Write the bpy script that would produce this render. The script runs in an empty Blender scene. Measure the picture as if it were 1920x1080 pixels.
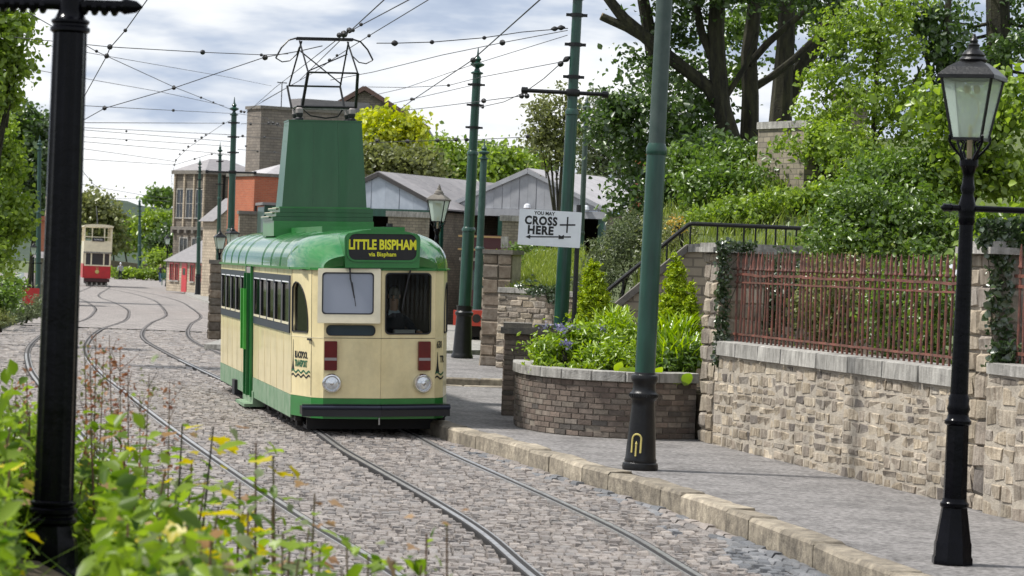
import bpy, math, random
import numpy as np
from mathutils import Vector, Matrix, Euler
R = math.radians
rnd = random.Random(7)
C = bpy.context.scene.collection
sc = bpy.context.scene

# ------------------------------------------------------------------ camera
F, ROLL, CAMH = 5300.0, R(2.2), 2.5
PITCH = (540 - 497) / F
cam_d = bpy.data.cameras.new('camera')
cam = bpy.data.objects.new('camera', cam_d); C.objects.link(cam)
cam_d.sensor_width = 36.0; cam_d.lens = F / 1920 * 36
cam_d.clip_start = 0.5; cam_d.clip_end = 9000
CAMM = Matrix.Translation((0, 0, CAMH)) @ Matrix.Rotation(math.pi / 2 - PITCH, 4, 'X') @ Matrix.Rotation(ROLL, 4, 'Z')
cam.matrix_world = CAMM
cam_d.dof.use_dof = True; cam_d.dof.focus_distance = 40.0; cam_d.dof.aperture_fstop = 6.3
sc.camera = cam

# ------------------------------------------------------------------ world, sun, exposure
SUN_EL, SUN_AZ = R(57), R(-88)            # azimuth measured from +Y towards +X
world = bpy.data.worlds.new('World'); sc.world = world; world.use_nodes = True
nt = world.node_tree; nt.nodes.clear()
def N(t, typ, **kw):
    n = t.nodes.new(typ)
    for k, v in kw.items():
        if k in n.inputs: n.inputs[k].default_value = v
        else: setattr(n, k, v)
    return n
def ramp(t, stops, interp='LINEAR'):
    n = t.nodes.new('ShaderNodeValToRGB'); e = n.color_ramp.elements
    while len(e) < len(stops): e.new(0.5)
    for q, (p, c) in zip(e, stops):
        q.position = p; q.color = (c[0], c[1], c[2], 1)
    n.color_ramp.interpolation = interp
    return n
out = nt.nodes.new('ShaderNodeOutputWorld'); bg = N(nt, 'ShaderNodeBackground', Strength=0.1)
sky = nt.nodes.new('ShaderNodeTexSky'); sky.sky_type = 'NISHITA'; sky.sun_disc = False
sky.sun_elevation = SUN_EL; sky.sun_rotation = SUN_AZ
tc = nt.nodes.new('ShaderNodeTexCoord')
mp = N(nt, 'ShaderNodeMapping'); mp.inputs['Scale'].default_value = (1.0, 1.0, 4.2); mp.inputs['Location'].default_value = (0.33, 0.1, 0.02)
nt.links.new(tc.outputs['Generated'], mp.inputs['Vector'])
n1 = N(nt, 'ShaderNodeTexNoise', Scale=7.5, Detail=6.0, Roughness=0.52)
n2 = N(nt, 'ShaderNodeTexNoise', Scale=5.2, Detail=5.0, Roughness=0.5)
mp2 = N(nt, 'ShaderNodeMapping'); mp2.inputs['Scale'].default_value = (1.0, 1.0, 4.0); mp2.inputs['Location'].default_value = (3.1, 0.7, 1.3)
nt.links.new(tc.outputs['Generated'], mp2.inputs['Vector'])
nt.links.new(mp.outputs['Vector'], n1.inputs['Vector']); nt.links.new(mp2.outputs['Vector'], n2.inputs['Vector'])
cl = ramp(nt, [(0.34, (2.6, 3.3, 4.7)), (0.44, (4.2, 4.9, 6.1)), (0.52, (7.2, 7.5, 7.9)), (0.62, (9.0, 9.1, 9.2))])
nt.links.new(n1.outputs['Fac'], cl.inputs['Fac'])
cov = ramp(nt, [(0.28, (0, 0, 0)), (0.4, (1, 1, 1))])
nt.links.new(n2.outputs['Fac'], cov.inputs['Fac'])
mx = nt.nodes.new('ShaderNodeMix'); mx.data_type = 'RGBA'
nt.links.new(cov.outputs['Color'], mx.inputs[0]); nt.links.new(sky.outputs['Color'], mx.inputs[6]); nt.links.new(cl.outputs['Color'], mx.inputs[7])
nt.links.new(mx.outputs[2], bg.inputs['Color']); nt.links.new(bg.outputs['Background'], out.inputs['Surface'])

sun_d = bpy.data.lights.new('sun', 'SUN'); sun = bpy.data.objects.new('sun', sun_d); C.objects.link(sun)
sun_d.energy = 4.3; sun_d.angle = R(5); sun_d.color = (1.0, 0.965, 0.91)
sv = Vector((math.sin(SUN_AZ) * math.cos(SUN_EL), math.cos(SUN_AZ) * math.cos(SUN_EL), math.sin(SUN_EL)))
sun.rotation_euler = sv.to_track_quat('Z', 'Y').to_euler()
sc.view_settings.view_transform = 'Standard'; sc.view_settings.look = 'None'
sc.view_settings.exposure = 0.35; sc.view_settings.gamma = 1.0
sc.view_settings.use_curve_mapping = False
sc.cycles.max_bounces = 8; sc.cycles.transparent_max_bounces = 12

# ------------------------------------------------------------------ measuring helpers (photo pixel + real distance -> point in the place)
def ray(px, py):
    return CAMM.to_3x3() @ Vector(((px - 960) / F, -(py - 540) / F, -1))
def P(px, py, Y):
    d = ray(px, py); return Vector((0, 0, CAMH)) + d * (Y / d.y)
def G(px, py, z=0.0):
    d = ray(px, py); return Vector((0, 0, CAMH)) + d * ((z - CAMH) / d.z)
def gz(Y):
    return float(np.interp(Y, [0, 90, 220, 300, 500, 5000], [0, 0, -0.35, -0.55, -0.7, -1.0]))

# ------------------------------------------------------------------ materials
def newmat(name):
    m = bpy.data.materials.new(name); m.use_nodes = True
    t = m.node_tree; t.nodes.clear()
    return m, t
def piece_rand(t):
    g = t.nodes.new('ShaderNodeNewGeometry'); o = t.nodes.new('ShaderNodeObjectInfo')
    a = N(t, 'ShaderNodeMath', operation='ADD'); f = N(t, 'ShaderNodeMath', operation='FRACT')
    t.links.new(g.outputs['Random Per Island'], a.inputs[0]); t.links.new(o.outputs['Random'], a.inputs[1])
    t.links.new(a.outputs[0], f.inputs[0])
    return f.outputs[0], g
def mat(name, col, col2=None, ns=3.0, rough=0.7, bump=0.0, bs=30.0, piece=0.0, stops=None, metal=0.0, spec=0.5, coat=0.0, stretch=(1, 1, 1), detail=5.0, lo=0.35, hi=0.65, dirt_or_sheen=0.0):
    m, t = newmat(name)
    o = t.nodes.new('ShaderNodeOutputMaterial'); b = t.nodes.new('ShaderNodeBsdfPrincipled')
    t.links.new(b.outputs[0], o.inputs[0])
    b.inputs['Roughness'].default_value = rough; b.inputs['Metallic'].default_value = metal
    b.inputs['Specular IOR Level'].default_value = spec; b.inputs['Coat Weight'].default_value = coat
    r, g = piece_rand(t)
    mpn = N(t, 'ShaderNodeMapping'); mpn.inputs['Scale'].default_value = stretch
    t.links.new(g.outputs['Position'], mpn.inputs['Vector'])
    nz = N(t, 'ShaderNodeTexNoise', Scale=ns, Detail=detail, Roughness=0.6)
    t.links.new(mpn.outputs['Vector'], nz.inputs['Vector'])
    rp = ramp(t, [(lo, (0, 0, 0)), (hi, (1, 1, 1))]); t.links.new(nz.outputs['Fac'], rp.inputs['Fac'])
    mxn = t.nodes.new('ShaderNodeMix'); mxn.data_type = 'RGBA'
    t.links.new(rp.outputs['Color'], mxn.inputs[0])
    c2 = col2 or tuple(x * 0.85 for x in col)
    if stops:
        k = ramp(t, stops); t.links.new(r, k.inputs['Fac'])
        mxn.blend_type = 'MULTIPLY'; t.links.new(k.outputs['Color'], mxn.inputs[6]); mxn.inputs[7].default_value = (*c2, 1)
    else:
        mxn.inputs[6].default_value = (*col, 1); mxn.inputs[7].default_value = (*c2, 1)
    src = mxn.outputs[2]
    if piece:
        h = t.nodes.new('ShaderNodeHueSaturation'); mm = N(t, 'ShaderNodeMapRange')
        mm.inputs[3].default_value = 1 - piece; mm.inputs[4].default_value = 1 + piece
        r2 = N(t, 'ShaderNodeMath', operation='MULTIPLY'); r2.inputs[1].default_value = 7.31
        f2 = N(t, 'ShaderNodeMath', operation='FRACT'); t.links.new(r, r2.inputs[0]); t.links.new(r2.outputs[0], f2.inputs[0])
        t.links.new(f2.outputs[0], mm.inputs[0]); t.links.new(mm.outputs[0], h.inputs['Value']); t.links.new(src, h.inputs['Color']); src = h.outputs['Color']
    if dirt_or_sheen:
        nd = N(t, 'ShaderNodeTexNoise', Scale=1.7, Detail=8.0, Roughness=0.7); t.links.new(g.outputs['Position'], nd.inputs['Vector'])
        rd = ramp(t, [(0.45, (1, 1, 1)), (0.72, (1 - dirt_or_sheen, 1 - dirt_or_sheen, 1 - dirt_or_sheen))]); t.links.new(nd.outputs['Fac'], rd.inputs['Fac'])
        md = t.nodes.new('ShaderNodeMix'); md.data_type = 'RGBA'; md.blend_type = 'MULTIPLY'; md.inputs[0].default_value = 1
        t.links.new(src, md.inputs[6]); t.links.new(rd.outputs['Color'], md.inputs[7]); src = md.outputs[2]
    t.links.new(src, b.inputs['Base Color'])
    if bump:
        nb = N(t, 'ShaderNodeTexNoise', Scale=bs, Detail=6.0, Roughness=0.65); t.links.new(g.outputs['Position'], nb.inputs['Vector'])
        bn = N(t, 'ShaderNodeBump', Strength=bump, Distance=0.02); t.links.new(nb.outputs['Fac'], bn.inputs['Height']); t.links.new(bn.outputs[0], b.inputs['Normal'])
    return m
def leafmat(name, c1, c2, trans=0.4, gloss=0.10):
    m, t = newmat(name); o = t.nodes.new('ShaderNodeOutputMaterial')
    r, g = piece_rand(t)
    k = ramp(t, [(0.0, c1), (0.75, c2), (1.0, tuple(min(1, x * 1.25) for x in c2))]); t.links.new(r, k.inputs['Fac'])
    d = t.nodes.new('ShaderNodeBsdfDiffuse'); tr = t.nodes.new('ShaderNodeBsdfTranslucent'); gl = N(t, 'ShaderNodeBsdfGlossy', Roughness=0.38)
    t.links.new(k.outputs['Color'], d.inputs['Color'])
    h = N(t, 'ShaderNodeHueSaturation', Value=1.5, Saturation=1.1); t.links.new(k.outputs['Color'], h.inputs['Color']); t.links.new(h.outputs[0], tr.inputs['Color'])
    a = N(t, 'ShaderNodeMixShader', Fac=trans); t.links.new(d.outputs[0], a.inputs[1]); t.links.new(tr.outputs[0], a.inputs[2])
    b = N(t, 'ShaderNodeMixShader', Fac=gloss * 0.5); t.links.new(a.outputs[0], b.inputs[1]); t.links.new(gl.outputs[0], b.inputs[2])
    t.links.new(b.outputs[0], o.inputs[0])
    return m
def glassmat(name, tint, refl=0.08, rough=0.02, dirt_or_sheen=None, fm=0.6):
    m, t = newmat(name); o = t.nodes.new('ShaderNodeOutputMaterial')
    tr = N(t, 'ShaderNodeBsdfTransparent'); tr.inputs['Color'].default_value = (*tint, 1)
    gl = N(t, 'ShaderNodeBsdfGlossy', Roughness=rough)
    lw = N(t, 'ShaderNodeLayerWeight', Blend=0.25)
    ma = N(t, 'ShaderNodeMath', operation='MULTIPLY_ADD'); ma.inputs[1].default_value = fm; ma.inputs[2].default_value = refl
    ma.use_clamp = True
    t.links.new(lw.outputs['Fresnel'], ma.inputs[0])
    x = N(t, 'ShaderNodeMixShader'); t.links.new(ma.outputs[0], x.inputs[0]); t.links.new(tr.outputs[0], x.inputs[1]); t.links.new(gl.outputs[0], x.inputs[2])
    last = x
    if dirt_or_sheen:
        df = N(t, 'ShaderNodeBsdfTranslucent' if name == 'lantern_glass' else 'ShaderNodeBsdfDiffuse'); df.inputs['Color'].default_value = (*dirt_or_sheen[0], 1)  # flat colour share that paints reflected sky into the glass
        y = N(t, 'ShaderNodeMixShader', Fac=dirt_or_sheen[1]); t.links.new(x.outputs[0], y.inputs[1]); t.links.new(df.outputs[0], y.inputs[2]); last = y
    t.links.new(last.outputs[0], o.inputs[0])
    return m
M = {}
M['cream'] = mat('cream_paint', (0.80, 0.69, 0.40), (0.74, 0.62, 0.34), ns=2.0, rough=0.28, coat=0.25, bump=0.12, bs=3.0, stretch=(2.5, 2.5, 0.35), dirt_or_sheen=0.22)
M['seamcream'] = mat('cream_seam', (0.50, 0.41, 0.23), rough=0.5)
M['cream2'] = mat('pale_cream_paint', (0.84, 0.76, 0.55), rough=0.35, coat=0.2)
M['tgreen'] = mat('tram_green_paint', (0.015, 0.15, 0.025), (0.022, 0.19, 0.035), ns=2.5, rough=0.28, coat=0.2)
M['roofgreen'] = mat('glossy_roof_green', (0.012, 0.135, 0.022), (0.02, 0.17, 0.03), ns=2.5, rough=0.16, coat=0.5)
M['tdark'] = mat('tower_green_paint', (0.006, 0.075, 0.018), (0.014, 0.10, 0.03), ns=1.6, rough=0.3, stretch=(3, 3, 0.5), coat=0.2)
M['lime'] = mat('lime_green_paint', (0.07, 0.48, 0.05), rough=0.3)
M['dgreen'] = mat('door_green_paint', (0.012, 0.15, 0.03), rough=0.3)
M['dustgreen'] = mat('dusty_green_paint', (0.12, 0.22, 0.12), (0.21, 0.29, 0.19), ns=4, rough=0.6)
M['navy'] = mat('navy_frame_paint', (0.016, 0.021, 0.042), rough=0.4)
M['rubber'] = mat('black_rubber', (0.012, 0.012, 0.015), rough=0.5)
M['blackgloss'] = mat('black_gloss_paint', (0.002, 0.002, 0.003), (0.004, 0.004, 0.006), ns=6, rough=0.16, bump=0.12, bs=14, spec=0.12)
M['ironblack'] = mat('black_iron_paint', (0.005, 0.005, 0.006), (0.011, 0.011, 0.011), ns=8, rough=0.33, bump=0.2, bs=40, spec=0.35)
M['under'] = mat('underframe_black', (0.016, 0.014, 0.013), (0.035, 0.028, 0.022), rough=0.8)
M['steel'] = mat('polished_rail_steel', (0.56, 0.55, 0.54), (0.36, 0.345, 0.335), ns=9, rough=0.33, metal=0.75)
M['noglintsteel'] = mat('noglint_rail_steel', (0.17, 0.155, 0.145), (0.11, 0.10, 0.095), ns=9, rough=0.6, metal=0.3)  # darker copy of the rail steel: missing sky glint painted into far rails
M['darksteel'] = mat('dark_rail_groove', (0.014, 0.012, 0.011), rough=0.8)
M['chrome'] = mat('chrome', (0.75, 0.75, 0.76), rough=0.12, metal=1.0)
M['lens'] = mat('lamp_lens', (0.75, 0.78, 0.8), rough=0.08, spec=0.8, metal=0.55)
M['redlens'] = mat('dark_red_lens', (0.10, 0.006, 0.008), (0.15, 0.01, 0.01), rough=0.18)
M['greyband'] = mat('grey_lens_band', (0.3, 0.27, 0.26), rough=0.5)
M['black'] = mat('matt_black', (0.008, 0.008, 0.009), rough=0.55)
M['yellow'] = mat('blind_yellow_print', (0.80, 0.78, 0.03), rough=0.6)
M['printgreen'] = mat('dark_green_print', (0.012, 0.11, 0.05), rough=0.5)
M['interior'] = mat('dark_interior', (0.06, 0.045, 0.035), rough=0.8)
M['seat'] = mat('seat_cloth', (0.10, 0.035, 0.03), rough=0.9)
M['glass'] = glassmat('clear_glass', (0.88, 0.92, 0.90), 0.0, fm=0.35)
M['darkglass'] = glassmat('tinted_glass', (0.35, 0.37, 0.38), 0.05)
M['mirrorglass'] = glassmat('screen_glass', (0.25, 0.27, 0.3), 0.18, rough=0.06, dirt_or_sheen=((0.42, 0.46, 0.55), 0.5))  # bluish diffuse share paints the reflected grey sky onto the pane
M['slotglass'] = glassmat('slot_glass', (0.12, 0.13, 0.15), 0.22, rough=0.05, dirt_or_sheen=((0.10, 0.13, 0.2), 0.5))  # blue diffuse share stands for the sky mirrored in the slot
M['lampglass'] = glassmat('lantern_glass', (0.86, 0.93, 0.89), 0.10, rough=0.12, dirt_or_sheen=((0.80, 0.88, 0.82), 0.5))  # pale glass tone, with the white sky reflection painted in
M['polegreen'] = mat('dark_green_pole_paint', (0.005, 0.038, 0.024), (0.011, 0.06, 0.04), ns=5, rough=0.32, stretch=(2, 2, 0.4), coat=0.2, bump=0.1, bs=20)
M['polepale'] = mat('faded_green_pole_paint', (0.03, 0.055, 0.047), (0.055, 0.08, 0.07), ns=5, rough=0.5)
M['polefar'] = mat('grey_green_pole_paint', (0.018, 0.055, 0.045), (0.03, 0.075, 0.062), ns=5, rough=0.5)
M['gold'] = mat('gold_paint', (0.62, 0.52, 0.17), rough=0.45)
M['sett'] = mat('granite_sett', (0.3, 0.3, 0.3), (0.74, 0.70, 0.68), ns=14, rough=0.5, bump=0.5, bs=60, piece=0.14, dirt_or_sheen=0.3,
                stops=[(0, (0.25, 0.222, 0.203)), (0.3, (0.305, 0.272, 0.245)), (0.55, (0.255, 0.237, 0.225)), (0.8, (0.34, 0.303, 0.27)), (1, (0.195, 0.182, 0.175))])
M['settdark'] = mat('blue_channel_sett', (0.3, 0.3, 0.3), (0.75, 0.75, 0.75), ns=14, rough=0.5, bump=0.4, bs=60, piece=0.25,
                stops=[(0, (0.14, 0.145, 0.155)), (0.5, (0.2, 0.2, 0.205)), (1, (0.11, 0.115, 0.125))])
M['joint'] = mat('joint_dirt', (0.018, 0.015, 0.012), (0.035, 0.028, 0.022), ns=12, rough=0.95)
M['tarmac'] = mat('pavement_tarmac', (0.13, 0.122, 0.118), (0.29, 0.275, 0.265), ns=16, rough=0.85, bump=0.9, bs=50, detail=14, dirt_or_sheen=0.5, lo=0.38, hi=0.6)
M['kerb'] = mat('kerb_sandstone', (0.40, 0.345, 0.26), (0.20, 0.17, 0.13), ns=8, rough=0.85, bump=1.0, bs=22, piece=0.26, dirt_or_sheen=0.55, detail=9)
M['stone'] = mat('wall_gritstone', (0.3, 0.3, 0.3), (0.55, 0.51, 0.48), ns=3.5, rough=0.85, bump=0.8, bs=30, piece=0.25, dirt_or_sheen=0.6, stretch=(5, 5, 0.8), detail=8,
                stops=[(0, (0.43, 0.36, 0.265)), (0.25, (0.51, 0.445, 0.345)), (0.5, (0.33, 0.285, 0.235)), (0.7, (0.53, 0.45, 0.33)), (0.85, (0.20, 0.175, 0.155)), (1, (0.46, 0.415, 0.35))])
M['darkstone'] = mat('sooty_or_shaded_gritstone', (0.3, 0.3, 0.3), (0.6, 0.55, 0.5), ns=9, rough=0.9, bump=0.7, bs=40, piece=0.25,
                stops=[(0, (0.20, 0.165, 0.125)), (0.4, (0.28, 0.23, 0.18)), (0.7, (0.17, 0.145, 0.12)), (1, (0.23, 0.2, 0.165))])  # also serves as the shade-coloured front of the lane gate pier
M['mortar'] = mat('lime_mortar', (0.47, 0.415, 0.335), (0.33, 0.29, 0.24), ns=7, rough=0.95, bump=0.8, bs=40, dirt_or_sheen=0.4)
M['coping'] = mat('grey_coping_stone', (0.42, 0.405, 0.37), (0.22, 0.21, 0.19), ns=3.5, stretch=(4, 4, 1), rough=0.85, bump=0.6, bs=40, piece=0.12, dirt_or_sheen=0.5)
M['capdark'] = mat('dark_cap_stone', (0.12, 0.11, 0.10), (0.2, 0.18, 0.15), ns=6, rough=0.85, bump=0.5, bs=30)
M['brick'] = mat('weathered_brick', (0.3, 0.3, 0.3), (0.6, 0.6, 0.6), ns=12, rough=0.85, bump=0.4, bs=50, piece=0.3, dirt_or_sheen=0.4,
                stops=[(0, (0.175, 0.13, 0.105)), (0.35, (0.23, 0.18, 0.145)), (0.6, (0.155, 0.125, 0.105)), (0.85, (0.28, 0.235, 0.19)), (1, (0.11, 0.098, 0.088))])
M['brickjoint'] = mat('brick_mortar', (0.22, 0.19, 0.155), (0.15, 0.13, 0.105), ns=9, rough=0.95)
M['rust'] = mat('red_oxide_iron', (0.20, 0.068, 0.046), (0.075, 0.038, 0.027), ns=9, rough=0.6, bump=0.3, bs=60, piece=0.2)
M['white'] = mat('white_sign_paint', (0.78, 0.80, 0.84), (0.70, 0.72, 0.76), ns=4, rough=0.4)
M['red'] = mat('red_paint', (0.52, 0.02, 0.025), (0.42, 0.02, 0.025), rough=0.35)
M['signalred'] = mat('buffer_red_paint', (0.62, 0.06, 0.03), rough=0.45)
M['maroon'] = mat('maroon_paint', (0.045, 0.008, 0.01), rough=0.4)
M['bark'] = mat('grey_bark', (0.017, 0.015, 0.011), (0.05, 0.048, 0.024), ns=5, rough=0.95, bump=1.0, bs=22, stretch=(2, 2, 0.5))
M['cutwood'] = mat('cut_wood', (0.38, 0.30, 0.2), rough=0.9)
M['stemred'] = mat('red_brown_stem', (0.13, 0.06, 0.035), (0.09, 0.08, 0.03), rough=0.7)
M['soil'] = mat('soil', (0.05, 0.038, 0.025), (0.08, 0.06, 0.035), ns=8, rough=1.0, bump=0.6)
M['ground'] = mat('rough_grass_ground', (0.07, 0.10, 0.03), (0.10, 0.12, 0.045), ns=4, rough=1.0, bump=0.8, bs=12)
M['hill'] = mat('far_wooded_hill', (0.022, 0.04, 0.024), (0.035, 0.055, 0.028), ns=0.05, rough=1.0)
M['slate'] = mat('slate_roof', (0.19, 0.18, 0.185), (0.25, 0.235, 0.235), ns=2, rough=0.6, stretch=(1, 1, 4), piece=0.15)
M['sheet'] = mat('pale_sheet_roof', (0.40, 0.385, 0.39), (0.32, 0.305, 0.31), ns=1.5, rough=0.6, piece=0.05)
M['lightblue'] = mat('pale_blue_board', (0.40, 0.44, 0.50), (0.33, 0.37, 0.43), ns=3, rough=0.6, piece=0.06)
M['board'] = mat('grey_gable_board', (0.36, 0.37, 0.39), (0.29, 0.30, 0.32), ns=3, rough=0.7, piece=0.08)
M['eave'] = mat('dark_bargeboard', (0.05, 0.045, 0.045), rough=0.7)
M['wood'] = mat('yellow_timber', (0.30, 0.2, 0.08), rough=0.8)
M['skin'] = mat('skin', (0.50, 0.29, 0.21), rough=0.55)
M['jumper'] = mat('navy_jumper', (0.012, 0.016, 0.028), rough=0.95)
M['greyhair'] = mat('grey_hair', (0.2, 0.18, 0.16), rough=0.8)
M['blond'] = mat('fair_hair', (0.5, 0.4, 0.25), rough=0.8)
M['paleshirt'] = mat('pale_blue_top', (0.42, 0.48, 0.56), rough=0.9)
M['jeans'] = mat('blue_jeans', (0.05, 0.09, 0.2), rough=0.9)
M['benchgreen'] = mat('bench_green_paint', (0.02, 0.12, 0.08), rough=0.5)
M['wire'] = mat('copper_black_wire', (0.012, 0.011, 0.012), rough=0.6)
M['terracotta'] = mat('terracotta_pot', (0.42, 0.33, 0.22), rough=0.8)
def wallmat(name, c1, c2, cm, bw, bh, mort=0.012, rough=0.9, bump=0.5, dirt_or_sheen=0.35, up=2, flat=False):
    """coursed masonry too small to pick apart, in the object's own coordinates; colour and fine relief only"""
    m, t = newmat(name); o = t.nodes.new('ShaderNodeOutputMaterial'); b = N(t, 'ShaderNodeBsdfPrincipled', Roughness=rough); t.links.new(b.outputs[0], o.inputs[0])
    tcn = t.nodes.new('ShaderNodeTexCoord'); sp = t.nodes.new('ShaderNodeSeparateXYZ'); cb = t.nodes.new('ShaderNodeCombineXYZ')
    ad = N(t, 'ShaderNodeMath', operation='ADD'); t.links.new(tcn.outputs['Object'], sp.inputs[0])
    t.links.new(sp.outputs[0], ad.inputs[0]); t.links.new(sp.outputs[3 - up], ad.inputs[1]); t.links.new(ad.outputs[0], cb.inputs[0]); t.links.new(sp.outputs[up], cb.inputs[1])
    br = t.nodes.new('ShaderNodeTexBrick'); t.links.new(tcn.outputs['Object'] if flat else cb.outputs[0], br.inputs['Vector'])
    br.inputs['Scale'].default_value = 1.0; br.inputs['Brick Width'].default_value = bw; br.inputs['Row Height'].default_value = bh
    br.inputs['Mortar Size'].default_value = mort; br.inputs['Color1'].default_value = (*c1, 1); br.inputs['Color2'].default_value = (*c2, 1); br.inputs['Mortar'].default_value = (*cm, 1)
    nd = N(t, 'ShaderNodeTexNoise', Scale=0.9, Detail=8.0, Roughness=0.7); t.links.new(tcn.outputs['Object'], nd.inputs['Vector'])
    rd = ramp(t, [(0.4, (1, 1, 1)), (0.7, (1 - dirt_or_sheen,) * 3)]); t.links.new(nd.outputs['Fac'], rd.inputs['Fac'])
    md = t.nodes.new('ShaderNodeMix'); md.data_type = 'RGBA'; md.blend_type = 'MULTIPLY'; md.inputs[0].default_value = 1
    t.links.new(br.outputs['Color'], md.inputs[6]); t.links.new(rd.outputs['Color'], md.inputs[7]); t.links.new(md.outputs[2], b.inputs['Base Color'])
    bn = N(t, 'ShaderNodeBump', Strength=bump, Distance=0.03); bn.invert = True
    t.links.new(br.outputs['Fac'], bn.inputs['Height']); t.links.new(bn.outputs[0], b.inputs['Normal'])
    return m
M['farstone'] = wallmat('far_gritstone', (0.235, 0.2, 0.155), (0.165, 0.142, 0.115), (0.11, 0.095, 0.08), 0.45, 0.18, 0.02, dirt_or_sheen=0.55)
M['tallstone'] = wallmat('tall_building_stone', (0.25, 0.215, 0.18), (0.185, 0.162, 0.14), (0.15, 0.13, 0.112), 0.42, 0.16, 0.018)
M['cottagestone'] = wallmat('cottage_stone', (0.50, 0.42, 0.31), (0.39, 0.325, 0.24), (0.28, 0.23, 0.175), 0.42, 0.18, 0.02)
M['redbrick'] = wallmat('orange_red_brick', (0.46, 0.135, 0.065), (0.38, 0.105, 0.055), (0.36, 0.2, 0.13), 0.23, 0.075, 0.008, dirt_or_sheen=0.15)
M['bankstone'] = wallmat('bank_stone', (0.33, 0.285, 0.21), (0.24, 0.21, 0.16), (0.17, 0.15, 0.12), 0.22, 0.10, 0.010, dirt_or_sheen=0.5)
M['stepstone'] = wallmat('step_wall_stone', (0.40, 0.335, 0.25), (0.30, 0.255, 0.19), (0.2, 0.17, 0.13), 0.32, 0.15, 0.016, up=1)
M['farsett'] = wallmat('far_setts', (0.36, 0.325, 0.30), (0.29, 0.265, 0.245), (0.12, 0.105, 0.1), 0.6, 0.45, 0.05, dirt_or_sheen=0.4, flat=True)
M['leaf_dark'] = leafmat('dark_sycamore_leaf', (0.034, 0.072, 0.015), (0.085, 0.145, 0.028), 0.35, 0.16)
M['leaf_mid'] = leafmat('mid_green_leaf', (0.075, 0.14, 0.022), (0.145, 0.225, 0.038), 0.4, 0.12)
M['leaf_light'] = leafmat('light_green_leaf', (0.13, 0.21, 0.026), (0.25, 0.34, 0.05), 0.45, 0.1)
M['leaf_yellow'] = leafmat('yellow_green_leaf', (0.27, 0.34, 0.015), (0.42, 0.44, 0.025), 0.42, 0.1)
M['leaf_grey'] = leafmat('grey_green_leaf', (0.085, 0.115, 0.05), (0.15, 0.18, 0.085), 0.35, 0.1)
M['leaf_olive'] = leafmat('olive_leaf', (0.12, 0.14, 0.04), (0.2, 0.22, 0.075), 0.4, 0.1)
M['leaf_fresh'] = leafmat('fresh_bed_leaf', (0.15, 0.26, 0.018), (0.31, 0.42, 0.035), 0.42, 0.14)
M['leaf_conifer'] = leafmat('golden_conifer_leaf', (0.17, 0.27, 0.012), (0.36, 0.44, 0.02), 0.25, 0.05)
M['leaf_ivy'] = leafmat('ivy_leaf', (0.02, 0.05, 0.012), (0.06, 0.10, 0.03), 0.2, 0.25)
M['leaf_fg'] = leafmat('undergrowth_leaf', (0.045, 0.10, 0.012), (0.22, 0.31, 0.04), 0.45, 0.04)
M['leaf_fgyel'] = leafmat('turning_yellow_leaf', (0.42, 0.34, 0.04), (0.50, 0.43, 0.05), 0.4, 0.04)
M['leaf_fgbrown'] = leafmat('browned_leaf', (0.30, 0.17, 0.09), (0.36, 0.24, 0.14), 0.35, 0.04)
M['leaf_fggrey'] = leafmat('pale_backed_leaf', (0.13, 0.17, 0.075), (0.22, 0.25, 0.12), 0.35, 0.04)
M['leaf_red'] = leafmat('reddish_seed', (0.22, 0.08, 0.045), (0.33, 0.16, 0.08), 0.3, 0.05)
M['grass'] = leafmat('grass_blade', (0.13, 0.19, 0.03), (0.27, 0.32, 0.06), 0.4, 0.08)
M['flower'] = leafmat('violet_flower', (0.2, 0.2, 0.34), (0.28, 0.27, 0.42), 0.3, 0.05)
M['orangeflower'] = leafmat('orange_bloom', (0.42, 0.25, 0.05), (0.5, 0.38, 0.08), 0.3, 0.05)

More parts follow.
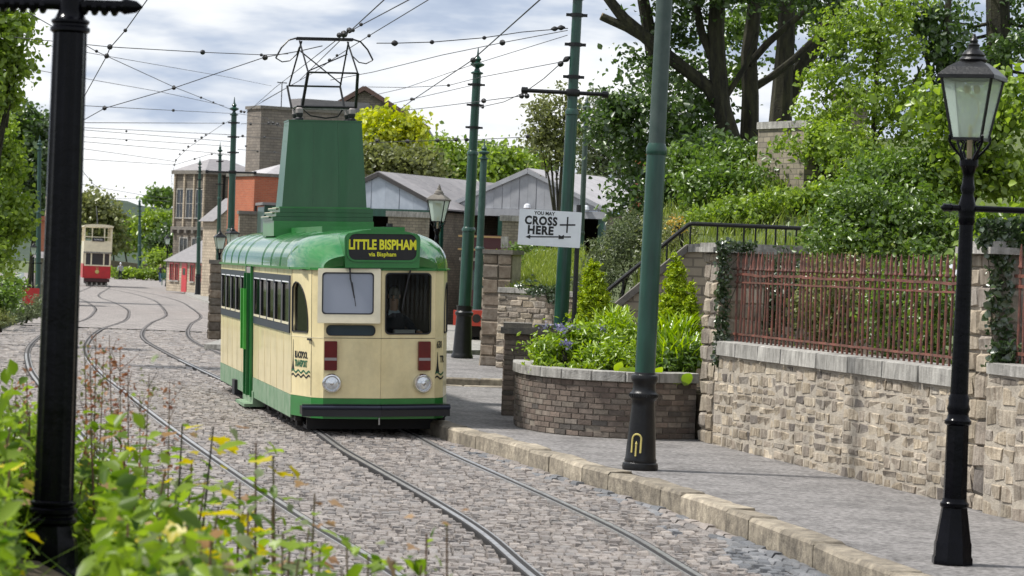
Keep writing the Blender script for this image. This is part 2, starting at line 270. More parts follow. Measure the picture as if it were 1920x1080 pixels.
# ------------------------------------------------------------------ object helpers
def tag(o, label=None, cat=None, group=None, kind=None):
    if label: o['label'] = label
    if cat: o['category'] = cat
    if group: o['group'] = group
    if kind: o['kind'] = kind
    return o
def thing(name, label, cat, loc=(0, 0, 0), rz=0.0, group=None, tilt=None):
    o = bpy.data.objects.new(name, None); C.objects.link(o); o.empty_display_size = 0.2
    o.location = loc; o.rotation_euler = tilt if tilt else (0, 0, rz)
    return tag(o, label, cat, group)
def link(name, me, parent=None, loc=(0, 0, 0), rot=(0, 0, 0), scale=(1, 1, 1)):
    o = bpy.data.objects.new(name, me); C.objects.link(o); o.parent = parent
    o.location = loc; o.rotation_euler = rot; o.scale = scale
    return o
def copy_tree(o, parent=None):
    c = o.copy(); C.objects.link(c); c.parent = parent
    for ch in o.children: copy_tree(ch, c)
    return c
class MB:
    def __init__(s): s.v = []; s.f = []; s.m = []
    def add(s, vs, fs, m=0):
        b = len(s.v); s.v += [tuple(v) for v in vs]; s.f += [tuple(i + b for i in f) for f in fs]; s.m += [m] * len(fs)
    def box(s, c, d, rz=0.0, m=0):
        cx, cy, cz = c; hx, hy, hz = d[0] / 2, d[1] / 2, d[2] / 2; ca, sa = math.cos(rz), math.sin(rz)
        vs = [(cx + x * ca - y * sa, cy + x * sa + y * ca, cz + z) for x, y, z in
              [(-hx, -hy, -hz), (hx, -hy, -hz), (hx, hy, -hz), (-hx, hy, -hz), (-hx, -hy, hz), (hx, -hy, hz), (hx, hy, hz), (-hx, hy, hz)]]
        s.add(vs, [(0, 3, 2, 1), (4, 5, 6, 7), (0, 1, 5, 4), (1, 2, 6, 5), (2, 3, 7, 6), (3, 0, 4, 7)], m)
    def bb(s, a, b, m=0):
        s.box([(a[i] + b[i]) / 2 for i in range(3)], [abs(b[i] - a[i]) for i in range(3)], 0, m)
    def bar(s, p, q, w, h=None, m=0):
        p, q = Vector(p), Vector(q); d = (q - p).normalized(); h = h or w
        sd = d.cross(Vector((0, 0, 1)))
        if sd.length < 1e-4: sd = Vector((1, 0, 0))
        sd.normalize(); u = sd.cross(d)
        vs = []
        for c in (p, q):
            for a, b in ((-1, -1), (1, -1), (1, 1), (-1, 1)): vs.append(c + sd * a * w / 2 + u * b * h / 2)
        s.add(vs, [(3, 2, 1, 0), (4, 5, 6, 7), (0, 1, 5, 4), (1, 2, 6, 5), (2, 3, 7, 6), (3, 0, 4, 7)], m)
    def tube(s, pts, rad, n=8, m=0, cap=True):
        pts = [Vector(p) for p in pts]; rad = [rad] * len(pts) if isinstance(rad, (int, float)) else rad
        vs = []; up = None
        for i, p in enumerate(pts):
            d = (pts[min(i + 1, len(pts) - 1)] - pts[max(i - 1, 0)]).normalized()
            if up is None: up = d.orthogonal().normalized()
            up = (up - d * up.dot(d)).normalized(); sd = d.cross(up)
            for k in range(n):
                a = 2 * math.pi * k / n; vs.append(p + (up * math.cos(a) + sd * math.sin(a)) * rad[i])
        fs = []
        for i in range(len(pts) - 1):
            for k in range(n):
                k2 = (k + 1) % n; fs.append((i * n + k, i * n + k2, (i + 1) * n + k2, (i + 1) * n + k))
        if cap: fs.append(tuple(range(n))[::-1]); fs.append(tuple((len(pts) - 1) * n + k for k in range(n)))
        s.add(vs, fs, m)
    def lathe(s, prof, n=16, c=(0, 0, 0), m=0, ang=0.0, axis=None):
        vs = []
        for r, z in prof:
            for k in range(n):
                a = 2 * math.pi * (k + 0.0) / n + ang
                p = Vector((r * math.cos(a), r * math.sin(a), z))
                if axis is not None: p = axis @ p
                vs.append((c[0] + p[0], c[1] + p[1], c[2] + p[2]))
        fs = []
        for i in range(len(prof) - 1):
            for k in range(n):
                k2 = (k + 1) % n; fs.append((i * n + k, i * n + k2, (i + 1) * n + k2, (i + 1) * n + k))
        fs.append(tuple(range(n))[::-1]); fs.append(tuple((len(prof) - 1) * n + k for k in range(n)))
        s.add(vs, fs, m)
    def extr(s, poly, z0, z1, m=0):
        n = len(poly); ar = sum(poly[i][0] * poly[(i + 1) % n][1] - poly[(i + 1) % n][0] * poly[i][1] for i in range(n))
        if ar < 0: poly = poly[::-1]
        s.add([(p[0], p[1], z0) for p in poly] + [(p[0], p[1], z1) for p in poly],
              [tuple(range(n))[::-1], tuple(range(n, 2 * n))] + [(i, (i + 1) % n, n + (i + 1) % n, n + i) for i in range(n)], m)
    def mesh(s, name, mats, smooth=False, inv=None):
        me = bpy.data.meshes.new(name)
        vs = s.v if inv is None else [tuple(inv @ Vector(v)) for v in s.v]
        me.from_pydata(vs, [], s.f)
        for mm in (mats if isinstance(mats, (list, tuple)) else [mats]): me.materials.append(mm)
        me.polygons.foreach_set('material_index', s.m)
        if smooth:
            me.polygons.foreach_set('use_smooth', [True] * len(s.f))
            try: me.set_sharp_from_angle(angle=R(38))
            except Exception: pass
        me.update(); return me
    def build(s, name, mats, parent=None, smooth=False, world=False):
        inv = None
        if world and parent is not None:
            inv = (Matrix.Translation(parent.location) @ parent.rotation_euler.to_matrix().to_4x4()).inverted()
        return link(name, s.mesh(name, mats, smooth, inv), parent)
def fillmesh(name, outer, holes, thick, material):
    cu = bpy.data.curves.new(name, 'CURVE'); cu.dimensions = '2D'; cu.fill_mode = 'BOTH'; cu.extrude = thick / 2
    for pl in [outer] + holes:
        sp = cu.splines.new('POLY'); sp.points.add(len(pl) - 1); sp.use_cyclic_u = True
        for q, p in zip(sp.points, pl): q.co = (p[0], p[1], 0, 1)
    ob = bpy.data.objects.new('tmp', cu); me = bpy.data.meshes.new_from_object(ob)
    bpy.data.objects.remove(ob); bpy.data.curves.remove(cu)
    me.name = name; me.materials.clear(); me.materials.append(material)
    return me
def planeM(o, d, off=0.0):
    """local x along d (to the right seen from outside), local y up, local z outwards"""
    d = Vector((d[0], d[1], 0)).normalized(); n = Vector((d.y, -d.x, 0))
    m = Matrix((( d.x, 0, n.x, o[0] + n.x * off), (d.y, 0, n.y, o[1] + n.y * off), (0, 1, 0, o[2] if len(o) > 2 else 0), (0, 0, 0, 1)))
    return m
def panel(name, outer, holes, thick, material, parent, o, d, off=0.0):
    ob = bpy.data.objects.new(name, fillmesh(name, outer, holes, thick, material)); C.objects.link(ob)
    ob.parent = parent; ob.matrix_local = planeM(o, d, off); return ob
def rr(x0, y0, x1, y1, r, n=4):
    pts = []
    for cx, cy, a in ((x1 - r, y0 + r, -90), (x1 - r, y1 - r, 0), (x0 + r, y1 - r, 90), (x0 + r, y0 + r, 180)):
        for k in range(n + 1):
            t = R(a + 90 * k / n); pts.append((cx + r * math.cos(t), cy + r * math.sin(t)))
    return pts
def textmesh(name, body, size, material, bold=0.0, xs=1.0, align='LEFT', spacing=1.0):
    cu = bpy.data.curves.new(name, 'FONT'); cu.body = body; cu.size = size; cu.offset = bold; cu.align_x = align; cu.space_character = spacing
    cu.extrude = 0.001; cu.resolution_u = 3
    ob = bpy.data.objects.new('tmp', cu); me = bpy.data.meshes.new_from_object(ob)
    bpy.data.objects.remove(ob); bpy.data.curves.remove(cu)
    if xs != 1.0:
        for v in me.vertices: v.co.x *= xs
    me.name = name; me.materials.clear(); me.materials.append(material); return me
def textpart(name, body, size, material, parent, o, d, x, z, off=0.004, **kw):
    ob = bpy.data.objects.new(name, textmesh(name, body, size, material, **kw)); C.objects.link(ob); ob.parent = parent
    m = planeM(o, d, off); ob.matrix_local = m @ Matrix.Translation((x, z, 0)); return ob

# ------------------------------------------------------------------ foliage
def leaves_mesh(name, pts, nrm, size, material, aspect=0.62, seed=0, upbias=0.35, fold=0.22):
    """one small folded leaf per point"""
    rg = np.random.default_rng(seed); n = len(pts)
    nv = rg.normal(size=(n, 3)) + np.asarray(nrm) * 0.8 + np.array([0, 0, upbias]); nv /= np.linalg.norm(nv, axis=1)[:, None]
    t = rg.normal(size=(n, 3)); t -= nv * np.sum(t * nv, axis=1)[:, None]; t /= np.linalg.norm(t, axis=1)[:, None]
    b = np.cross(nv, t); sz = size * rg.uniform(0.45, 1.45, n)[:, None]
    p = np.asarray(pts); w = sz * aspect / 2
    v = np.empty((n, 6, 3))
    v[:, 0] = p - t * sz * 0.5; v[:, 1] = p - t * sz * 0.12 + b * w + nv * w * fold * 2; v[:, 2] = p + t * sz * 0.2 + b * w * 0.8 + nv * w * fold * 1.6
    v[:, 3] = p + t * sz * 0.5 - nv * sz * 0.08; v[:, 4] = p + t * sz * 0.2 - b * w * 0.8 + nv * w * fold * 1.6; v[:, 5] = p - t * sz * 0.12 - b * w + nv * w * fold * 2
    me = bpy.data.meshes.new(name); me.vertices.add(n * 6); me.vertices.foreach_set('co', v.reshape(-1))
    base = (np.arange(n) * 6)[:, None]
    li = np.concatenate([base + np.array([0, 1, 2, 3]), base + np.array([0, 3, 4, 5])], axis=1).reshape(-1)
    me.loops.add(n * 8); me.loops.foreach_set('vertex_index', li.astype(np.int32))
    me.polygons.add(n * 2); me.polygons.foreach_set('loop_start', (np.arange(n * 2) * 4).astype(np.int32))
    try: me.polygons.foreach_set('loop_total', np.full(n * 2, 4, np.int32))
    except Exception: pass
    me.materials.append(material); me.update(calc_edges=True); return me
def crown_points(blobs, n, seed, clump=0.3, per=22, shell=0.55):
    rg = np.random.default_rng(seed); vol = np.array([b[1][0] * b[1][1] * b[1][2] for b in blobs]) ** 0.75; vol /= vol.sum()
    nc = max(1, n // per); P_, N_ = [], []
    for b, k in zip(blobs, rg.multinomial(nc, vol)):
        if k == 0: continue
        d = rg.normal(size=(k, 3)); d /= np.linalg.norm(d, axis=1)[:, None]
        rr_ = (shell + (1 - shell) * rg.random(k)) * (1 + 0.18 * rg.normal(size=k))
        c = np.array(b[0]) + d * rr_[:, None] * np.array(b[1])
        cs = clump * rg.uniform(0.5, 1.4, k)
        q = rg.normal(size=(k, per, 3)) * np.array([1, 1, 0.6]) * cs[:, None, None] * 0.55 + c[:, None, :]
        P_.append(q.reshape(-1, 3)); N_.append(np.repeat(d, per, axis=0))
    return np.concatenate(P_), np.concatenate(N_)
SEED = [100]
def tree(name, label, cat, base, limbs, blobs, n, leaf, lm, clump=0.35, per=22, group=None, part='crown', bark='bark', shell=0.5, aspect=0.62, cut=None):
    """limbs: list of (points, radii) in world space; blobs: list of (centre, radii)"""
    SEED[0] += 1; base = Vector(base); t = thing(name, label, cat, base, 0, group)
    if limbs:
        mb = MB()
        for pts, rad in limbs: mb.tube(pts, rad, 8)
        mb.build('trunk' if cat == 'tree' else 'stem', M[bark], t, True, world=True)
    if cut:
        mb = MB(); mb.tube([cut[0], cut[1]], cut[2], 10); mb.build('cut_end', M['cutwood'], t, True, world=True)
    p, nn = crown_points(blobs, n, SEED[0], clump, per, shell)
    link(part, leaves_mesh(part, p - np.array(base), nn, leaf, M[lm], aspect, SEED[0]), t)
    return t
def autolimbs(base, blobs, r, seed, k=3):
    q = random.Random(seed); base = Vector(base); L = []
    top = max((Vector(b[0]) for b in blobs), key=lambda v: v.z)
    mid = base.lerp(top, 0.5) + Vector((q.uniform(-.1, .1), 0, 0)) * (top - base).length
    L.append(([base - Vector((0, 0, .2)), base.lerp(mid, .5), mid, top], [r * 1.25, r, r * .75, r * .2]))
    for b in blobs:
        c = Vector(b[0]); s = base.lerp(mid, q.uniform(.55, 1.0))
        L.append(([s, s.lerp(c, .5) + Vector((0, 0, .1 * (c - s).length)), c], [r * .5, r * .34, r * .1]))
        for _ in range(k):
            e = c + Vector((q.uniform(-1, 1) * b[1][0], q.uniform(-1, 1) * b[1][1], q.uniform(-.5, 1) * b[1][2])) * .75
            L.append(([s.lerp(c, .6), (s.lerp(c, .6)).lerp(e, .5), e], [r * .25, r * .15, r * .05]))
    return L
def pb(px, py, Y, rx, rz, ry=None):
    """crown blob seen at a pixel, real distance Y, radii given in photo pixels"""
    s = Y / F; return (tuple(P(px, py, Y)), (rx * s, (ry or (rx + rz) / 2) * s, rz * s))

# ------------------------------------------------------------------ THE SETTING: ground, road, rails
def catmull(pts, step=0.5):
    pts = [Vector((p[0], p[1], 0)) for p in pts]; o = []
    q = [pts[0] * 2 - pts[1]] + pts + [pts[-1] * 2 - pts[-2]]
    for i in range(1, len(q) - 2):
        n = max(2, int((q[i + 1] - q[i]).length / step))
        for k in range(n):
            t = k / n; a, b, c, d = q[i - 1], q[i], q[i + 1], q[i + 2]
            o.append(0.5 * ((2 * b) + (c - a) * t + (2 * a - 5 * b + 4 * c - d) * t * t + (3 * b - a - 3 * c + d) * t ** 3))
    return o + [pts[-1]]
def offset(line, d):
    o = []
    for i, p in enumerate(line):
        t = line[min(i + 1, len(line) - 1)] - line[max(i - 1, 0)]; t.normalize()
        o.append(p + Vector((t.y, -t.x, 0)) * d)         # + = to the right of the direction of travel
    return o
trackA = catmull([(2.6, 12), (1.65, 18), (0.96, 22.9), (0.50, 26.5), (-0.08, 29.9), (-0.72, 33.3), (-1.45, 37.2), (-2.06, 41), (-3.14, 47.2), (-4.5, 53.9), (-7.78, 70), (-10.1, 83), (-11.9, 99), (-13.2, 114), (-16, 135), (-19.1, 156), (-23.5, 180), (-29, 205), (-36, 230)], 0.4)
trackB = catmull([(1.0, 12), (-0.55, 18), (-1.66, 23), (-2.93, 28.4), (-5.28, 39.2), (-7.28, 48.9), (-9.38, 59.4), (-11.5, 72), (-13.33, 86.8), (-14.5, 101), (-16.2, 114.7), (-17.7, 125), (-20.6, 141.6), (-24.8, 165), (-31.0, 213), (-36, 245)], 0.4)
# far and near road sheets
ROAD_END = 90.0
mb = MB()
ys = [ROAD_END, 110, 140, 180, 220, 260, 300, 330]
for a, b in zip(ys[:-1], ys[1:]):
    xa, xb, ra, rb = -0.2 * a - 12, -0.2 * b - 12, min(4, 8 - .12 * a), min(4, 8 - .12 * b)
    mb.add([(xa, a, gz(a)), (ra, a, gz(a)), (rb, b, gz(b)), (xb, b, gz(b))], [(0, 1, 2, 3)])
road = mb.build('road', M['farsett']); tag(road, 'street of worn granite setts between the tram rails', None, None, 'structure')
mb = MB(); mb.add([(-24, 2, -.045), (12, 2, -.045), (12, ROAD_END, -.045), (-30, ROAD_END, -.045)], [(0, 1, 2, 3)])
mb.build('bedding', M['joint'], road)
mb = MB(); mb.add([(-26, 330, gz(330) - .02), (-26, 330, 0), (0, 0, 0)], []) if False else None
gm = MB()
gy = [-60, 2, 60, 90, 150, 220, 300, 500, 1200, 3000, 5500]
for a, b in zip(gy[:-1], gy[1:]):
    gm.add([(-4000, a, gz(a) - .14), (4000, a, gz(a) - .14), (4000, b, gz(b) - .14), (-4000, b, gz(b) - .14)], [(0, 1, 2, 3)])
tag(gm.build('ground', M['ground']), 'rough green ground beyond the street', None, None, 'structure')
# rails
tk = {}
for nm, line, lab in (('tram_track', trackA, 'polished tram rails curving under the green and cream tram'), ('tram_track', trackB, 'left pair of tram rails leading back to the red tram')):
    root = bpy.data.objects.new(nm, None); C.objects.link(root); tag(root, lab, None, 'tram tracks in the setts', 'structure')
    for sd in (-1, 1):
        hd = offset(line, sd * 0.7175); inner = -sd
        for part, o0, o1, zz, mt in (('rail', -.024, .024, .006, 'steel'), ('groove', .024, .078, .0, 'darksteel'), ('rail_lip', .078, .094, .004, 'steel'), ('rail_edge', -.044, -.024, .001, 'darksteel')):
            if part == 'groove' or part == 'rail_lip': o0, o1 = inner * o0, inner * o1
            else: o0, o1 = inner * o0, inner * o1
            L0_, L1_ = offset(hd, o0), offset(hd, o1); cut = max(i for i, p in enumerate(L0_) if p.y < 66)
            for far in (0, 1):
              l0, l1 = (L0_[cut:], L1_[cut:]) if far else (L0_[:cut + 1], L1_[:cut + 1])
              mb = MB(); n = len(l0)
              vs = [(p.x, p.y, gz(p.y) + zz) for p in l0] + [(p.x, p.y, gz(p.y) + zz) for p in l1] + [(p.x, p.y, gz(p.y) + zz - .05) for p in l0] + [(p.x, p.y, gz(p.y) + zz - .05) for p in l1]
              fs = []
              for i in range(n - 1):
                fs += [(i, n + i, n + i + 1, i + 1), (i, i + 1, 2 * n + i + 1, 2 * n + i), (n + i, 3 * n + i, 3 * n + i + 1, n + i + 1)]
              mb.add(vs, fs); mb.build(part, M['noglintsteel' if far and mt == 'steel' else mt], root)  # far lengths get the copy darkened for lack of sky reflection
allr = [offset(l, s * .7175) for l in (trackA, trackB) for s in (-1, 1)]
railpts = np.array([(a.lerp(b, k / 6).x, a.lerp(b, k / 6).y) for l in allr for a, b in zip(l[:-1], l[1:]) for k in range(6) if 15 < a.y < 70]); 
# kerb line and pavement
kerbL = catmull([(4.6, 17.0), (3.25, 22.4), (2.72, 25.5), (1.98, 29.6), (0.97, 33.6), (0.10, 37.2), (-0.90, 40.9), (-2.1, 46.5), (-2.95, 50.5), (-2.9, 52.4), (-2.2, 53.3), (-.6, 53.5), (1.5, 53.6)], 0.3)
KH = 0.18
pav = MB()
poly = [(p.x, p.y) for p in offset(kerbL, .14)] + [(3.2, 44), (8.5, 30), (9, 17)]
me = fillmesh('pavement', poly, [], 0.12, M['tarmac'])
pavement = link('pavement', me, None, (0, 0, KH - .065)); tag(pavement, 'grey tarmac pavement with sandstone kerb', None, None, 'structure')
def kerbstones(line, parent, L0=.95, w=.3, h=.24, top=KH, name='kerb_stone'):
    acc, i = 0, 0; ds = [0]
    for a, b in zip(line[:-1], line[1:]): ds.append(ds[-1] + (b - a).length)
    xs = np.array([p.x for p in line]); yy = np.array([p.y for p in line]); s = 0
    q = random.Random(3)
    while s < ds[-1] - .3:
        L = L0 * q.uniform(.75, 1.25); s1 = min(s + L, ds[-1])
        a = Vector((np.interp(s, ds, xs), np.interp(s, ds, yy), 0)); b = Vector((np.interp(s1, ds, xs), np.interp(s1, ds, yy), 0))
        m = (a + b) / 2; dd = b - a; ang = math.atan2(dd.y, dd.x)
        o = link(name, KM[q.randrange(4)], parent, (m.x, m.y, top - h / 2 + q.uniform(-.008, .012) - (parent.location.z if parent else 0)), (0, q.uniform(-.012, .012), ang), ((dd.length - .012), w * q.uniform(.95, 1.06), h))
        s = s1
def chamfer_block(seed, jit=.03, c=.07, cz=.12):
    q = random.Random(seed); j = lambda: q.uniform(-jit, jit)
    v = [(-.5, -.5, -.5), (.5, -.5, -.5), (.5, .5, -.5), (-.5, .5, -.5)]
    z1 = .5 - cz
    v += [(-.5, -.5 + j() * .3, z1), (.5, -.5 + j() * .3, z1), (.5, .5, z1), (-.5, .5, z1)]
    i = .5 - c
    cx = .5 - c * .35
    v += [(-cx + j(), -i + j(), .5 + j()), (cx + j(), -i + j(), .5 + j()), (cx + j(), i + j(), .5 + j()), (-cx + j(), i + j(), .5 + j())]
    f = [(0, 1, 5, 4), (1, 2, 6, 5), (2, 3, 7, 6), (3, 0, 4, 7), (4, 5, 9, 8), (5, 6, 10, 9), (6, 7, 11, 10), (7, 4, 8, 11), (8, 9, 10, 11), (3, 2, 1, 0)]
    return v, f
KM = []
for k in range(4):
    mb = MB(); v, f = chamfer_block(k, .05, .09, .13); mb.add(v, f); KM.append(mb.mesh('kerb_stone', M['kerb'], False))
kerbstones(offset(kerbL, .0), pavement)
# far pavement with mid pole
mb = MB(); mb.extr([(-4.1, 57.5), (-3.2, 57.2), (2.2, 57.2), (2.2, 62), (-.5, 72), (-3.0, 73), (-5.2, 66)], -.03, KH - .01)
fp = mb.build('pavement', M['tarmac']); tag(fp, 'far grey pavement round the green pole by the gate pier', None, None, 'structure')
kerbstones([Vector(p + (0,)) for p in [(-5.2, 66), (-4.6, 61.5), (-4.15, 57.6), (-3.2, 57.1), (0, 57.1), (2.2, 57.1)]], fp, .9, .22, .2, KH)
# setts
def sett_geom(q):
    v, f = chamfer_block(q.random(), .08, .23, .42); return v, f[:-1]
SV = [sett_geom(random.Random(50 + k)) for k in range(12)]
SM = []
for k in range(12):
    mb = MB(); mb.add(*SV[k]); SM.append(mb.mesh('sett', M['sett'], False))
spots = []
ang0 = R(10.6); du = Vector((math.cos(ang0), math.sin(ang0), 0)); dv = Vector((-math.sin(ang0), math.cos(ang0), 0))
kx = np.array([p.x for p in kerbL[:70]]); ky = np.array([p.y for p in kerbL[:70]])
kA = np.array([(p.x, p.y) for p in kerbL])
q = random.Random(11); vrow = 14.0
while vrow < 104:
    dep = q.uniform(.13, .18) * (1 if vrow < 60 else 1.7); u = -30 + q.uniform(0, .2)
    wob = q.uniform(0, 6)
    while u < 16:
        w = q.uniform(.075, .12) * (1 if vrow < 60 else 1.6); c = du * (u + w / 2) + dv * (vrow + dep / 2 + .03 * math.sin(u * 1.3 + wob) + q.uniform(-.016, .016)) ; u += w + .012
        if c.y < 20.3 or c.y > ROAD_END + .05: continue
        if c.y > 62 and (c.x > -4.2 - .13 * (c.y - 66) and c.y < 73.5 or c.x > -2.0): continue
        if c.x < -0.185 * c.y - .8 or c.x > .19 * c.y + .6: continue
        d2 = (railpts[:, 0] - c.x) ** 2 + (railpts[:, 1] - c.y) ** 2
        if d2.min() < .045 ** 2: continue
        if c.y < 56.9 or c.x < -3.4:
            kd = np.interp(c.y, ky[ky < 52], kx[ky < 52]) if c.y < 52 else (-2.9 if c.y < 53.2 else 99)
            if c.x > kd - (.47 if c.y < 52 else .2): continue
        elif 73.5 > c.y > 56.9 and c.x > -5.3 + (c.y - 66) * -.13 - .2 and c.y > 57: continue
        spots.append((c.copy(), w, dep))
    vrow += dep + .05
def kerbdist(c): return np.sqrt(((kA - np.array([c.x, c.y])) ** 2).sum(axis=1).min())
spots.sort(key=lambda s: s[0].y)
big = MB(); bv, bf, bm = [], [], []
q = random.Random(5); nind = 0
ca, sa = math.cos(ang0), math.sin(ang0)
for c, w, dep in spots:
    k = q.randrange(12); dz = q.uniform(-.014, .006); yaw = ang0 + q.uniform(-.05, .05); dark = 1 if (kerbdist(c) < .8 and c.y < 26.5 + 1.5 * math.sin(c.x * 9)) else 0
    tx, ty = q.uniform(-.03, .03), q.uniform(-.05, .05)
    if nind < 300 and not dark and -.17 * c.y - .1 < c.x < .185 * c.y and c.y > 22.0:
        link('sett', SM[k], road, (c.x, c.y, -.072 + dz), (ty, tx, yaw), (w, dep, .11)); nind += 1
    else:
        cy_, sy_ = math.cos(yaw), math.sin(yaw); b = len(bv)
        for x, y, z in SV[k][0]:
            X, Y = x * w, y * dep; bv.append((c.x + X * cy_ - Y * sy_, c.y + X * sy_ + Y * cy_, -.072 + dz + z * .11 - tx * X + ty * Y))
        bf += [tuple(i + b for i in f) for f in SV[k][1]]; bm += [dark] * len(SV[k][1])
gl_ = [p for p in kerbL if p.y < 50.3 and p.y > 18]
for off_ in (-.235, -.385):
    ln = offset(gl_, off_); i = 0
    while i < len(ln) - 2:
        a_, b_ = ln[i], ln[i + 1]; m_ = (a_ + b_) / 2; L_ = (b_ - a_).length; an_ = math.atan2((b_ - a_).y, (b_ - a_).x); k = q.randrange(12); b = len(bv); ca_, sa_ = math.cos(an_), math.sin(an_); dz = q.uniform(-.008, .008)
        for x, y, z in SV[k][0]:
            X, Y = x * (L_ - .02), y * .135; bv.append((m_.x + X * ca_ - Y * sa_, m_.y + X * sa_ + Y * ca_, -.07 + dz + z * .11))
        bf += [tuple(i_ + b for i_ in f) for f in SV[k][1]]; bm += [1 if m_.y < 27 or q.random() < .35 else 0] * len(SV[k][1]); i += 1
big.v, big.f, big.m = bv, bf, bm
tag(big.build('setts', [M['sett'], M['settdark']], road), None, None, None, 'stuff')
# right bank, garden behind the wall and left foreground bank
def grid(name, x0, x1, y0, y1, nx, ny, fn, material, label):
    mb = MB(); vs = []
    for j in range(ny + 1):
        for i in range(nx + 1):
            x = x0 + (x1 - x0) * i / nx; y = y0 + (y1 - y0) * j / ny; vs.append((x, y, fn(x, y)))
    mb.add(vs, [(j * (nx + 1) + i, j * (nx + 1) + i + 1, (j + 1) * (nx + 1) + i + 1, (j + 1) * (nx + 1) + i) for j in range(ny) for i in range(nx)])
    return tag(mb.build(name, material, None, True), label, None, None, 'structure')
def sm(a, b, x):
    t = max(0, min(1, (x - a) / (b - a))); return t * t * (3 - 2 * t)
def bankz(x, y):
    if (x < 2.1 and y < 64.4 - .86 * max(-.5, x)) or x < -.22: return -1.0
    z = 1.75 + 3.4 * sm(-.2, 6.0, x - .02 * (y - 64)) + 1.0 * sm(6, 14, x)
    near = .4 + 2.3 * sm(.6, 3.0, x)
    return near + (z - near) * sm(46, 56, y) + .08 * math.sin(x * 3 + y * 2)
grid('bank', -.45, 40, 46.6, 100, 90, 70, bankz, M['ground'], 'steep overgrown bank behind the steps')
def gardz(x, y): return 1.35 + .6 * sm(38, 44, y) * sm(2.6, 4, x) + .06 * math.sin(5 * x + 3 * y)
mb = MB(); mb.extr([(2.75, 39.2), (5.15, 28.6), (6.4, 23), (14, 23), (14, 46.4), (1.4, 46.4), (.9, 44), (.6, 41.8)], .2, .8)
gd = mb.build('soil_bed', M['soil']); tag(gd, 'dark soil bed behind the walls', None, None, 'structure')
mb = MB(); mb.extr([(3.1, 39.4), (5.4, 28.8), (6.7, 23), (14, 23), (14, 46.4), (2.4, 46.4)], .75, 1.38)
tag(mb.build('terrace', M['soil']), 'raised dark earth terrace behind the iron railings', None, None, 'structure')
def fbz(x, y):
    e = np.interp(y, [2, 10, 14, 18, 24], [1.2, -.1, -1.0, -2.0, -3.5])
    d = e - x
    return -.1 + 1.0 * sm(-.1, 1.3, d) + .06 * math.sin(3 * x + 2 * y)
grid('verge', -14, 1.6, 2.5, 24.5, 60, 50, fbz, M['soil'], 'earth verge under the foreground plants')
# left verge far
mb = MB(); mb.extr([(-11.5, 60), (-15.2, 84), (-16.2, 93), (-18.9, 122), (-22, 140), (-60, 150), (-40, 60)], -.1, .10)
tag(mb.build('verge', M['ground']), 'grass verge along the left side of the street', None, None, 'structure')
mb = MB()
pl = [(-9.6, 90), (-8.1, 81), (-8.0, 74), (-2, 76), (6, 90), (4, 120), (-4, 150), (-12, 177), (-22, 225), (-30, 275), (-33, 274), (-26.4, 225), (-20.4, 178), (-16.1, 150), (-12.9, 122), (-11.1, 105)]
lo = [(x, y, gz(y) - .05) for x, y in pl]; hi = [(x, y, gz(y) + .13) for x, y in pl]; n = len(pl)
me = fillmesh('pavement', pl, [], .14, M['coping'])
for v in me.vertices: v.co.z += gz(v.co.y) + .05
tag(link('pavement', me), 'pale pavement along the cottage side of the street', None, None, 'structure')
# hills
def hill(x, y): return -1.2 + 17 * math.exp(-((x + 60) / 240) ** 2 - ((y - 900) / 130) ** 2) + 5 * math.sin(x * .03) * math.exp(-((y - 900) / 130) ** 2) + 1.6 * math.sin(x * .19 + y * .1) * sm(700, 850, y)
grid('hill', -600, 500, 620, 1200, 140, 40, hill, M['hill'], 'distant dark wooded hill')

# ------------------------------------------------------------------ masonry pieces
def block_meshes(name, material, n, jit, c, cz, seed):
    L = []
    for k in range(n):
        mb = MB(); v, f = chamfer_block(seed + k, jit, c, cz); mb.add(v, f[:-1]); L.append(mb.mesh(name, material))
    return L
def rubble_meshes(name, material, n, seed):
    L = []
    for k in range(n):
        q = random.Random(seed + k); mb = MB(); v, f = chamfer_block(seed + k, .09, .13, .32)
        for i in range(12):
            j = .05 if i >= 4 else .03; v[i] = (v[i][0] + q.uniform(-j, j), v[i][1] + q.uniform(-j * 1.6, j * 1.6), v[i][2] + (q.uniform(-.12, .12) if i >= 8 else 0))
        mb.add(v, f[:-1]); L.append(mb.mesh(name, material))
    return L
STONE = rubble_meshes('stone', M['stone'], 12, 200); STONE0 = block_meshes('stone', M['stone'], 8, .05, .10, .30, 200)
DSTONE = block_meshes('stone', M['darkstone'], 8, .05, .10, .30, 220)
BRICK = block_meshes('brick', M['brick'], 4, .015, .05, .15, 240)
COPE = block_meshes('coping_stone', M['coping'], 4, .012, .05, .10, 260)
def place(name, me, parent, pm, x, y, w, h, dep, front):
    o = bpy.data.objects.new(name, me); C.objects.link(o); o.parent = parent
    o.matrix_local = pm @ Matrix.Translation((x, y, front - dep / 2)) @ Matrix.Diagonal((w, h, dep, 1)); return o
def coursed(parent, o, d, L, z0, z1, meshes, name='stone', hs=(.12, .2), ws=(.22, .46), dep=.1, proud=.035, gap=.016, seed=1, skip=None):
    q = random.Random(seed); pm = planeM(o, d); z = z0
    while z < z1 - .03:
        h = q.uniform(*hs)
        if z1 - z - h < hs[0] * .6: h = z1 - z
        x = 0 if q.random() < .5 else -q.uniform(0, .1)
        x = max(0, x)
        while x < L - .02:
            w = q.uniform(*ws)
            if L - x - w < ws[0] * .6: w = L - x
            if not skip or not skip(x + w / 2, z + h / 2):
                place(name, meshes[q.randrange(len(meshes))], parent, pm, x + w / 2, z + h / 2, w - gap, h - gap * .9, dep, proud * q.uniform(.35, 1.1))
            x += w
        z += h
def dirang(d): return math.atan2(d[1], d[0])
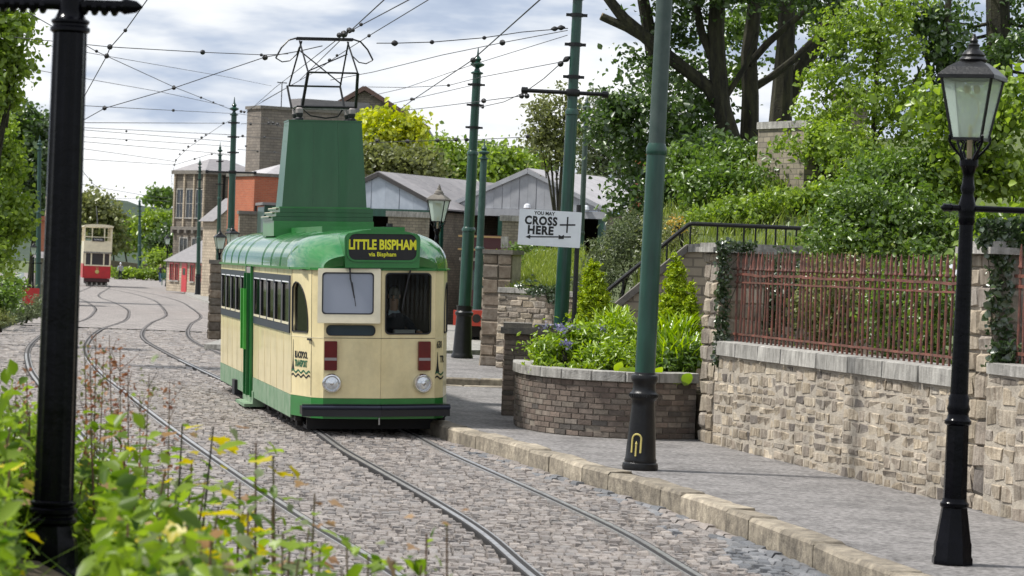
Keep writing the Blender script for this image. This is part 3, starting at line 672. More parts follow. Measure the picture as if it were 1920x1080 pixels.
# wall A: from pillar 1 (far) to pillar 2 (near): right along the road face
pA, pB = Vector((2.80, 38.35, KH)), Vector((4.78, 29.45, KH))
wd = (pB - pA).normalized(); WL = (pB - pA).length
wall = thing('garden_wall', 'long sandstone rubble wall under the red iron railings between two pillars', 'wall', pA, dirang(wd))
mb = MB(); mb.bb((0, .0, -.15), (WL, .45, 1.22)); mb.build('wall_core', M['mortar'], wall)
def rubble(parent, L, z0, z1, seed, hs=(.09, .17), ws=(.14, .42), **kw):
    q = random.Random(seed); x = 0
    while x < L - .05:
        w = q.uniform(.7, 1.5)
        if L - x - w < .5: w = L - x
        coursed(parent, (x, 0), (1, 0), w, z0, z1, STONE, hs=hs, ws=ws, seed=seed * 31 + int(x * 50), proud=.011, gap=.024, **kw); x += w
rubble(wall, WL, -.02, 1.2, 4)
x = 0.0; q = random.Random(8); pm = planeM((0, 0), (1, 0))
while x < WL - .2:
    w = min(q.uniform(.9, 1.5), WL - x); place('coping_stone', COPE[q.randrange(4)], wall, pm, x + w / 2, 1.305, w - .008, .20, .56, .05); x += w
# railings standing on the coping
fence = thing('railings', 'rusty red oxide iron railings with spear tops on the sandstone wall', 'fence', pA + Vector((0, 0, 1.405)), dirang(wd))
BARM = []
for k in range(4):
    q = random.Random(k); mb = MB(); b = q.uniform(-.012, .012)
    mb.tube([(0, 0, 0), (b, 0, .5), (0, 0, .98)], .0155, 6)
    mb.lathe([(.016, .955), (.03, .972), (.026, .99), (.018, 1.0), (.021, 1.06), (.015, 1.13), (.004, 1.20 + q.uniform(-.02, .02))], 6)
    BARM.append(mb.mesh('railing_bar', M['rust'], True))
nb = 52; q = random.Random(4); YF = .24
for k in range(nb):
    x = .10 + (WL - .2) * k / (nb - 1)
    link('railing_bar', BARM[q.randrange(4)], fence, (x + q.uniform(-.008, .008), YF, 0), (q.uniform(-.012, .012), q.uniform(-.02, .02), q.uniform(0, 3)))
for z, h, wav in ((.10, .026, .003), (.80, .022, .004), (.90, .03, .012)):
    mb = MB(); npt = 40
    pts = [(.02 + (WL - .04) * i / npt, YF, z + q.uniform(-wav, wav)) for i in range(npt + 1)]
    for a, b in zip(pts[:-1], pts[1:]): mb.bar(a, b, .036, h)
    mb.build('rail', M['rust'], fence)
# pillars
def pillar(label, o, w, dep, h, meshes, cap=True, capw=.12):
    t = thing('gate_pillar', label, 'pillar', o, dirang(wd))       # local x towards the camera along the wall, local y away from the road
    mb = MB(); mb.bb((0.02, .02, -.15), (w - .02, dep - .02, h)); mb.build('pillar_core', M['mortar'], t)
    coursed(t, (0, 0), (1, 0), w, -.02, h, STONE if meshes is STONE else meshes, hs=(.17, .28), ws=(.26, .4), seed=int(o.y * 7), proud=.03)
    coursed(t, (w, 0), (0, 1), dep, -.02, h, meshes, hs=(.2, .34), ws=(.26, .5), seed=int(o.y * 9), proud=.03)
    if cap:
        mb = MB(); mb.bb((-capw, -capw, h), (w + capw, dep + capw, h + .07)); mb.bb((-capw * .6, -capw * .6, h + .07), (w + capw * .6, dep + capw * .6, h + .13)); mb.build('cap', M['coping'], t)
    return t
p1 = pillar('slim sandstone pillar with flat slab cap beside the brick planter', Vector((2.66, 39.02, KH)), .62, .66, 2.60, STONE)
p2 = pillar('tall ivy grown sandstone pillar behind the black lamp post', pB + wd * .02 + Vector((-.03, 0, 0)), .72, .78, 2.62, STONE)
wB = thing('garden_wall', 'short end of sandstone wall right of the ivy grown pillar', 'wall', pB + wd * .80 + Vector((-.1, -.02, 0)), dirang(wd))
mb = MB(); mb.bb((0, 0, -.15), (5.2, .5, 1.42)); mb.build('wall_core', M['mortar'], wB)
rubble(wB, 5.2, -.02, 1.40, 14, (.12, .24), (.2, .5))
coursed(wB, (5.2, 0), (0, 1), .5, -.02, 1.40, STONE, hs=(.16, .28), ws=(.25, .5), seed=15)
x = 0.0
while x < 5.1:
    w = min(q.uniform(.9, 1.4), 5.2 - x); place('coping_stone', COPE[q.randrange(4)], wB, pm, x + w / 2, 1.46, w - .008, .12, .58, .03); x += w
fB = thing('railings', 'rusty red iron railing end at the right edge behind the ivy', 'fence', pB + wd * .80 + Vector((-.1, -.02, KH + 1.34)), dirang(wd))
for k in range(34):
    link('railing_bar', BARM[k % 4], fB, (.12 + k * .148, .26, 0), (0, 0, k))
for z in (.10, .78, .885):
    mb = MB(); mb.bar((0, .26, z), (5.15, .26, z), .036, .034); mb.build('rail', M['rust'], fB)
# brick planter
arc = catmull([(0.10, 42.2), (0.13, 40.9), (0.40, 39.75), (0.95, 39.0), (1.75, 38.80), (2.62, 39.25)], .05)
ds = [0]
for a, b in zip(arc[:-1], arc[1:]): ds.append(ds[-1] + (b - a).length)
AL = ds[-1]; ax_, ay_ = np.array([p.x for p in arc]), np.array([p.y for p in arc])
def onarc(s):
    a = Vector((np.interp(s - .03, ds, ax_), np.interp(s - .03, ds, ay_), 0)); b = Vector((np.interp(s + .03, ds, ax_), np.interp(s + .03, ds, ay_), 0))
    return (a + b) / 2, (b - a).normalized()
planter = thing('brick_planter', 'curved brown brick planter bed with stone coping full of plants', 'planter', (1.2, 39.0, KH))
mb = MB(); inn = offset(arc, -.3); n = len(arc); mid = offset(arc, -.012)
vs = [(p.x, p.y, KH - .1) for p in mid] + [(p.x, p.y, KH + .78) for p in mid] + [(p.x, p.y, KH + .78) for p in inn] + [(p.x, p.y, KH - .1) for p in inn]
mb.add(vs, [(i + k * n, i + 1 + k * n, i + 1 + ((k + 1) % 4) * n, i + ((k + 1) % 4) * n) for i in range(n - 1) for k in range(3)])
mb.build('wall_core', M['brickjoint'], planter, world=True)
q = random.Random(21)
nc, ch = 10, .077
for r in range(nc):
    s = .0 if r % 2 else -.115
    while s < AL:
        L = .225 * q.uniform(.96, 1.03); s0, s1 = max(s, 0), min(s + L, AL); s += L
        if s1 - s0 < .05: continue
        if r in (1, 2) and any(abs((s0 + s1) / 2 - h) < .11 and r == hr for h, hr in ((.9, 2), (1.55, 2), (2.45, 1), (3.6, 1))): continue
        c, d = onarc((s0 + s1) / 2); o = (c.x - 1.2, c.y - 39.0)
        place('brick', BRICK[q.randrange(4)], planter, planeM(o, (d.x, d.y)), 0, ch * r + .038, (s1 - s0) - .011, ch - .011, .09, q.uniform(-.002, .006))
s = 0.0
while s < AL - .05:
    L = min(q.uniform(.38, .5), AL - s); c, d = onarc(s + L / 2); o = (c.x - 1.2, c.y - 39.0)
    place('coping_stone', COPE[q.randrange(4)], planter, planeM(o, (d.x, d.y)), 0, .845, L - .004 + .012, .14, .36, .045); s += L
# brick pier behind the planter
pier = thing('brick_pier', 'square brown brick pier with dark rounded stone cap', 'pillar', (-.09, 43.6, KH))
mb = MB(); mb.bb((.01, .01, -.1), (.72, .66, 1.26)); mb.build('pillar_core', M['brickjoint'], pier)
coursed(pier, (0, 0), (1, 0), .73, 0, 1.26, BRICK, 'brick', (.077, .078), (.15, .24), .09, .006, .011, 31)
coursed(pier, (0, .67), (0, -1), .67, 0, 1.26, BRICK, 'brick', (.077, .078), (.15, .24), .09, .006, .011, 32)
mb = MB(); mb.bb((-.06, -.06, 1.262), (.80, .74, 1.36)); mb.extr([(-.02, -.03), (.42, -.03), (.42, .7), (-.02, .7)], 1.36, 1.43); mb.extr([(.46, -.03), (.76, -.03), (.76, .7), (.46, .7)], 1.36, 1.42)
mb.build('cap', M['capdark'], pier)
# low stone wall with turf top and tall gate pier with shade toned front at the lane
lw0, lw1 = Vector((-.30, 63.9, KH)), Vector((1.55, 62.3, KH)); ld = (lw1 - lw0).normalized(); LL = (lw1 - lw0).length
lw = thing('retaining_wall', 'low grey rubble wall with grass spilling over its top by the lane', 'wall', lw0, dirang(ld))
mb = MB(); mb.bb((0, 0, -.2), (LL + 1.5, .5, 1.66)); mb.build('wall_core', M['mortar'], lw)
coursed(lw, (0, 0), (1, 0), LL + .6, -.02, 1.62, STONE, hs=(.12, .2), ws=(.2, .4), seed=41)
x = 0
while x < LL + .5:
    w = q.uniform(.4, .6); place('coping_stone', COPE[q.randrange(4)], lw, pm, x + w / 2, 1.72 + .03 * (x < .6), w - .01, .12, .5, .05); x += w
gp = thing('gate_pillar', 'tall lichened stone gate pier, shade toned on its front, with rough ivy beside the shed yard', 'pillar', (-.67, 64.9, KH), R(-20))
mb = MB(); mb.bb((.02, .02, -.2), (.66, .7, 2.58)); mb.build('pillar_core', M['mortar'], gp)
coursed(gp, (0, 0), (1, 0), .68, -.02, 2.56, DSTONE, hs=(.2, .34), ws=(.24, .5), seed=51)  # front in darker stone: shade painted in; lit side keeps the light stone
coursed(gp, (0, .72), (0, -1), .72, -.02, 2.56, STONE, hs=(.2, .34), ws=(.24, .5), seed=52)
mb = MB(); mb.bb((-.03, -.03, 2.56), (.71, .75, 2.66)); mb.build('cap', M['capdark'], gp)
# steps with sloping parapet and handrail on the bank
sw = thing('step_parapet', 'sloping stone parapet of the steps climbing behind the planter', 'wall', (1.05, 46.0, KH))
def px2(px, py, Y=46.0):
    p = P(px, py, Y); return (p.x - 1.05, p.z - KH)
prof = [px2(1145, 575), px2(1290, 458), px2(1320, 456), px2(1545, 462)]
outl = [(prof[0][0] - .1, -.2)] + [(prof[0][0] - .1, prof[0][1] - .06)] + [(a, b - .1) for a, b in prof] + [(prof[-1][0] + 2, prof[-1][1] - .1), (prof[-1][0] + 2, -.2)]
me = fillmesh('wall_face', outl, [], .4, M['stepstone']); ob = bpy.data.objects.new('wall_face', me); C.objects.link(ob); ob.parent = sw; ob.matrix_local = planeM((0, .2, 0), (1, 0))
def slope_block(nm, a, b, th, parent, y0, y1, m, gap=0.0):
    mb = MB(); mb.add([(a[0], y0, a[1] - th), (b[0] - gap, y0, b[1] - th), (b[0] - gap, y1, b[1] - th), (a[0], y1, a[1] - th), (a[0], y0, a[1]), (b[0] - gap, y0, b[1]), (b[0] - gap, y1, b[1]), (a[0], y1, a[1])],
                      [(0, 3, 2, 1), (4, 5, 6, 7), (0, 1, 5, 4), (1, 2, 6, 5), (2, 3, 7, 6), (3, 0, 4, 7)]); return mb.build(nm, M[m], parent)
for a, b in zip(prof[:-1], prof[1:]):
    k = max(1, int((b[0] - a[0]) / .6))
    for i in range(k):
        f0, f1 = i / k, (i + 1) / k
        slope_block('coping_stone', (a[0] + (b[0] - a[0]) * f0, a[1] + (b[1] - a[1]) * f0), (a[0] + (b[0] - a[0]) * f1, a[1] + (b[1] - a[1]) * f1), .13, sw, -.06, .42, 'capdark' if a is prof[0] else 'coping', .01)
hr = thing('handrail', 'black tubular handrail rising along the steps then running level', 'handrail', (1.05, 46.2, KH))
rp_ = [px2(1062, 612), px2(1085, 590), px2(1293, 421), px2(1300, 419), px2(1490, 427), px2(1560, 431)]
mb = MB(); mb.tube([(a, .1, b) for a, b in rp_], .035, 8); mb.build('rail', M['ironblack'], hr, True)
for px_, t_, b_ in ((1170, 522, 560), (1253, 455, 490), (1297, 424, 462), (1348, 423, 460), (1398, 425, 463), (1420, 425, 463), (1440, 426, 464), (1458, 426, 464), (1477, 427, 466), (1497, 428, 466)):
    a, b = px2(px_, t_), px2(px_, b_); mb = MB(); mb.tube([(a[0], .1, a[1]), (a[0] + .002, .1, b[1] - .1)], .016, 6); mb.build('baluster', M['ironblack'], hr)
# bridge abutment on the bank: stone face, dark raking coping, pier and chimney cap
ab = thing('stone_abutment', 'lichened stone abutment with dark raking edge and downpipe among the shrubs', 'wall', P(1503, 440, 51.4), R(30))
s58 = 58 / F
mb = MB(); mb.extr([(0, 0), (.62, 0), (.62, 1.5), (0, 1.5)], -.5, 1.95); mb.build('wall_face', M['bankstone'], ab)
mb = MB(); mb.bb((-.04, -.06, 1.95), (.42, 1.5, 2.08)); mb.build('coping_stone', M['coping'], ab)
mb = MB(); mb.add([(.42, -.07, .3), (.95, -.07, .25), (1.7, -.07, 1.7), (1.5, -.07, 1.9), (.42, .1, .3), (.95, .1, .25), (1.7, .1, 1.7), (1.5, .1, 1.9)], [(0, 1, 2, 3), (7, 6, 5, 4), (0, 4, 5, 1), (1, 5, 6, 2), (2, 6, 7, 3), (3, 7, 4, 0)]); mb.build('raking_coping', M['capdark'], ab)
mb = MB(); mb.tube([(.06, -.06, .45), (.06, -.08, .98), (.28, -.08, 1.03), (.75, -.08, 1.75)], .03, 7); mb.build('downpipe', M['ironblack'], ab, True)
sp_ = thing('stone_pier', 'small pale stone pier behind the level handrail', 'pillar', P(1473, 470, 50.0), R(10))
mb = MB(); mb.bb((0, 0, -.4), (.38, .38, .42)); mb.build('shaft', M['bankstone'], sp_); mb = MB(); mb.bb((-.05, -.05, .42), (.43, .43, .50)); mb.bb((0, 0, .5), (.38, .38, .55)); mb.build('cap', M['coping'], sp_)
cc = thing('stone_chimney', 'grey stone chimney cap showing over the shrubs on the bank', 'chimney', P(1570, 240, 66.0), R(10))
mb = MB(); mb.bb((.05, 0, -3), (.72, .6, .75)); mb.build('shaft', M['bankstone'], cc); mb = MB(); mb.bb((-.02, -.07, .75), (.79, .67, .92)); mb.build('cap', M['capdark'], cc)

# ------------------------------------------------------------------ the green and cream tram
TA = R(10.97)
tram = thing('tram', 'single deck cream and green tram with tall green roof tower', 'tram', (-1.79, 40.15, 0), 0, None, (0, R(-1.7), TA))
FR = [(-1.145, 1.18), (-.95, .33), (-.80, .13), (0, 0), (.80, .13), (.95, .33), (1.145, 1.18)]
TL = 13.88
def seg(i, rear=False):
    a, b = FR[i], FR[i + 1]
    if rear: a, b = (-a[0], TL - a[1]), (-b[0], TL - b[1])
    d = (b[0] - a[0], b[1] - a[1]); return a, d, math.hypot(*d)
Z0, ZS, ZE = .20, .53, 2.38
def arch(L, mir=False):
    x0, x1 = .06, L - .15; pts = [(x0, 1.46), (x1 - .03, 1.46), (x1, 1.50)]
    for k in range(9):
        t = k / 8 * math.pi / 2; pts.append((x0 + .14 + (x1 - x0 - .14) * math.cos(t), 1.55 + .62 * math.sin(t)))
    pts += [(x0 + .05, 2.14), (x0, 2.08)]
    return [(L - a, b) for a, b in pts][::-1] if mir else pts
for rear in (False, True):
    for i in range(6):
        a, d, L = seg(i, rear); holes = []; nm = ('cab_side', 'corner_panel', 'front_panel', 'front_panel', 'corner_panel', 'cab_side')[i]
        if i == 0: holes = [arch(L)]
        if i == 5: holes = [arch(L, True)]
        if i == 2: holes = [rr(.03, 1.74, .70, 2.31, .05), rr(.04, 1.43, .72, 1.565, .06)]
        if i == 3: holes = [rr(.065, 1.455, .735, 2.31, .06)]
        panel(nm, [(0.002, ZS + .004), (L - .002, ZS + .004), (L - .002, ZE), (0.002, ZE)], holes, .03, M['cream'], tram, a, d, -.015)
        panel('skirt', [(0, Z0 + .04), (L, Z0 + .04), (L, ZS), (0, ZS)], [], .034, M['tgreen'], tram, a, d, -.013)
        for h in holes:
            gl = 'darkglass' if i in (0, 5) else 'glass'
            if i == 2 and h[0][1] < 1.6: gl = 'slotglass'
            g_ = panel('window_pane' if i != 2 else 'slot_window', h, [], .006, M[gl], tram, a, d, -.03)
            cx_ = sum(p[0] for p in h) / len(h); cy_ = sum(p[1] for p in h) / len(h)
            big_ = [(cx_ + (p[0] - cx_) * (1 + .035 / max(.05, abs(p[0] - cx_))) if abs(p[0] - cx_) > .03 else p[0], cy_ + (p[1] - cy_) * (1 + .02 / max(.05, abs(p[1] - cy_))) if abs(p[1] - cy_) > .03 else p[1]) for p in h]
            sm_ = [(cx_ + (p[0] - cx_) * .985, cy_ + (p[1] - cy_) * .985) for p in h]
            try: panel('window_seal', [(cx_ + (p[0] - cx_) * 1.03, cy_ + (p[1] - cy_) * (1.03 if i != 2 or cy_ > 1.7 else 1.12)) for p in h], [sm_], .02, M['rubber'], tram, a, d, .003)
            except Exception: pass
        # waist crease line
        panel('waist_seam', [(.0, 1.385), (L, 1.385), (L, 1.392), (0, 1.392)], [], .004, M['cream2'] if i not in (2, 3) else M['interior'], tram, a, d, .0015)
# opened left windscreen: frame hinged at the top, bottom swung out
a, d, L = seg(2)
fo = fillmesh('windscreen_frame', rr(-.09, 0, .80, .78, .015, 2), [rr(-.025, .13, .70, .72, .05)], .035, M['cream2'])
wf = bpy.data.objects.new('windscreen_frame', fo); C.objects.link(wf); wf.parent = tram
TM = planeM((a[0], a[1], 2.375), d, .03) @ Matrix.Rotation(R(-7.5), 4, 'X') @ Matrix.Translation((0, -.78, 0))
wf.matrix_local = TM
wf['label'] = 'cream windscreen frame swung open at the bottom'
g_ = link('windscreen_glass', fillmesh('windscreen_glass', rr(-.025, .13, .70, .72, .05), [], .006, M['mirrorglass']), wf)
g_ = link('seal', fillmesh('seal', rr(-.03, .125, .705, .725, .052), [rr(-.012, .143, .687, .707, .045)], .042, M['rubber']), wf)
mb = MB(); mb.bar((.36, .80, .04), (.37, .62, .05), .022); mb.bar((.37, .64, .045), (.43, .36, .035), .02, .012); mb.bar((.40, .58, .045), (.45, .24, .035), .010); mb.build('wiper', M['rubber'], wf)
# driver's wiper, door handle, top hinge line
a3, d3, L3 = seg(3)
def onp(a, d, x, z, off): 
    m = planeM(a, d, off); return m @ Vector((x, z, 0))
mb = MB(); mb.bar(onp(a3, d3, .42, 2.36, .03), onp(a3, d3, .40, 2.28, .03), .02); mb.bar(onp(a3, d3, .40, 2.30, .025), onp(a3, d3, .30, 1.80, .02), .014); mb.build('wiper', M['rubber'], tram)
a0, d0, L0 = seg(0)
mb = MB(); mb.bar(onp(a0, d0, L0 - .12, 1.36, .02), onp(a0, d0, L0 + .03, 1.36, .02), .02, .03); mb.build('door_handle', M['rubber'], tram)
mb = MB(); mb.bar(onp(a0, d0, L0 - .012, .56, .001), onp(a0, d0, L0 - .012, 2.36, .001), .008); mb.bar(onp(a0, d0, .012, .56, .001), onp(a0, d0, .012, 2.36, .001), .006); mb.build('door_gap', M['interior'], tram)
# lamps
for i, x, lx in ((2, .10, .12), (3, .64, .62)):
    a, d, L = seg(i); pmx = planeM(a, d, 0)
    mb = MB(); 
    bx = onp(a, d, x, 1.155, .03)
    ob = panel('marker_light', rr(x - .09, .93, x + .09, 1.345, .01, 1), [], .05, M['redlens'], tram, a, d, .025)
    panel('grey_strip', rr(x - .088, 1.07, x + .088, 1.11, .004, 1), [], .054, M['greyband'], ob, (0, 0), (1, 0)).matrix_local = Matrix.Identity(4)
    axm = pmx.to_3x3()
    c = onp(a, d, lx, .745, 0)
    mb = MB(); mb.lathe([(.14, 0), (.14, .045), (.125, .07), (.108, .072), (.103, .05)], 24, c, 0, 0, axm); hl = mb.build('headlight', M['chrome'], tram, True)
    mb = MB(); mb.lathe([(.108, .045), (.095, .062), (.06, .075), (.0, .08)], 24, c, 0, 0, axm); mb.build('lens', M['lens'], hl, True)
    mb = MB(); mb.lathe([(.03, .077), (.02, .086), (0, .09)], 12, c, 0, 0, axm); mb.build('bulb', M['chrome'], hl, True)
# bumper
for i in (2, 3):
    a, d, L = seg(i); s_ = -.30 if i == 2 else -.006; e_ = L + .006 if i == 2 else L + .22
    panel('bumper', [(s_, .27 + .002 * i), (e_, .27 + .002 * i), (e_, .43 + .002 * i), (s_, .43 + .002 * i)], [], .04, M['rubber'], tram, a, d, .018)
    mb = MB(); mb.tube([onp(a, d, s_, .405, .036), onp(a, d, e_, .405, .036)], .034, 8); mb.build('bumper_rubber', M['navy'], tram, True)
    panel('bumper_edge', [(s_, .443), (e_, .443), (e_, .451), (s_, .451)], [], .06, M['rubber'], tram, a, d, .03)
# side walls
SU0, SU1 = 1.18, 12.70; SL = SU1 - SU0
for side in (-1, 1):
    o, d = ((-1.145, SU1), (0, -1)) if side < 0 else ((1.145, SU0), (0, 1))
    X = (lambda u: SU1 - u) if side < 0 else (lambda u: u - SU0)
    def R4(u0, u1, z0, z1): return [(min(X(u0), X(u1)), z0), (max(X(u0), X(u1)), z0), (max(X(u0), X(u1)), z1), (min(X(u0), X(u1)), z1)]
    banks = [(1.34, 6.55), (7.85, 12.5)]
    holes = [R4(u0, u1, 1.45, 2.23) for u0, u1 in banks]
    door = R4(6.72, 7.62, .2, 2.3)
    for u0, u1 in ((SU0, 6.7), (7.64, SU1)):
        panel('side_panel', R4(u0, u1, ZS, ZE), [h for h in holes if min(X(u0), X(u1)) - .01 < h[0][0] < max(X(u0), X(u1))], .03, M['cream'], tram, o, d, -.015)
        k = 5
        for j in range(k):
            ua, ub = u0 + (u1 - u0) * j / k, u0 + (u1 - u0) * (j + 1) / k
            panel('skirt_plate', R4(ua + .008, ub - .008, Z0, ZS - .005), [], .03, M['dustgreen'] if side < 0 else M['tgreen'], tram, o, d, -.010)
    for u_ in (2.2, 3.1, 4.0, 4.9, 5.8, 8.6, 9.5, 10.4, 11.3, 12.2):
        panel('panel_seam', R4(u_ - .006, u_ + .006, ZS, 1.41), [], .004, M['seamcream'], tram, o, d, .001); panel('panel_seam', R4(u_ - .006, u_ + .006, 2.27, 2.35), [], .004, M['seamcream'], tram, o, d, .001)
    panel('cream_lintel', R4(6.7, 7.64, 2.3, ZE), [], .03, M['cream'], tram, o, d, -.015)
    for b, (u0, u1) in enumerate(banks):
        nwin = 5; fr_holes = []
        for j in range(nwin):
            ua, ub = u0 + (u1 - u0) * j / nwin + .06, u0 + (u1 - u0) * (j + 1) / nwin - .06
            fr_holes.append(rr(R4(ua, ub, 0, 0)[0][0], 1.53, R4(ua, ub, 0, 0)[1][0], 2.17, .05, 3))
        fr = panel('window_frame', R4(u0 - .03, u1 + .03, 1.42, 2.26), fr_holes, .03, M['navy'], tram, o, d, .004)
        for j, h in enumerate(fr_holes):
            pn = panel('window_pane', h, [], .005, M['glass'], fr, (0, 0), (1, 0)); pn.matrix_local = Matrix.Translation((0, 0, -.012))
            xs_ = [p[0] for p in h]
            if j in (1, 3):
                hop = panel('hopper_light', rr(min(xs_) + .03, 1.95, max(xs_) - .03, 2.14, .03, 2), [], .02, M['interior'], fr, (0, 0), (1, 0)); hop.matrix_local = Matrix.Translation((0, 0, -.04)) @ Matrix.Rotation(R(0), 4, 'X')
            tl = panel('pane_trim', rr(min(xs_) + .02, 1.54, max(xs_) - .02, 1.575, .01, 1), [], .01, M['cream2'], fr, (0, 0), (1, 0)); tl.matrix_local = Matrix.Translation((0, 0, .012))
            tl = panel('pane_trim', rr(min(xs_) + .004, 1.56, min(xs_) + .024, 2.12, .006, 1), [], .01, M['greyband'], fr, (0, 0), (1, 0)); tl.matrix_local = Matrix.Translation((0, 0, .010))
            tl = panel('pane_trim', rr(min(xs_) + .03, 2.155, max(xs_) - .03, 2.175, .006, 1), [], .01, M['white'], fr, (0, 0), (1, 0)); tl.matrix_local = Matrix.Translation((0, 0, .010))
    # centre doorway
    sx = side * 1.145
    for u_ in (6.76, 7.58):
        mb = MB(); mb.bb((sx - .05, u_ - .05, .2), (sx + side * .012, u_ + .05, 2.36)); mb.build('door_pillar', M['dgreen'], tram)
    for u_ in (6.9, 7.35):
        mb = MB(); mb.bb((sx - side * .02, u_ - .02, .22), (sx + side * .10, u_ + .02, 2.24)); db = mb.build('door', M['dgreen'], tram)
        mb = MB(); mb.bb((sx + side * .10, u_ - .035, .98), (sx + side * .15, u_ + .035, 1.98)); mb.build('grab_strip', M['lime'], db)
    mb = MB(); mb.bb((sx - side * .05, 6.72, 2.24), (sx + side * .04, 7.62, 2.34)); mb.build('door_header', M['greyband'], tram)
    mb = MB(); mb.bb((sx - side * .3, 6.5, .10), (sx + side * .02, 8.2, .30)); mb.bb((sx - side * .3, 6.5, .05), (sx + side * .16, 8.0, .10)); mb.build('step_box', M['dustgreen'], tram)
    mb = MB(); mb.bb((sx - side * .2, 9.3, .10), (sx + side * .06, 9.75, .36)); mb.build('step_guard', M['rubber'], tram)
# chassis and interior
mb = MB(); mb.bb((-1.06, .35, .28), (1.06, TL - .35, .40)); mb.build('floor', M['under'], tram)
mb = MB(); mb.bb((-1.10, 1.0, .16), (-1.02, 6.4, .24)); mb.bb((-1.10, 8.2, .16), (-1.02, 12.7, .24)); mb.bb((1.02, 1.0, .16), (1.10, 12.7, .24)); mb.build('sole_bar', M['under'], tram)
mb = MB(); mb.bb((-1.08, 1.95, .41), (-.7, 2.0, 2.36)); mb.bb((-.2, 1.95, .41), (1.08, 2.0, 2.36)); mb.bb((-.7, 1.95, 2.1), (-.2, 2.0, 2.36)); mb.build('bulkhead', M['interior'], tram)
mb = MB(); mb.bb((-1.08, TL - 2, .41), (1.08, TL - 1.95, 2.36)); mb.build('bulkhead', M['interior'], tram)
mb = MB(); mb.bb((-.78, .35, .41), (.85, .75, 1.30)); mb.bb((.1, .30, 1.30), (.8, .7, 1.40)); mb.build('control_desk', M['interior'], tram)
mb = MB(); mb.bb((.25, .4, 1.40), (.55, .55, 1.50)); mb.tube([(.62, .5, 1.40), (.62, .5, 1.50)], .02); mb.build('controller', M['greyband'], tram)
for u_ in (2.6, 3.5, 4.4, 5.3, 8.6, 9.5, 10.4, 11.3):
    for x_ in (-.75, .75):
        mb = MB(); mb.bb((x_ - .3, u_, .8), (x_ + .3, u_ + .45, .92)); mb.bb((x_ - .3, u_ + .40, .92), (x_ + .3, u_ + .48, 1.5)); mb.build('passenger_seat', M['seat'], tram)
# bogies
for u_ in (2.6, 11.2):
    mb = MB(); mb.bb((-.86, u_ - 1.1, .2), (-.76, u_ + 1.1, .42)); mb.bb((.76, u_ - 1.1, .2), (.86, u_ + 1.1, .42)); mb.bb((-.8, u_ - .2, .25), (.8, u_ + .2, .36)); bg_ = mb.build('bogie', M['under'], tram)
    for v_ in (-.72, .72):
        for x_ in (-.7175, .7175):
            mb = MB(); mb.lathe([(.30, -.05), (.33, -.04), (.33, .04), (.30, .05), (.12, .06)], 20, (x_, u_ + v_, .336), 0, 0, Matrix.Rotation(R(90), 3, 'Y')); mb.build('wheel', M['under'], bg_)
mb = MB(); mb.bb((-.95, .85, .05), (.95, .92, .22)); mb.bb((-.93, .9, .04), (.93, 1.4, .09)); mb.bb((-.9, .92, .2), (-.84, 1.4, .3)); mb.bb((.84, .92, .2), (.9, 1.4, .3)); mb.build('lifeguard', M['black'], tram)
mb = MB(); mb.tube([(-.02, -.02, .26), (-.02, -.02, .16)], .012, 6); mb.build('coupling_pin', M['steel'], tram)
mb = MB()
for k, u_ in enumerate((1.6, 2.2, 3.0, 3.6, 4.1, 4.9, 5.6, 6.1)): mb.bb((-1.0, u_, .05 + .02 * (k % 3)), (-.92, u_ + .28, .24))
mb.build('brake_gear', M['under'], tram)
# roof
def halfw(u):
    u = min(u, TL - u)
    return float(np.interp(u, [.13, .33, 1.18], [.80, .95, 1.145])) + .02
sts = [-.04, .05, .2, .4, .65, .95, 1.3, 1.7, 3, 5, 7.29, 9.5, 11.0, 12.2, 12.6, 12.95, 13.25, 13.5, 13.68, 13.83, 13.92]
NP = 25; vs = []
for u in sts:
    e = min(u, TL - u); h = .57 * math.sqrt(max(.14, 1 - ((1.35 - min(e, 1.35)) / 1.46) ** 2)); W = halfw(max(.13, min(e, TL - e)))
    fade = 1 - sm(.1, 1.1, e); sg = 1 if u < TL / 2 else -1
    for k in range(NP):
        ph = math.pi * k / (NP - 1); c_, s_ = math.cos(ph), math.sin(ph)
        w = -W * (abs(c_) ** .62) * (1 if c_ > 0 else -1); z = 2.365 + h * abs(s_) ** .80
        vs.append((w, u + sg * .165 * abs(w) / .8 * fade * .8, z))
fs = [(i * NP + k, i * NP + k + 1, (i + 1) * NP + k + 1, (i + 1) * NP + k) for i in range(len(sts) - 1) for k in range(NP - 1)]
fs += [tuple(range(NP))[::-1], tuple((len(sts) - 1) * NP + k for k in range(NP))]
mb = MB(); mb.add(vs, fs); roof = mb.build('roof', M['roofgreen'], tram, True)
# underside ceiling so the saloon stays dark, and the drip rail
mb = MB(); mb.bb((-1.08, .5, 2.345), (1.08, TL - .5, 2.36)); mb.build('ceiling', M['interior'], tram)
for i in range(6):
    a, d, L = seg(i); panel('drip_rail', [(0, 2.352), (L, 2.352), (L, 2.384), (0, 2.384)], [], .03, M['tgreen'], roof, a, d, .018)
for side in (-1, 1):
    mb = MB(); mb.bb((side * 1.16, 1.18, 2.352), (side * 1.185, 12.7, 2.384)); mb.build('drip_rail', M['tgreen'], roof)
for u_ in (2.6, 3.9, 5.2, 7.9, 9.2, 10.5, 11.8):
    pts = []
    for k in range(NP):
        ph = math.pi * k / (NP - 1); c_, s_ = math.cos(ph), math.sin(ph)
        pts.append((-1.17 * abs(c_) ** .62 * (1 if c_ > 0 else -1), u_, 2.37 + .573 * abs(s_) ** .80))
    mb = MB(); mb.tube(pts, .005, 5); mb.build('roof_seam', M['tgreen'], roof, True)
mb = MB(); mb.bb((-.62, 1.9, 2.90), (.62, 5.9, 2.985)); mb.build('roof_walkway', M['tgreen'], roof)
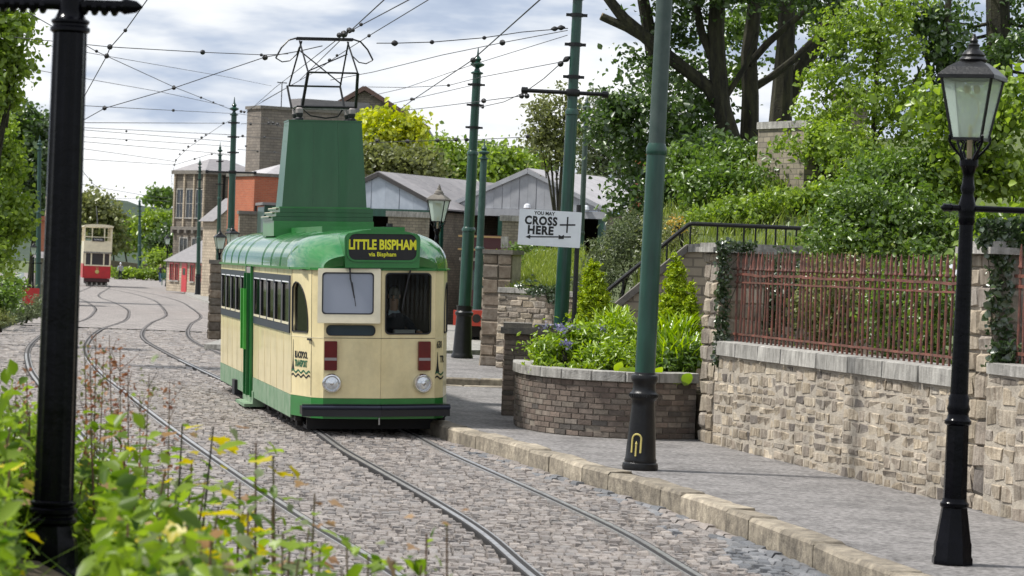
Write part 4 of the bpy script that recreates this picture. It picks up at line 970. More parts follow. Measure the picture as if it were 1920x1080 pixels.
# destination box
bxp = [(-.53, 2.39), (.53, 2.39), (.545, 2.80)] + [(.545 - .10 * (1 - math.cos(R(t))), 2.80 + .085 * math.sin(R(t))) for t in (30, 60, 90)] + [(x, 2.885 + .06 * (1 - (x / .45) ** 2)) for x in (.3, .15, 0, -.15, -.3)] + [(-.545 + .10 * (1 - math.cos(R(t))), 2.80 + .085 * math.sin(R(t))) for t in (90, 60, 30)] + [(-.545, 2.80)]
dbx = panel('destination_box', bxp, [], 1.5, M['tgreen'], tram, (0, 0), (1, 0), -.685)
blind = panel('destination_blind', rr(-.485, 2.50, .485, 2.87, .10), [], .012, M['black'], tram, (0, 0), (1, 0), .072)
rim = panel('blind_rim', rr(-.51, 2.475, .51, 2.895, .115), [rr(-.485, 2.50, .485, 2.87, .10)], .03, M['tgreen'], blind, (0, 0), (1, 0)); rim.matrix_local = Matrix.Translation((0, 0, .006))
def flat_text(name, body, size, m, parent, x, z, off, **kw):
    ob = bpy.data.objects.new(name, textmesh(name, body, size, M[m], **kw)); C.objects.link(ob); ob.parent = parent; ob.matrix_local = Matrix.Translation((x, z, off)); return ob
flat_text('lettering', 'LITTLE BISPHAM', .19, 'yellow', blind, 0.0, 2.655, .008, bold=.007, align='CENTER', xs=.72)
flat_text('lettering', 'via Bispham', .085, 'yellow', blind, 0.0, 2.555, .008, bold=.002, align='CENTER', xs=.98)
# lettering and emblem on the cab side; fleet number; emblem on the other side
def emblem(a, d, x0, txt, sc_=1.0, wl=.78, lead=.05, top=1.34):
    wv = []
    def waves(z, ph):
        top = [(x0 - lead + wl * k / 30, z + .018 * math.sin(k / 30 * 2 * math.pi * 3.5 * wl / .78 + ph)) for k in range(31)]
        return top + [(x, y - .024) for x, y in top[::-1]]
    e = panel('spire_emblem', [(x0 - .055, .90), (x0 + .055, .90), (x0 + .026, .99), (x0 + .015, 1.06), (x0 + .004, top), (x0 - .004, top), (x0 - .015, 1.06), (x0 - .026, .99)], [], .003, M['black'], tram, a, d, .003)
    for z, ph in ((.895, 0), (.835, 0)):
        w_ = panel('wave', waves(z, ph), [], .003, M['printgreen'] if z > .86 else M['black'], e, (0, 0), (1, 0)); w_.matrix_local = Matrix.Translation((0, 0, .001))
    for k, (s, z) in enumerate(txt):
        flat_text('lettering', s, .135, 'black' if k == 0 else 'printgreen', e, x0 + .075, z, .001, bold=.004, xs=.70)
emblem(a0, d0, .09, (('BLACKPOOL', 1.08), ('TRANSPORT', .955)))
a5, d5, L5 = seg(5); a4, d4, L4 = seg(4)
emblem(a4, d4, .075, (('TR', 1.04),), 1, .25, .07, 1.19)
textpart('fleet_number', '630', .14, M['black'], tram, a4, d4, .035, 1.25, .012, bold=.003, xs=.72)
# tower
def taper(nm, z0, z1, b0, b1, m, parent):
    mb = MB(); (xa, xb, ya, yb), (xc, xd, yc, yd) = b0, b1
    mb.add([(xa, ya, z0), (xb, ya, z0), (xb, yb, z0), (xa, yb, z0), (xc, yc, z1), (xd, yc, z1), (xd, yd, z1), (xc, yd, z1)], [(0, 3, 2, 1), (4, 5, 6, 7), (0, 1, 5, 4), (1, 2, 6, 5), (2, 3, 7, 6), (3, 0, 4, 7)])
    return mb.build(nm, M[m], parent)
TU = 6.9
pl_ = taper('tower_plinth', 2.85, 3.10, (-.88, .76, TU - .75, TU + .95), (-.88, .76, TU - .75, TU + .95), 'tgreen', tram)
for k, (x_, z_) in enumerate(((-.90, 3.10), (-.84, 3.17), (-.78, 3.24))):
    mb = MB(); mb.bb((x_, TU - .72, z_ + .002), (.75, TU + .85, z_ + .068)); mb.bb((x_ - .03, TU - .4, z_ + .045), (x_ + .12, TU + .85, z_ + .066)); mb.build('plinth_step', M['tdark'], tram)
    mb = MB(); mb.bb((x_ - .034, TU - .45, z_ + .068), (x_ + .09, TU + .8, z_ + .078)); mb.build('step_edge', M['cream2'], tram)
tw = taper('tower', 3.31, 4.76, (-.72, .68, TU - .48, TU + .48), (-.60, .60, TU - .36, TU + .36), 'tdark', tram)
mb = MB(); mb.bb((-.77, TU - .53, 3.309), (.73, TU + .53, 3.335)); mb.build('tower_flange', M['tgreen'], tw)
mb = MB(); mb.bb((-.61, TU - .37, 4.74), (.61, TU + .37, 4.765)); mb.build('tower_lid', M['tdark'], tw)
for x_ in (-.2, .22):
    mb = MB(); mb.bar((x_ * 1.05, TU - .482, 3.34), (x_ * .95, TU - .364, 4.73), .012, .006); mb.build('panel_joint', M['tdark'], tw)
mb = MB(); mb.bb((.5, 3.2, 2.92), (.74, 3.6, 3.0)); mb.tube([(.6, 3.3, 3.0), (.6, 3.3, 3.05)], .05); mb.build('roof_vent', M['rubber'], tram)
# pantograph
panto = bpy.data.objects.new('pantograph', None); C.objects.link(panto); panto.parent = tram; panto.location = (0, TU, 4.765)
def bars(nm, L, r, m='ironblack', n=6):
    for p, q_ in L:
        mb = MB(); mb.tube([p, q_], r, n); mb.build(nm, M[m], panto, True)
for x_ in (-.42, .45):
    for y_ in (-.25, .25):
        mb = MB(); mb.lathe([(.07, 0), (.07, .03), (.045, .05), (.06, .09), (.06, .12)], 10, (x_, y_, 0)); mb.build('insulator', M['rubber'], panto, True)
        mb = MB(); mb.lathe([(.062, .12), (.062, .19), (.04, .21)], 10, (x_, y_, 0)); mb.build('insulator_collar', M['greyband'], panto, True)
bars('base_frame', [((-.45, -.25, .22), (.48, -.25, .22)), ((-.45, .25, .22), (.48, .25, .22)), ((-.45, -.25, .22), (-.45, .25, .22)), ((.48, -.25, .22), (.48, .25, .22))], .022)
mb = MB(); mb.bb((-.45, -.06, .19), (.48, .06, .24)); mb.build('base_beam', M['coping'], panto)
LK = {}
for x_, xk in ((-.45, -.30), (.44, .52)):
    bars('lower_arm', [((x_ + .08, -.2, .22), (xk, -.42, .78))], .026); bars('lower_arm', [((x_ - .05, .2, .22), (x_ - .10, .42, .60))], .018)
bars('cross_tube', [((-.30, -.42, .78), (.52, -.42, .78)), ((-.52, .42, .60), (.34, .42, .60))], .016)
bars('upper_arm', [((-.52, .42, .60), (-.36, .02, 1.32)), ((.34, .42, .60), (.42, .02, 1.32)), ((-.30, -.42, .78), (-.40, -.02, 1.32)), ((.52, -.42, .78), (.40, -.02, 1.32))], .014)
bars('upper_brace', [((-.38, 0, 1.15), (.36, .40, .64)), ((.40, 0, 1.12), (-.30, -.40, .80))], .011)
mb = MB(); mb.box((.02, -.06, 1.36), (.94, .04, .045)); mb.box((.02, .06, 1.36), (.94, .04, .045)); mb.build('collector_pan', M['ironblack'], panto)
for sgn in (-1, 1):
    pts = [(.02 + sgn * .46, 0, 1.37), (.02 + sgn * .60, 0, 1.33), (.02 + sgn * .72, 0, 1.20), (.02 + sgn * .81, 0, 1.03)]
    pts2 = [(.02 + sgn * .81, 0, 1.03), (.02 + sgn * .70, .03, .97), (.02 + sgn * .58, .03, .99), (.02 + sgn * .46, .02, 1.10), (.02 + sgn * .42, .02, 1.22)]
    mb = MB(); mb.tube(catm3 if False else pts, .014, 6); mb.tube(pts2, .010, 6); mb.build('horn', M['ironblack'], panto, True)
mb = MB(); mb.tube([(-.35, .1, .22), (-.2, .05, .09), (.05, 0, .05), (.25, 0, .08), (.36, -.05, .25)], .012, 6); mb.build('cable', M['rubber'], panto, True)
# ------------------------------------------------------------------ people
def skin_body(name, joints, edges, mats, picker, parent, sub=1, root=0):
    me = bpy.data.meshes.new(name); me.from_pydata([j[0] for j in joints], edges, [])
    ob = bpy.data.objects.new(name, me); C.objects.link(ob)
    ob.modifiers.new('skin', 'SKIN'); ss = ob.modifiers.new('sub', 'SUBSURF'); ss.levels = sub; ss.render_levels = sub
    for i, j in enumerate(joints):
        sv_ = me.skin_vertices[0].data[i]; r = j[1]; sv_.radius = r if isinstance(r, tuple) else (r, r); sv_.use_root = (i == root)
    dg = bpy.context.evaluated_depsgraph_get(); em = bpy.data.meshes.new_from_object(ob.evaluated_get(dg)); bpy.data.objects.remove(ob)
    em.materials.clear()
    for m_ in mats: em.materials.append(m_)
    for p in em.polygons: p.material_index = picker(p.center); p.use_smooth = True
    return link(name, em, parent)
def head_parts(parent, c, fwd, hair, r=.105):
    fwd = Vector(fwd).normalized(); sd = Vector((-fwd.y, fwd.x, 0)); c = Vector(c)
    mb = MB()
    def blob(p, a, m=0, n=10):
        prof = [(math.sin(math.pi * k / 8), -math.cos(math.pi * k / 8)) for k in range(9)]
        prof = [(max(x, .001), y) for x, y in prof]; vs = []
        b0 = len(mb.v)
        mb.lathe(prof, n, (0, 0, 0), m)
        for i in range(b0, len(mb.v)):
            v = Vector(mb.v[i]); mb.v[i] = tuple(Vector(p) + sd * v.x * a[0] + fwd * v.y * a[1] + Vector((0, 0, 1)) * v.z * a[2])
    blob(c + Vector((0, 0, .02)) - fwd * .014, (r * .80, r * .98, r * 1.14), 0, 12); hd = mb.build('hair', M[hair], parent, True)
    mb = MB(); blob(c + fwd * .115 - Vector((0, 0, .012)), (.015, .022, .026)); blob(c + sd * r * .76 - Vector((0, 0, .005)), (.012, .022, .034)); blob(c - sd * r * .76 - Vector((0, 0, .005)), (.012, .022, .034)); mb.build('face_features', M['skin'], parent, True)
    mb = MB(); blob(c + fwd * .094 + sd * .034 + Vector((0, 0, .012)), (.012, .008, .008)); blob(c + fwd * .094 - sd * .034 + Vector((0, 0, .012)), (.012, .008, .008)); blob(c + fwd * .098 - Vector((0, 0, .062)), (.026, .006, .006)); mb.build('eyes_and_mouth', M['interior'], parent, True)
drv = thing('person', 'tram driver in dark jumper with light collar at the controls', 'person', tuple(tram.matrix_basis @ Vector((.30, .98, .41))), TA)
J = [((.02, .10, .50), (.17, .12)), ((.02, .06, .80), (.16, .11)), ((.0, .0, 1.08), (.19, .12)), ((-.01, -.02, 1.25), (.16, .10)), ((-.02, -.05, 1.36), .055), ((-.03, -.09, 1.46), (.075, .085)), ((-.03, -.10, 1.56), (.078, .092)), ((-.03, -.09, 1.65), (.05, .06)),
     ((.20, -.02, 1.20), .075), ((.32, -.12, .98), .055), ((.30, -.38, 1.02), .042), ((.30, -.46, 1.06), (.03, .042)),
     ((-.21, -.02, 1.20), .075), ((-.30, -.10, .96), .055), ((-.18, -.36, .98), .042), ((-.14, -.44, 1.0), (.03, .04)),
     ((.14, -.2, .46), .09), ((.16, -.25, .08), .06), ((-.1, -.2, .46), .09), ((-.12, -.25, .08), .06)]
E_ = [(0, 1), (1, 2), (2, 3), (3, 4), (4, 5), (5, 6), (6, 7), (3, 8), (8, 9), (9, 10), (10, 11), (3, 12), (12, 13), (13, 14), (14, 15), (0, 16), (16, 17), (0, 18), (18, 19)]
for hb, sx_ in ((11, 1), (15, -1)):
    hp = Vector(J[hb][0])
    for k in range(4):
        b = len(J); f0 = hp + Vector((-.026 + .018 * k, -.03, .012)); J += [(tuple(f0), .0095), (tuple(f0 + Vector((0, -.035, .004 - .002 * k))), .009), (tuple(f0 + Vector((0, -.048 - .006 * (k in (1, 2)), -.022))), .008)]
        E_ += [(hb, b), (b, b + 1), (b + 1, b + 2)]
    b = len(J); J += [(tuple(hp + Vector((-.03 * sx_, -.005, .02))), .010), (tuple(hp + Vector((-.045 * sx_, -.035, .018))), .009)]; E_ += [(hb, b), (b, b + 1)]
skin_body('body', J, E_, [M['jumper'], M['skin'], M['paleshirt']], lambda c: 2 if (1.315 < c.z < 1.355 and abs(c.x + .02) < .1) else (1 if c.z > 1.35 or (c.y < -.395 and c.z > .9) else 0), drv)
head_parts(drv, (-.03, -.10, 1.57), (-.25, -1, 0), 'greyhair')
def walker(label, pos, top, legs, hair, rz, bag=None, group=None):
    t = thing('person', label, 'person', pos, rz, group)
    J = [((0, 0, .92), (.14, .11)), ((0, 0, 1.15), (.14, .10)), ((0, 0, 1.36), (.17, .10)), ((0, 0, 1.47), .05), ((0, -.01, 1.56), (.07, .08)), ((0, -.01, 1.65), (.07, .085)), ((0, 0, 1.72), (.04, .05)),
         ((.2, 0, 1.36), .06), ((.26, .05, 1.1), .045), ((.25, -.06, .86), .04), ((-.2, 0, 1.36), .06), ((-.26, -.04, 1.1), .045), ((-.24, -.14, .88), .04),
         ((.09, -.02, .85), .085), ((.10, -.12, .48), .06), ((.10, -.10, .08), .045), ((.10, -.22, .04), .04), ((-.09, .02, .85), .085), ((-.10, .06, .48), .06), ((-.10, .2, .10), .045), ((-.10, .10, .05), .04)]
    E = [(0, 1), (1, 2), (2, 3), (3, 4), (4, 5), (5, 6), (2, 7), (7, 8), (8, 9), (2, 10), (10, 11), (11, 12), (0, 13), (13, 14), (14, 15), (15, 16), (0, 17), (17, 18), (18, 19), (19, 20)]
    skin_body('body', J, E, [M[top], M[legs], M['skin'], M['black']], lambda c: 3 if c.z < .08 else (1 if c.z < .93 and abs(c.x) < .2 else (2 if c.z > 1.46 or (c.z < .92 and abs(c.x) >= .2) else 0)), t)
    head_parts(t, (0, -.01, 1.63), (0, -1, 0), hair)
    if bag:
        mb = MB(); mb.box((0, .17, 1.2), (.3, .16, .42)); mb.build('backpack', M[bag], t)
    return t
p_ = P(225, 525, 283); walker('distant walker in pale top and dark trousers by the green hedge', (p_.x, p_.y, gz(283)), 'paleshirt', 'jumper', 'white', R(190), 'greyband')
p_ = P(300, 531, 272); walker('distant fair haired walker in black top and blue jeans near the bench', (p_.x, p_.y, gz(272)), 'black', 'jeans', 'blond', R(-10))

# ------------------------------------------------------------------ poles and lamps
def pole(label, base, h, r0, name='traction_pole', steps=((.45, .85), (.72, .7)), black=1.25, paint='polegreen', paint2=None, lean=0.0, finial=True, arm=None, n=14, group='traction poles along the street'):
    t = thing(name, label, 'pole', base, 0, group, (0, lean, 0))
    z0 = 0
    if black:
        k = r0
        prof = [(1.75 * k, 0), (1.75 * k, .05), (1.6 * k, .09), (1.5 * k, .14), (1.22 * k, .80 * black), (1.45 * k, .83 * black), (1.45 * k, .87 * black), (1.22 * k, .90 * black), (1.22 * k, .97 * black), (1.3 * k, black)]
        mb = MB(); mb.lathe(prof, n); mb.build('base', M['ironblack'], t, True); z0 = black
    zz = [z0] + [h * s[0] for s in steps] + [h]; rr_ = [r0] + [r0 * s[1] for s in steps]
    for i in range(len(rr_)):
        m = paint if (i == 0 or not paint2) else paint2
        mb = MB(); mb.tube([(0, 0, zz[i]), (0, 0, zz[i + 1])], [rr_[i], rr_[i] * .95], n); mb.build('shaft', M[m], t, True)
        if i:
            mb = MB(); mb.lathe([(rr_[i - 1] * .99, zz[i] - .03), (rr_[i - 1] * 1.08, zz[i] - .02), (rr_[i - 1] * 1.08, zz[i] + .03), (rr_[i] * 1.03, zz[i] + .08)], n); mb.build('collar', M[m], t, True)
    if finial:
        r = rr_[-1] * .95
        mb = MB(); mb.lathe([(r, h), (r * 1.5, h + .02), (r * 1.5, h + .05), (r * .8, h + .08), (r * .5, h + .16), (r * 1.6, h + .22), (r * 1.7, h + .26), (r * .6, h + .31), (r * .9, h + .38), (r * .3, h + .46), (r * .1, h + .66)], n); mb.build('finial', M[paint2 or paint], t, True)
    if arm:
        za, x0, x1 = arm; mb = MB(); mb.tube([(x0, 0, za), (x1, 0, za)], .035, 8); mb.build('cross_arm', M['ironblack'], t, True)
        for x_ in (x0, x1):
            mb = MB(); mb.lathe([(.02, -.06), (.06, -.05), (.06, .05), (.02, .06)], 8, (x_, 0, za), 0, 0, Matrix.Rotation(R(90), 3, 'Y')); mb.build('arm_end', M['ironblack'], t, True)
        mb = MB(); mb.lathe([(rr_[-1] * 1.3, za - .06), (rr_[-1] * 1.5, za), (rr_[-1] * 1.3, za + .06)], n); mb.build('arm_clamp', M['ironblack'], t, True)
    if black:
        for zc in (h - .25, h - .75, h - 1.3):
            mb = MB(); mb.lathe([(rr_[-1], zc - .03), (rr_[-1] * 1.25, zc - .03), (rr_[-1] * 1.25, zc + .03), (rr_[-1], zc + .03)], n); mb.box((rr_[-1] * 1.5, 0, zc), (.1, .05, .05)); mb.box((-rr_[-1] * 1.5, 0, zc), (.1, .05, .05)); mb.build('span_clamp', M['ironblack'], t)
    return t
# big near pole, with its own moulded base
np_ = thing('traction_pole', 'thick green tramway pole with gold emblem on its black base at the kerb', 'pole', (1.57, 32.9, KH), 0, 'traction poles along the street', (0, R(.75), 0))
mb = MB(); mb.lathe([(.208, 0), (.212, .03), (.205, .07), (.185, .085), (.19, .11), (.178, .14), (.168, .3), (.138, .74), (.136, .80), (.15, .82), (.165, .835), (.17, .86), (.165, .885), (.145, .90), (.135, .93), (.13, .99), (.145, 1.02), (.155, 1.04), (.158, 1.07), (.15, 1.095), (.125, 1.11), (.12, 1.13)], 32); bs_ = mb.build('base', M['ironblack'], np_, True)
mb = MB()
for k in range(32):
    a = 2 * math.pi * k / 32; mb.box((.168 * math.cos(a), .168 * math.sin(a), .862), (.016, .016, .03), a)
mb.build('beading', M['ironblack'], bs_)
mb = MB(); mb.tube([(0, 0, 1.12), (0, 0, 3.70)], [.118, .112], 28); mb.build('shaft', M['polegreen'], np_, True)
mb = MB(); mb.lathe([(.112, 3.66), (.122, 3.68), (.122, 3.74), (.10, 3.80)], 28); mb.build('collar', M['polegreen'], np_, True)
mb = MB(); mb.tube([(0, 0, 3.78), (0, 0, 7.0)], [.098, .090], 28); mb.build('shaft', M['polepale'], np_, True)
mb = MB(); mb.lathe([(.09, 7.0), (.13, 7.02), (.05, 7.15), (.13, 7.25), (.03, 7.4), (.01, 7.6)], 16); mb.build('finial', M['polepale'], np_, True)
ea = R(-112); eb = []
for k in range(13):
    t = math.pi * k / 12; eb.append((.055 * math.cos(t), .36 + .055 * math.sin(t)))
eb = [(.055, .20), (.055, .28)] + eb + [(-.055, .28), (-.055, .20)]
def onbase(x, z, ex=.006):
    r = float(np.interp(z, [.14, .3, .74], [.178, .168, .138])) + ex; a = ea + x / r; return (r * math.cos(a), r * math.sin(a), z)
mb = MB(); mb.tube([onbase(x, z) for x, z in eb], .011, 6); mb.tube([onbase(0, .16), onbase(0, .30)], .010, 6); mb.tube([onbase(-.0, .30), onbase(0, .335)], [.016, .003], 6); mb.build('gold_emblem', M['gold'], bs_, True)
# others
pole('tall green pole with finial and black cross arm above the small conifer', (P(1050, 600, 48).x, 48, KH), 6.85, .125, lean=R(.75), arm=(5.28, -.82, .55), black=1.2)
b_ = G(866, 671, KH); pole('green pole with black cast base standing on the pavement right of the cream tram', tuple(b_), 6.95, .155, lean=R(.85), black=1.28)
pole('pale green pole behind the red buffer beam by the shed', (P(894, 580, 95).x, 95, 0), 6.0, .15, lean=R(.4), black=0, steps=((.5, .8),), paint='polefar')
pole('thin grey green pole rising behind the white crossing sign', (P(1083, 600, 75).x, 75, .3), 6.2, .085, lean=R(.2), black=0, steps=((.5, .85),), paint='polefar', paint2='polepale')
pole('green pole with wires and cross arm left of the tram tower', (P(430, 560, 100).x, 100, 0), 7.4, .15, lean=R(-.6), arm=(5.4, -.9, .8), black=1.2)
pole('slim dark pole behind the double lamp in front of the cottage gable', (P(409, 560, 130).x, 130, 0), 7.0, .11, lean=R(-1.3), black=1.2)
pole('dark pole with black base on the pavement before the red door cottage', (P(371, 556, 178).x, 178, gz(178) + .1), 8.0, .13, lean=R(-1.3), black=1.3)
pole('far green pole in front of the hedge and boundary wall', (P(262, 510, 300).x, 300, gz(300)), 8.0, .2, lean=R(-2), black=1.0, paint='polefar')
pole('pale green pole before the dark trees left of the black column', (P(73, 520, 120).x, 120, 0), 6.6, .11, lean=R(-1.5), black=0, steps=((.6, .8),), paint='polefar')
def lantern(parent, z0, s=1.0, rz=0.0, roofm='ironblack'):
    """four sided tapered lantern standing at height z0"""
    ln = bpy.data.objects.new('lantern', None); C.objects.link(ln); ln.parent = parent; ln.location = (0, 0, z0); ln.rotation_euler = (0, 0, rz); ln.scale = (s, s, s)
    b, t, h = .118, .205, .50
    cor = [(-1, -1), (1, -1), (1, 1), (-1, 1)]
    mb = MB()
    for i in range(4):
        c, d = cor[i], cor[(i + 1) % 4]
        mb.bar((c[0] * b, c[1] * b, 0), (c[0] * t, c[1] * t, h), .018); mb.bar((c[0] * b, c[1] * b, .008), (d[0] * b, d[1] * b, .008), .022); mb.bar((c[0] * t, c[1] * t, h), (d[0] * t, d[1] * t, h), .026)
    mb.build('lantern_frame', M['ironblack'], ln)
    for i in range(4):
        c, d = cor[i], cor[(i + 1) % 4]; k = .97
        mb = MB(); mb.add([(c[0] * b * k, c[1] * b * k, .01), (d[0] * b * k, d[1] * b * k, .01), (d[0] * t * k, d[1] * t * k, h), (c[0] * t * k, c[1] * t * k, h)], [(0, 1, 2, 3)]); mb.build('pane', M['lampglass'], ln)
    mb = MB(); r2 = math.sqrt(2)
    mb.lathe([(t * r2 * .98, h), (t * r2 * 1.13, h - .012), (t * r2 * 1.13, h + .018), (t * r2 * .80, h + .085), (t * r2 * .52, h + .125), (t * r2 * .30, h + .145)], 4, (0, 0, 0), 0, R(45))
    rf = mb.build('lantern_roof', M[roofm], ln)
    mb = MB(); mb.lathe([(.105, h + .13), (.115, h + .15), (.105, h + .165), (.09, h + .175), (.095, h + .19), (.08, h + .21), (.05, h + .235), (.045, h + .26), (.05, h + .27), (.03, h + .285), (.034, h + .305), (.02, h + .33), (.008, h + .36)], 16); mb.build('finial', M[roofm], ln, True)
    mb = MB(); mb.tube([(.0, 0, .0), (0, 0, .12)], .016, 7); mb.tube([(.02, .02, .1), (.06, .02, .22), (.05, .0, .33), (0, 0, .36), (-.02, 0, .37)], .006, 5)
    for x_, y_ in ((-.04, -.04), (.04, -.04), (.04, .04), (-.04, .04)): mb.lathe([(.012, .44), (.02, .42), (.014, .39), (.006, .375)], 7, (x_, y_, 0))
    mb.build('burner', M['gold'], ln, True)
    return ln
def gas_lamp(label, base, sc_=1.0, rz=0.0, lean=0.0, bar_l=(-.16, .72), group='black gas lamps along the street', ladder=True, roofm='ironblack', small=False):
    t = thing('street_lamp', label, 'street lamp', base, 0, group, (0, lean, 0)); s = sc_; n = 8
    S = lambda L: [(r * s, z * s) for r, z in L]
    mb = MB(); mb.lathe(S([(.172, 0), (.172, .05), (.16, .07), (.158, .17), (.15, .19), (.112, .44), (.108, .47)]), n, ang=R(22)); mb.lathe(S([(.105, .46), (.12, .475), (.12, .50), (.105, .515), (.1, .54)]), 16); mb.build('base', M['blackgloss'], t, True)
    mb = MB(); mb.lathe(S([(.10, .53), (.093, 1.12), (.09, 1.16)]), n, ang=R(22)); mb.lathe(S([(.092, 1.14), (.112, 1.155), (.112, 1.18), (.092, 1.2), (.085, 1.24), (.098, 1.28), (.085, 1.32), (.088, 1.36), (.075, 1.40)]), 16)
    mb.lathe(S([(.075, 1.38), (.058, 2.80)]), 16); mb.lathe(S([(.058, 2.79), (.07, 2.82), (.066, 2.86), (.072, 2.90), (.072, 2.96), (.06, 3.0), (.048, 3.05), (.062, 3.09), (.05, 3.13), (.045, 3.2), (.06, 3.26), (.078, 3.28), (.078, 3.33), (.05, 3.34)]), 16); mb.build('column', M['blackgloss'], t, True)
    if ladder:
        mb = MB(); mb.tube([(bar_l[0] * s, 0, 2.93 * s), (bar_l[1] * s, 0, 2.93 * s)], .027 * s, 8)
        for x_ in bar_l: mb.lathe([(.001, -.06), (.036, -.03), (.03, 0), (.036, .03), (.001, .06)], 8, (x_ * s, 0, 2.93 * s), 0, 0, Matrix.Rotation(R(90), 3, 'Y'))
        mb.build('ladder_bar', M['blackgloss'], t, True)
    mb = MB(); mb.tube([(0, 0, 3.32 * s), (0, 0, 3.5 * s)], .022 * s, 8); mb.build('gas_pipe', M['terracotta'], t, True)
    for k in range(4):
        a = rz + R(45 + 90 * k); pts = [(.06, 3.30), (.085, 3.36), (.15, 3.42), (.19, 3.47), (.195, 3.52), (.175, 3.535)] if k != 9 else []
        mb = MB(); mb.tube([(r * math.cos(a) * s, r * math.sin(a) * s, z * s) for r, z in pts], .011 * s, 6); mb.build('scroll_bracket', M['blackgloss'], t, True)
        mb = MB(); mb.tube([(r * math.cos(a) * s, r * math.sin(a) * s, z * s) for r, z in [(.055, 3.33), (.09, 3.40), (.065, 3.46), (.11, 3.50)]], .009 * s, 6); mb.build('scroll_bracket', M['blackgloss'], t, True)
    lantern(t, 3.49 * s, s * 1.02, rz, roofm); return t
b_ = G(1785, 1057, KH); gas_lamp('black gas lamp with ladder bar in front of the ivy grown pillar', tuple(b_), 1.0, R(-23), R(.15))
gas_lamp('grey capped gas lamp beside the shed wall just right of the destination box', (P(812, 580, 62).x, 62, .1), .94, R(-15), R(.5), ladder=False, roofm='capdark')
gas_lamp('black lamp with white lantern left of the tram roof, nearer of the pair', (P(409, 600, 92).x, 92, 0), .76, R(20), R(-.8), (-.3, .3))
gas_lamp('black lamp standing close behind its twin at the tram roof', (P(432, 600, 96).x, 96, 0), .80, R(35), R(-.8), (-.3, .3), ladder=False)
gas_lamp('distant gas lamp by the corner of the red door cottage', (P(313, 530, 235).x, 235, gz(235)), 1.0, R(20), R(-1.5))
gas_lamp('gas lamp half hidden by leaves left of the black column', (P(62, 545, 118).x, 118, 0), .62, R(10), R(-1), (-.5, .5))
# fluted black column in the left foreground
fp_ = thing('lamp_post', 'tall fluted black iron column in the left foreground with ringed base', 'lamp post', (P(96, 1060, 14.2).x, 14.2, .80), 0, None, (0, R(-.1), 0))
fpz = lambda y: 2.5 - (y - 466) / 373.2 - .80
def fluted(mb, r0, r1, z0, z1, nf=12):
    pr = []
    n = nf * 4
    for k in range(n):
        a = 2 * math.pi * k / n; d = (1.0, .96, .93, .96)[k % 4]; pr.append((math.cos(a) * d, math.sin(a) * d))
    mb.add([(x * r0, y * r0, z0) for x, y in pr] + [(x * r1, y * r1, z1) for x, y in pr], [(k, (k + 1) % n, n + (k + 1) % n, n + k) for k in range(n)])
mb = MB(); mb.lathe([(.17, -.1), (.17, fpz(1078)), (.155, fpz(1070)), (.138, fpz(1060)), (.135, fpz(1035)), (.125, fpz(1012)), (.108, fpz(992)), (.104, fpz(984))], 8, ang=R(22)); mb.lathe([(.104, fpz(986)), (.12, fpz(980)), (.12, fpz(974)), (.106, fpz(970)), (.106, fpz(966)), (.122, fpz(962)), (.122, fpz(955)), (.104, fpz(951)), (.104, fpz(949)), (.116, fpz(946)), (.116, fpz(942)), (.1, fpz(939))], 28)
mb.build('base', M['blackgloss'], fp_, True)
mb = MB(); fluted(mb, .101, .086, fpz(941), fpz(62)); mb.build('shaft', M['blackgloss'], fp_, True)
mb = MB(); mb.lathe([(.086, fpz(64)), (.1, fpz(60)), (.1, fpz(54)), (.088, fpz(51)), (.088, fpz(47)), (.096, fpz(44)), (.096, fpz(40)), (.078, fpz(36)), (.066, fpz(26)), (.06, fpz(20)), (.055, fpz(-60)), (.05, fpz(-200))], 24); mb.build('collar', M['blackgloss'], fp_, True)
mb = MB(); zb = fpz(10)
mb.tube([(-.62, 0, zb), (.26, 0, zb)], .03, 10)
for k in range(5):
    x_ = .02 + .05 * k
    mb.lathe([(.001, -.03), (.036, -.012), (.04, 0), (.036, .012), (.001, .03)], 8, (x_, 0, zb - .012), 0, 0, Matrix.Rotation(R(90), 3, 'Y')); mb.lathe([(.001, -.03), (.036, -.012), (.04, 0), (.036, .012), (.001, .03)], 8, (-x_ - .12, 0, zb - .012), 0, 0, Matrix.Rotation(R(90), 3, 'Y'))
mb.tube([(.25, 0, zb), (.27, 0, zb), (.33, 0, zb), (.36, 0, zb)], [.03, .042, .03, .004], 10); mb.build('ladder_bar', M['blackgloss'], fp_, True)
lantern(fp_, fpz(-190), 1.0, R(20))
# crossing sign
sg = thing('crossing_sign', 'white pedestrian crossing sign with black lettering and arrows on black post', 'sign', (P(1075, 600, 42).x, 42, KH), 0, None, (0, R(.3), 0))
mb = MB(); mb.tube([(0, 0, 0), (0, 0, 3.25)], .036, 10); mb.build('post', M['black'], sg, True)
s42 = 42 / F
sw_, sh_ = 117 * s42, 67 * s42; zt = 2.5 + (502.5 - 399) * s42 - KH
brd = panel('board', rr(-sw_ - .005, zt - sh_, -.005, zt, .01, 1), [], .025, M['white'], sg, (0, -.035), (math.cos(R(-1)), math.sin(R(-1))), 0)
brd.matrix_local = planeM((0, -.04), (math.cos(R(-1)), math.sin(R(-1)))) @ Matrix.Rotation(R(-1.0), 4, 'Z')
def sgx(px): return -sw_ - .005 + (px - 970) * s42
def sgz(py, px=1000): return zt - (py - 397 - (px - 970) * .055) * s42
flat_text('lettering', 'CROSS', 21.5 * s42, 'black', brd, sgx(981), sgz(425, 980) , .014, bold=.008, xs=.86, spacing=1.12)
flat_text('lettering', 'HERE', 21.5 * s42, 'black', brd, sgx(987), sgz(443, 985), .014, bold=.008, xs=.9, spacing=1.12)
flat_text('lettering', 'YOU MAY', 9 * s42, 'black', brd, sgx(998), sgz(407.5, 998), .014, bold=.002, xs=.95)
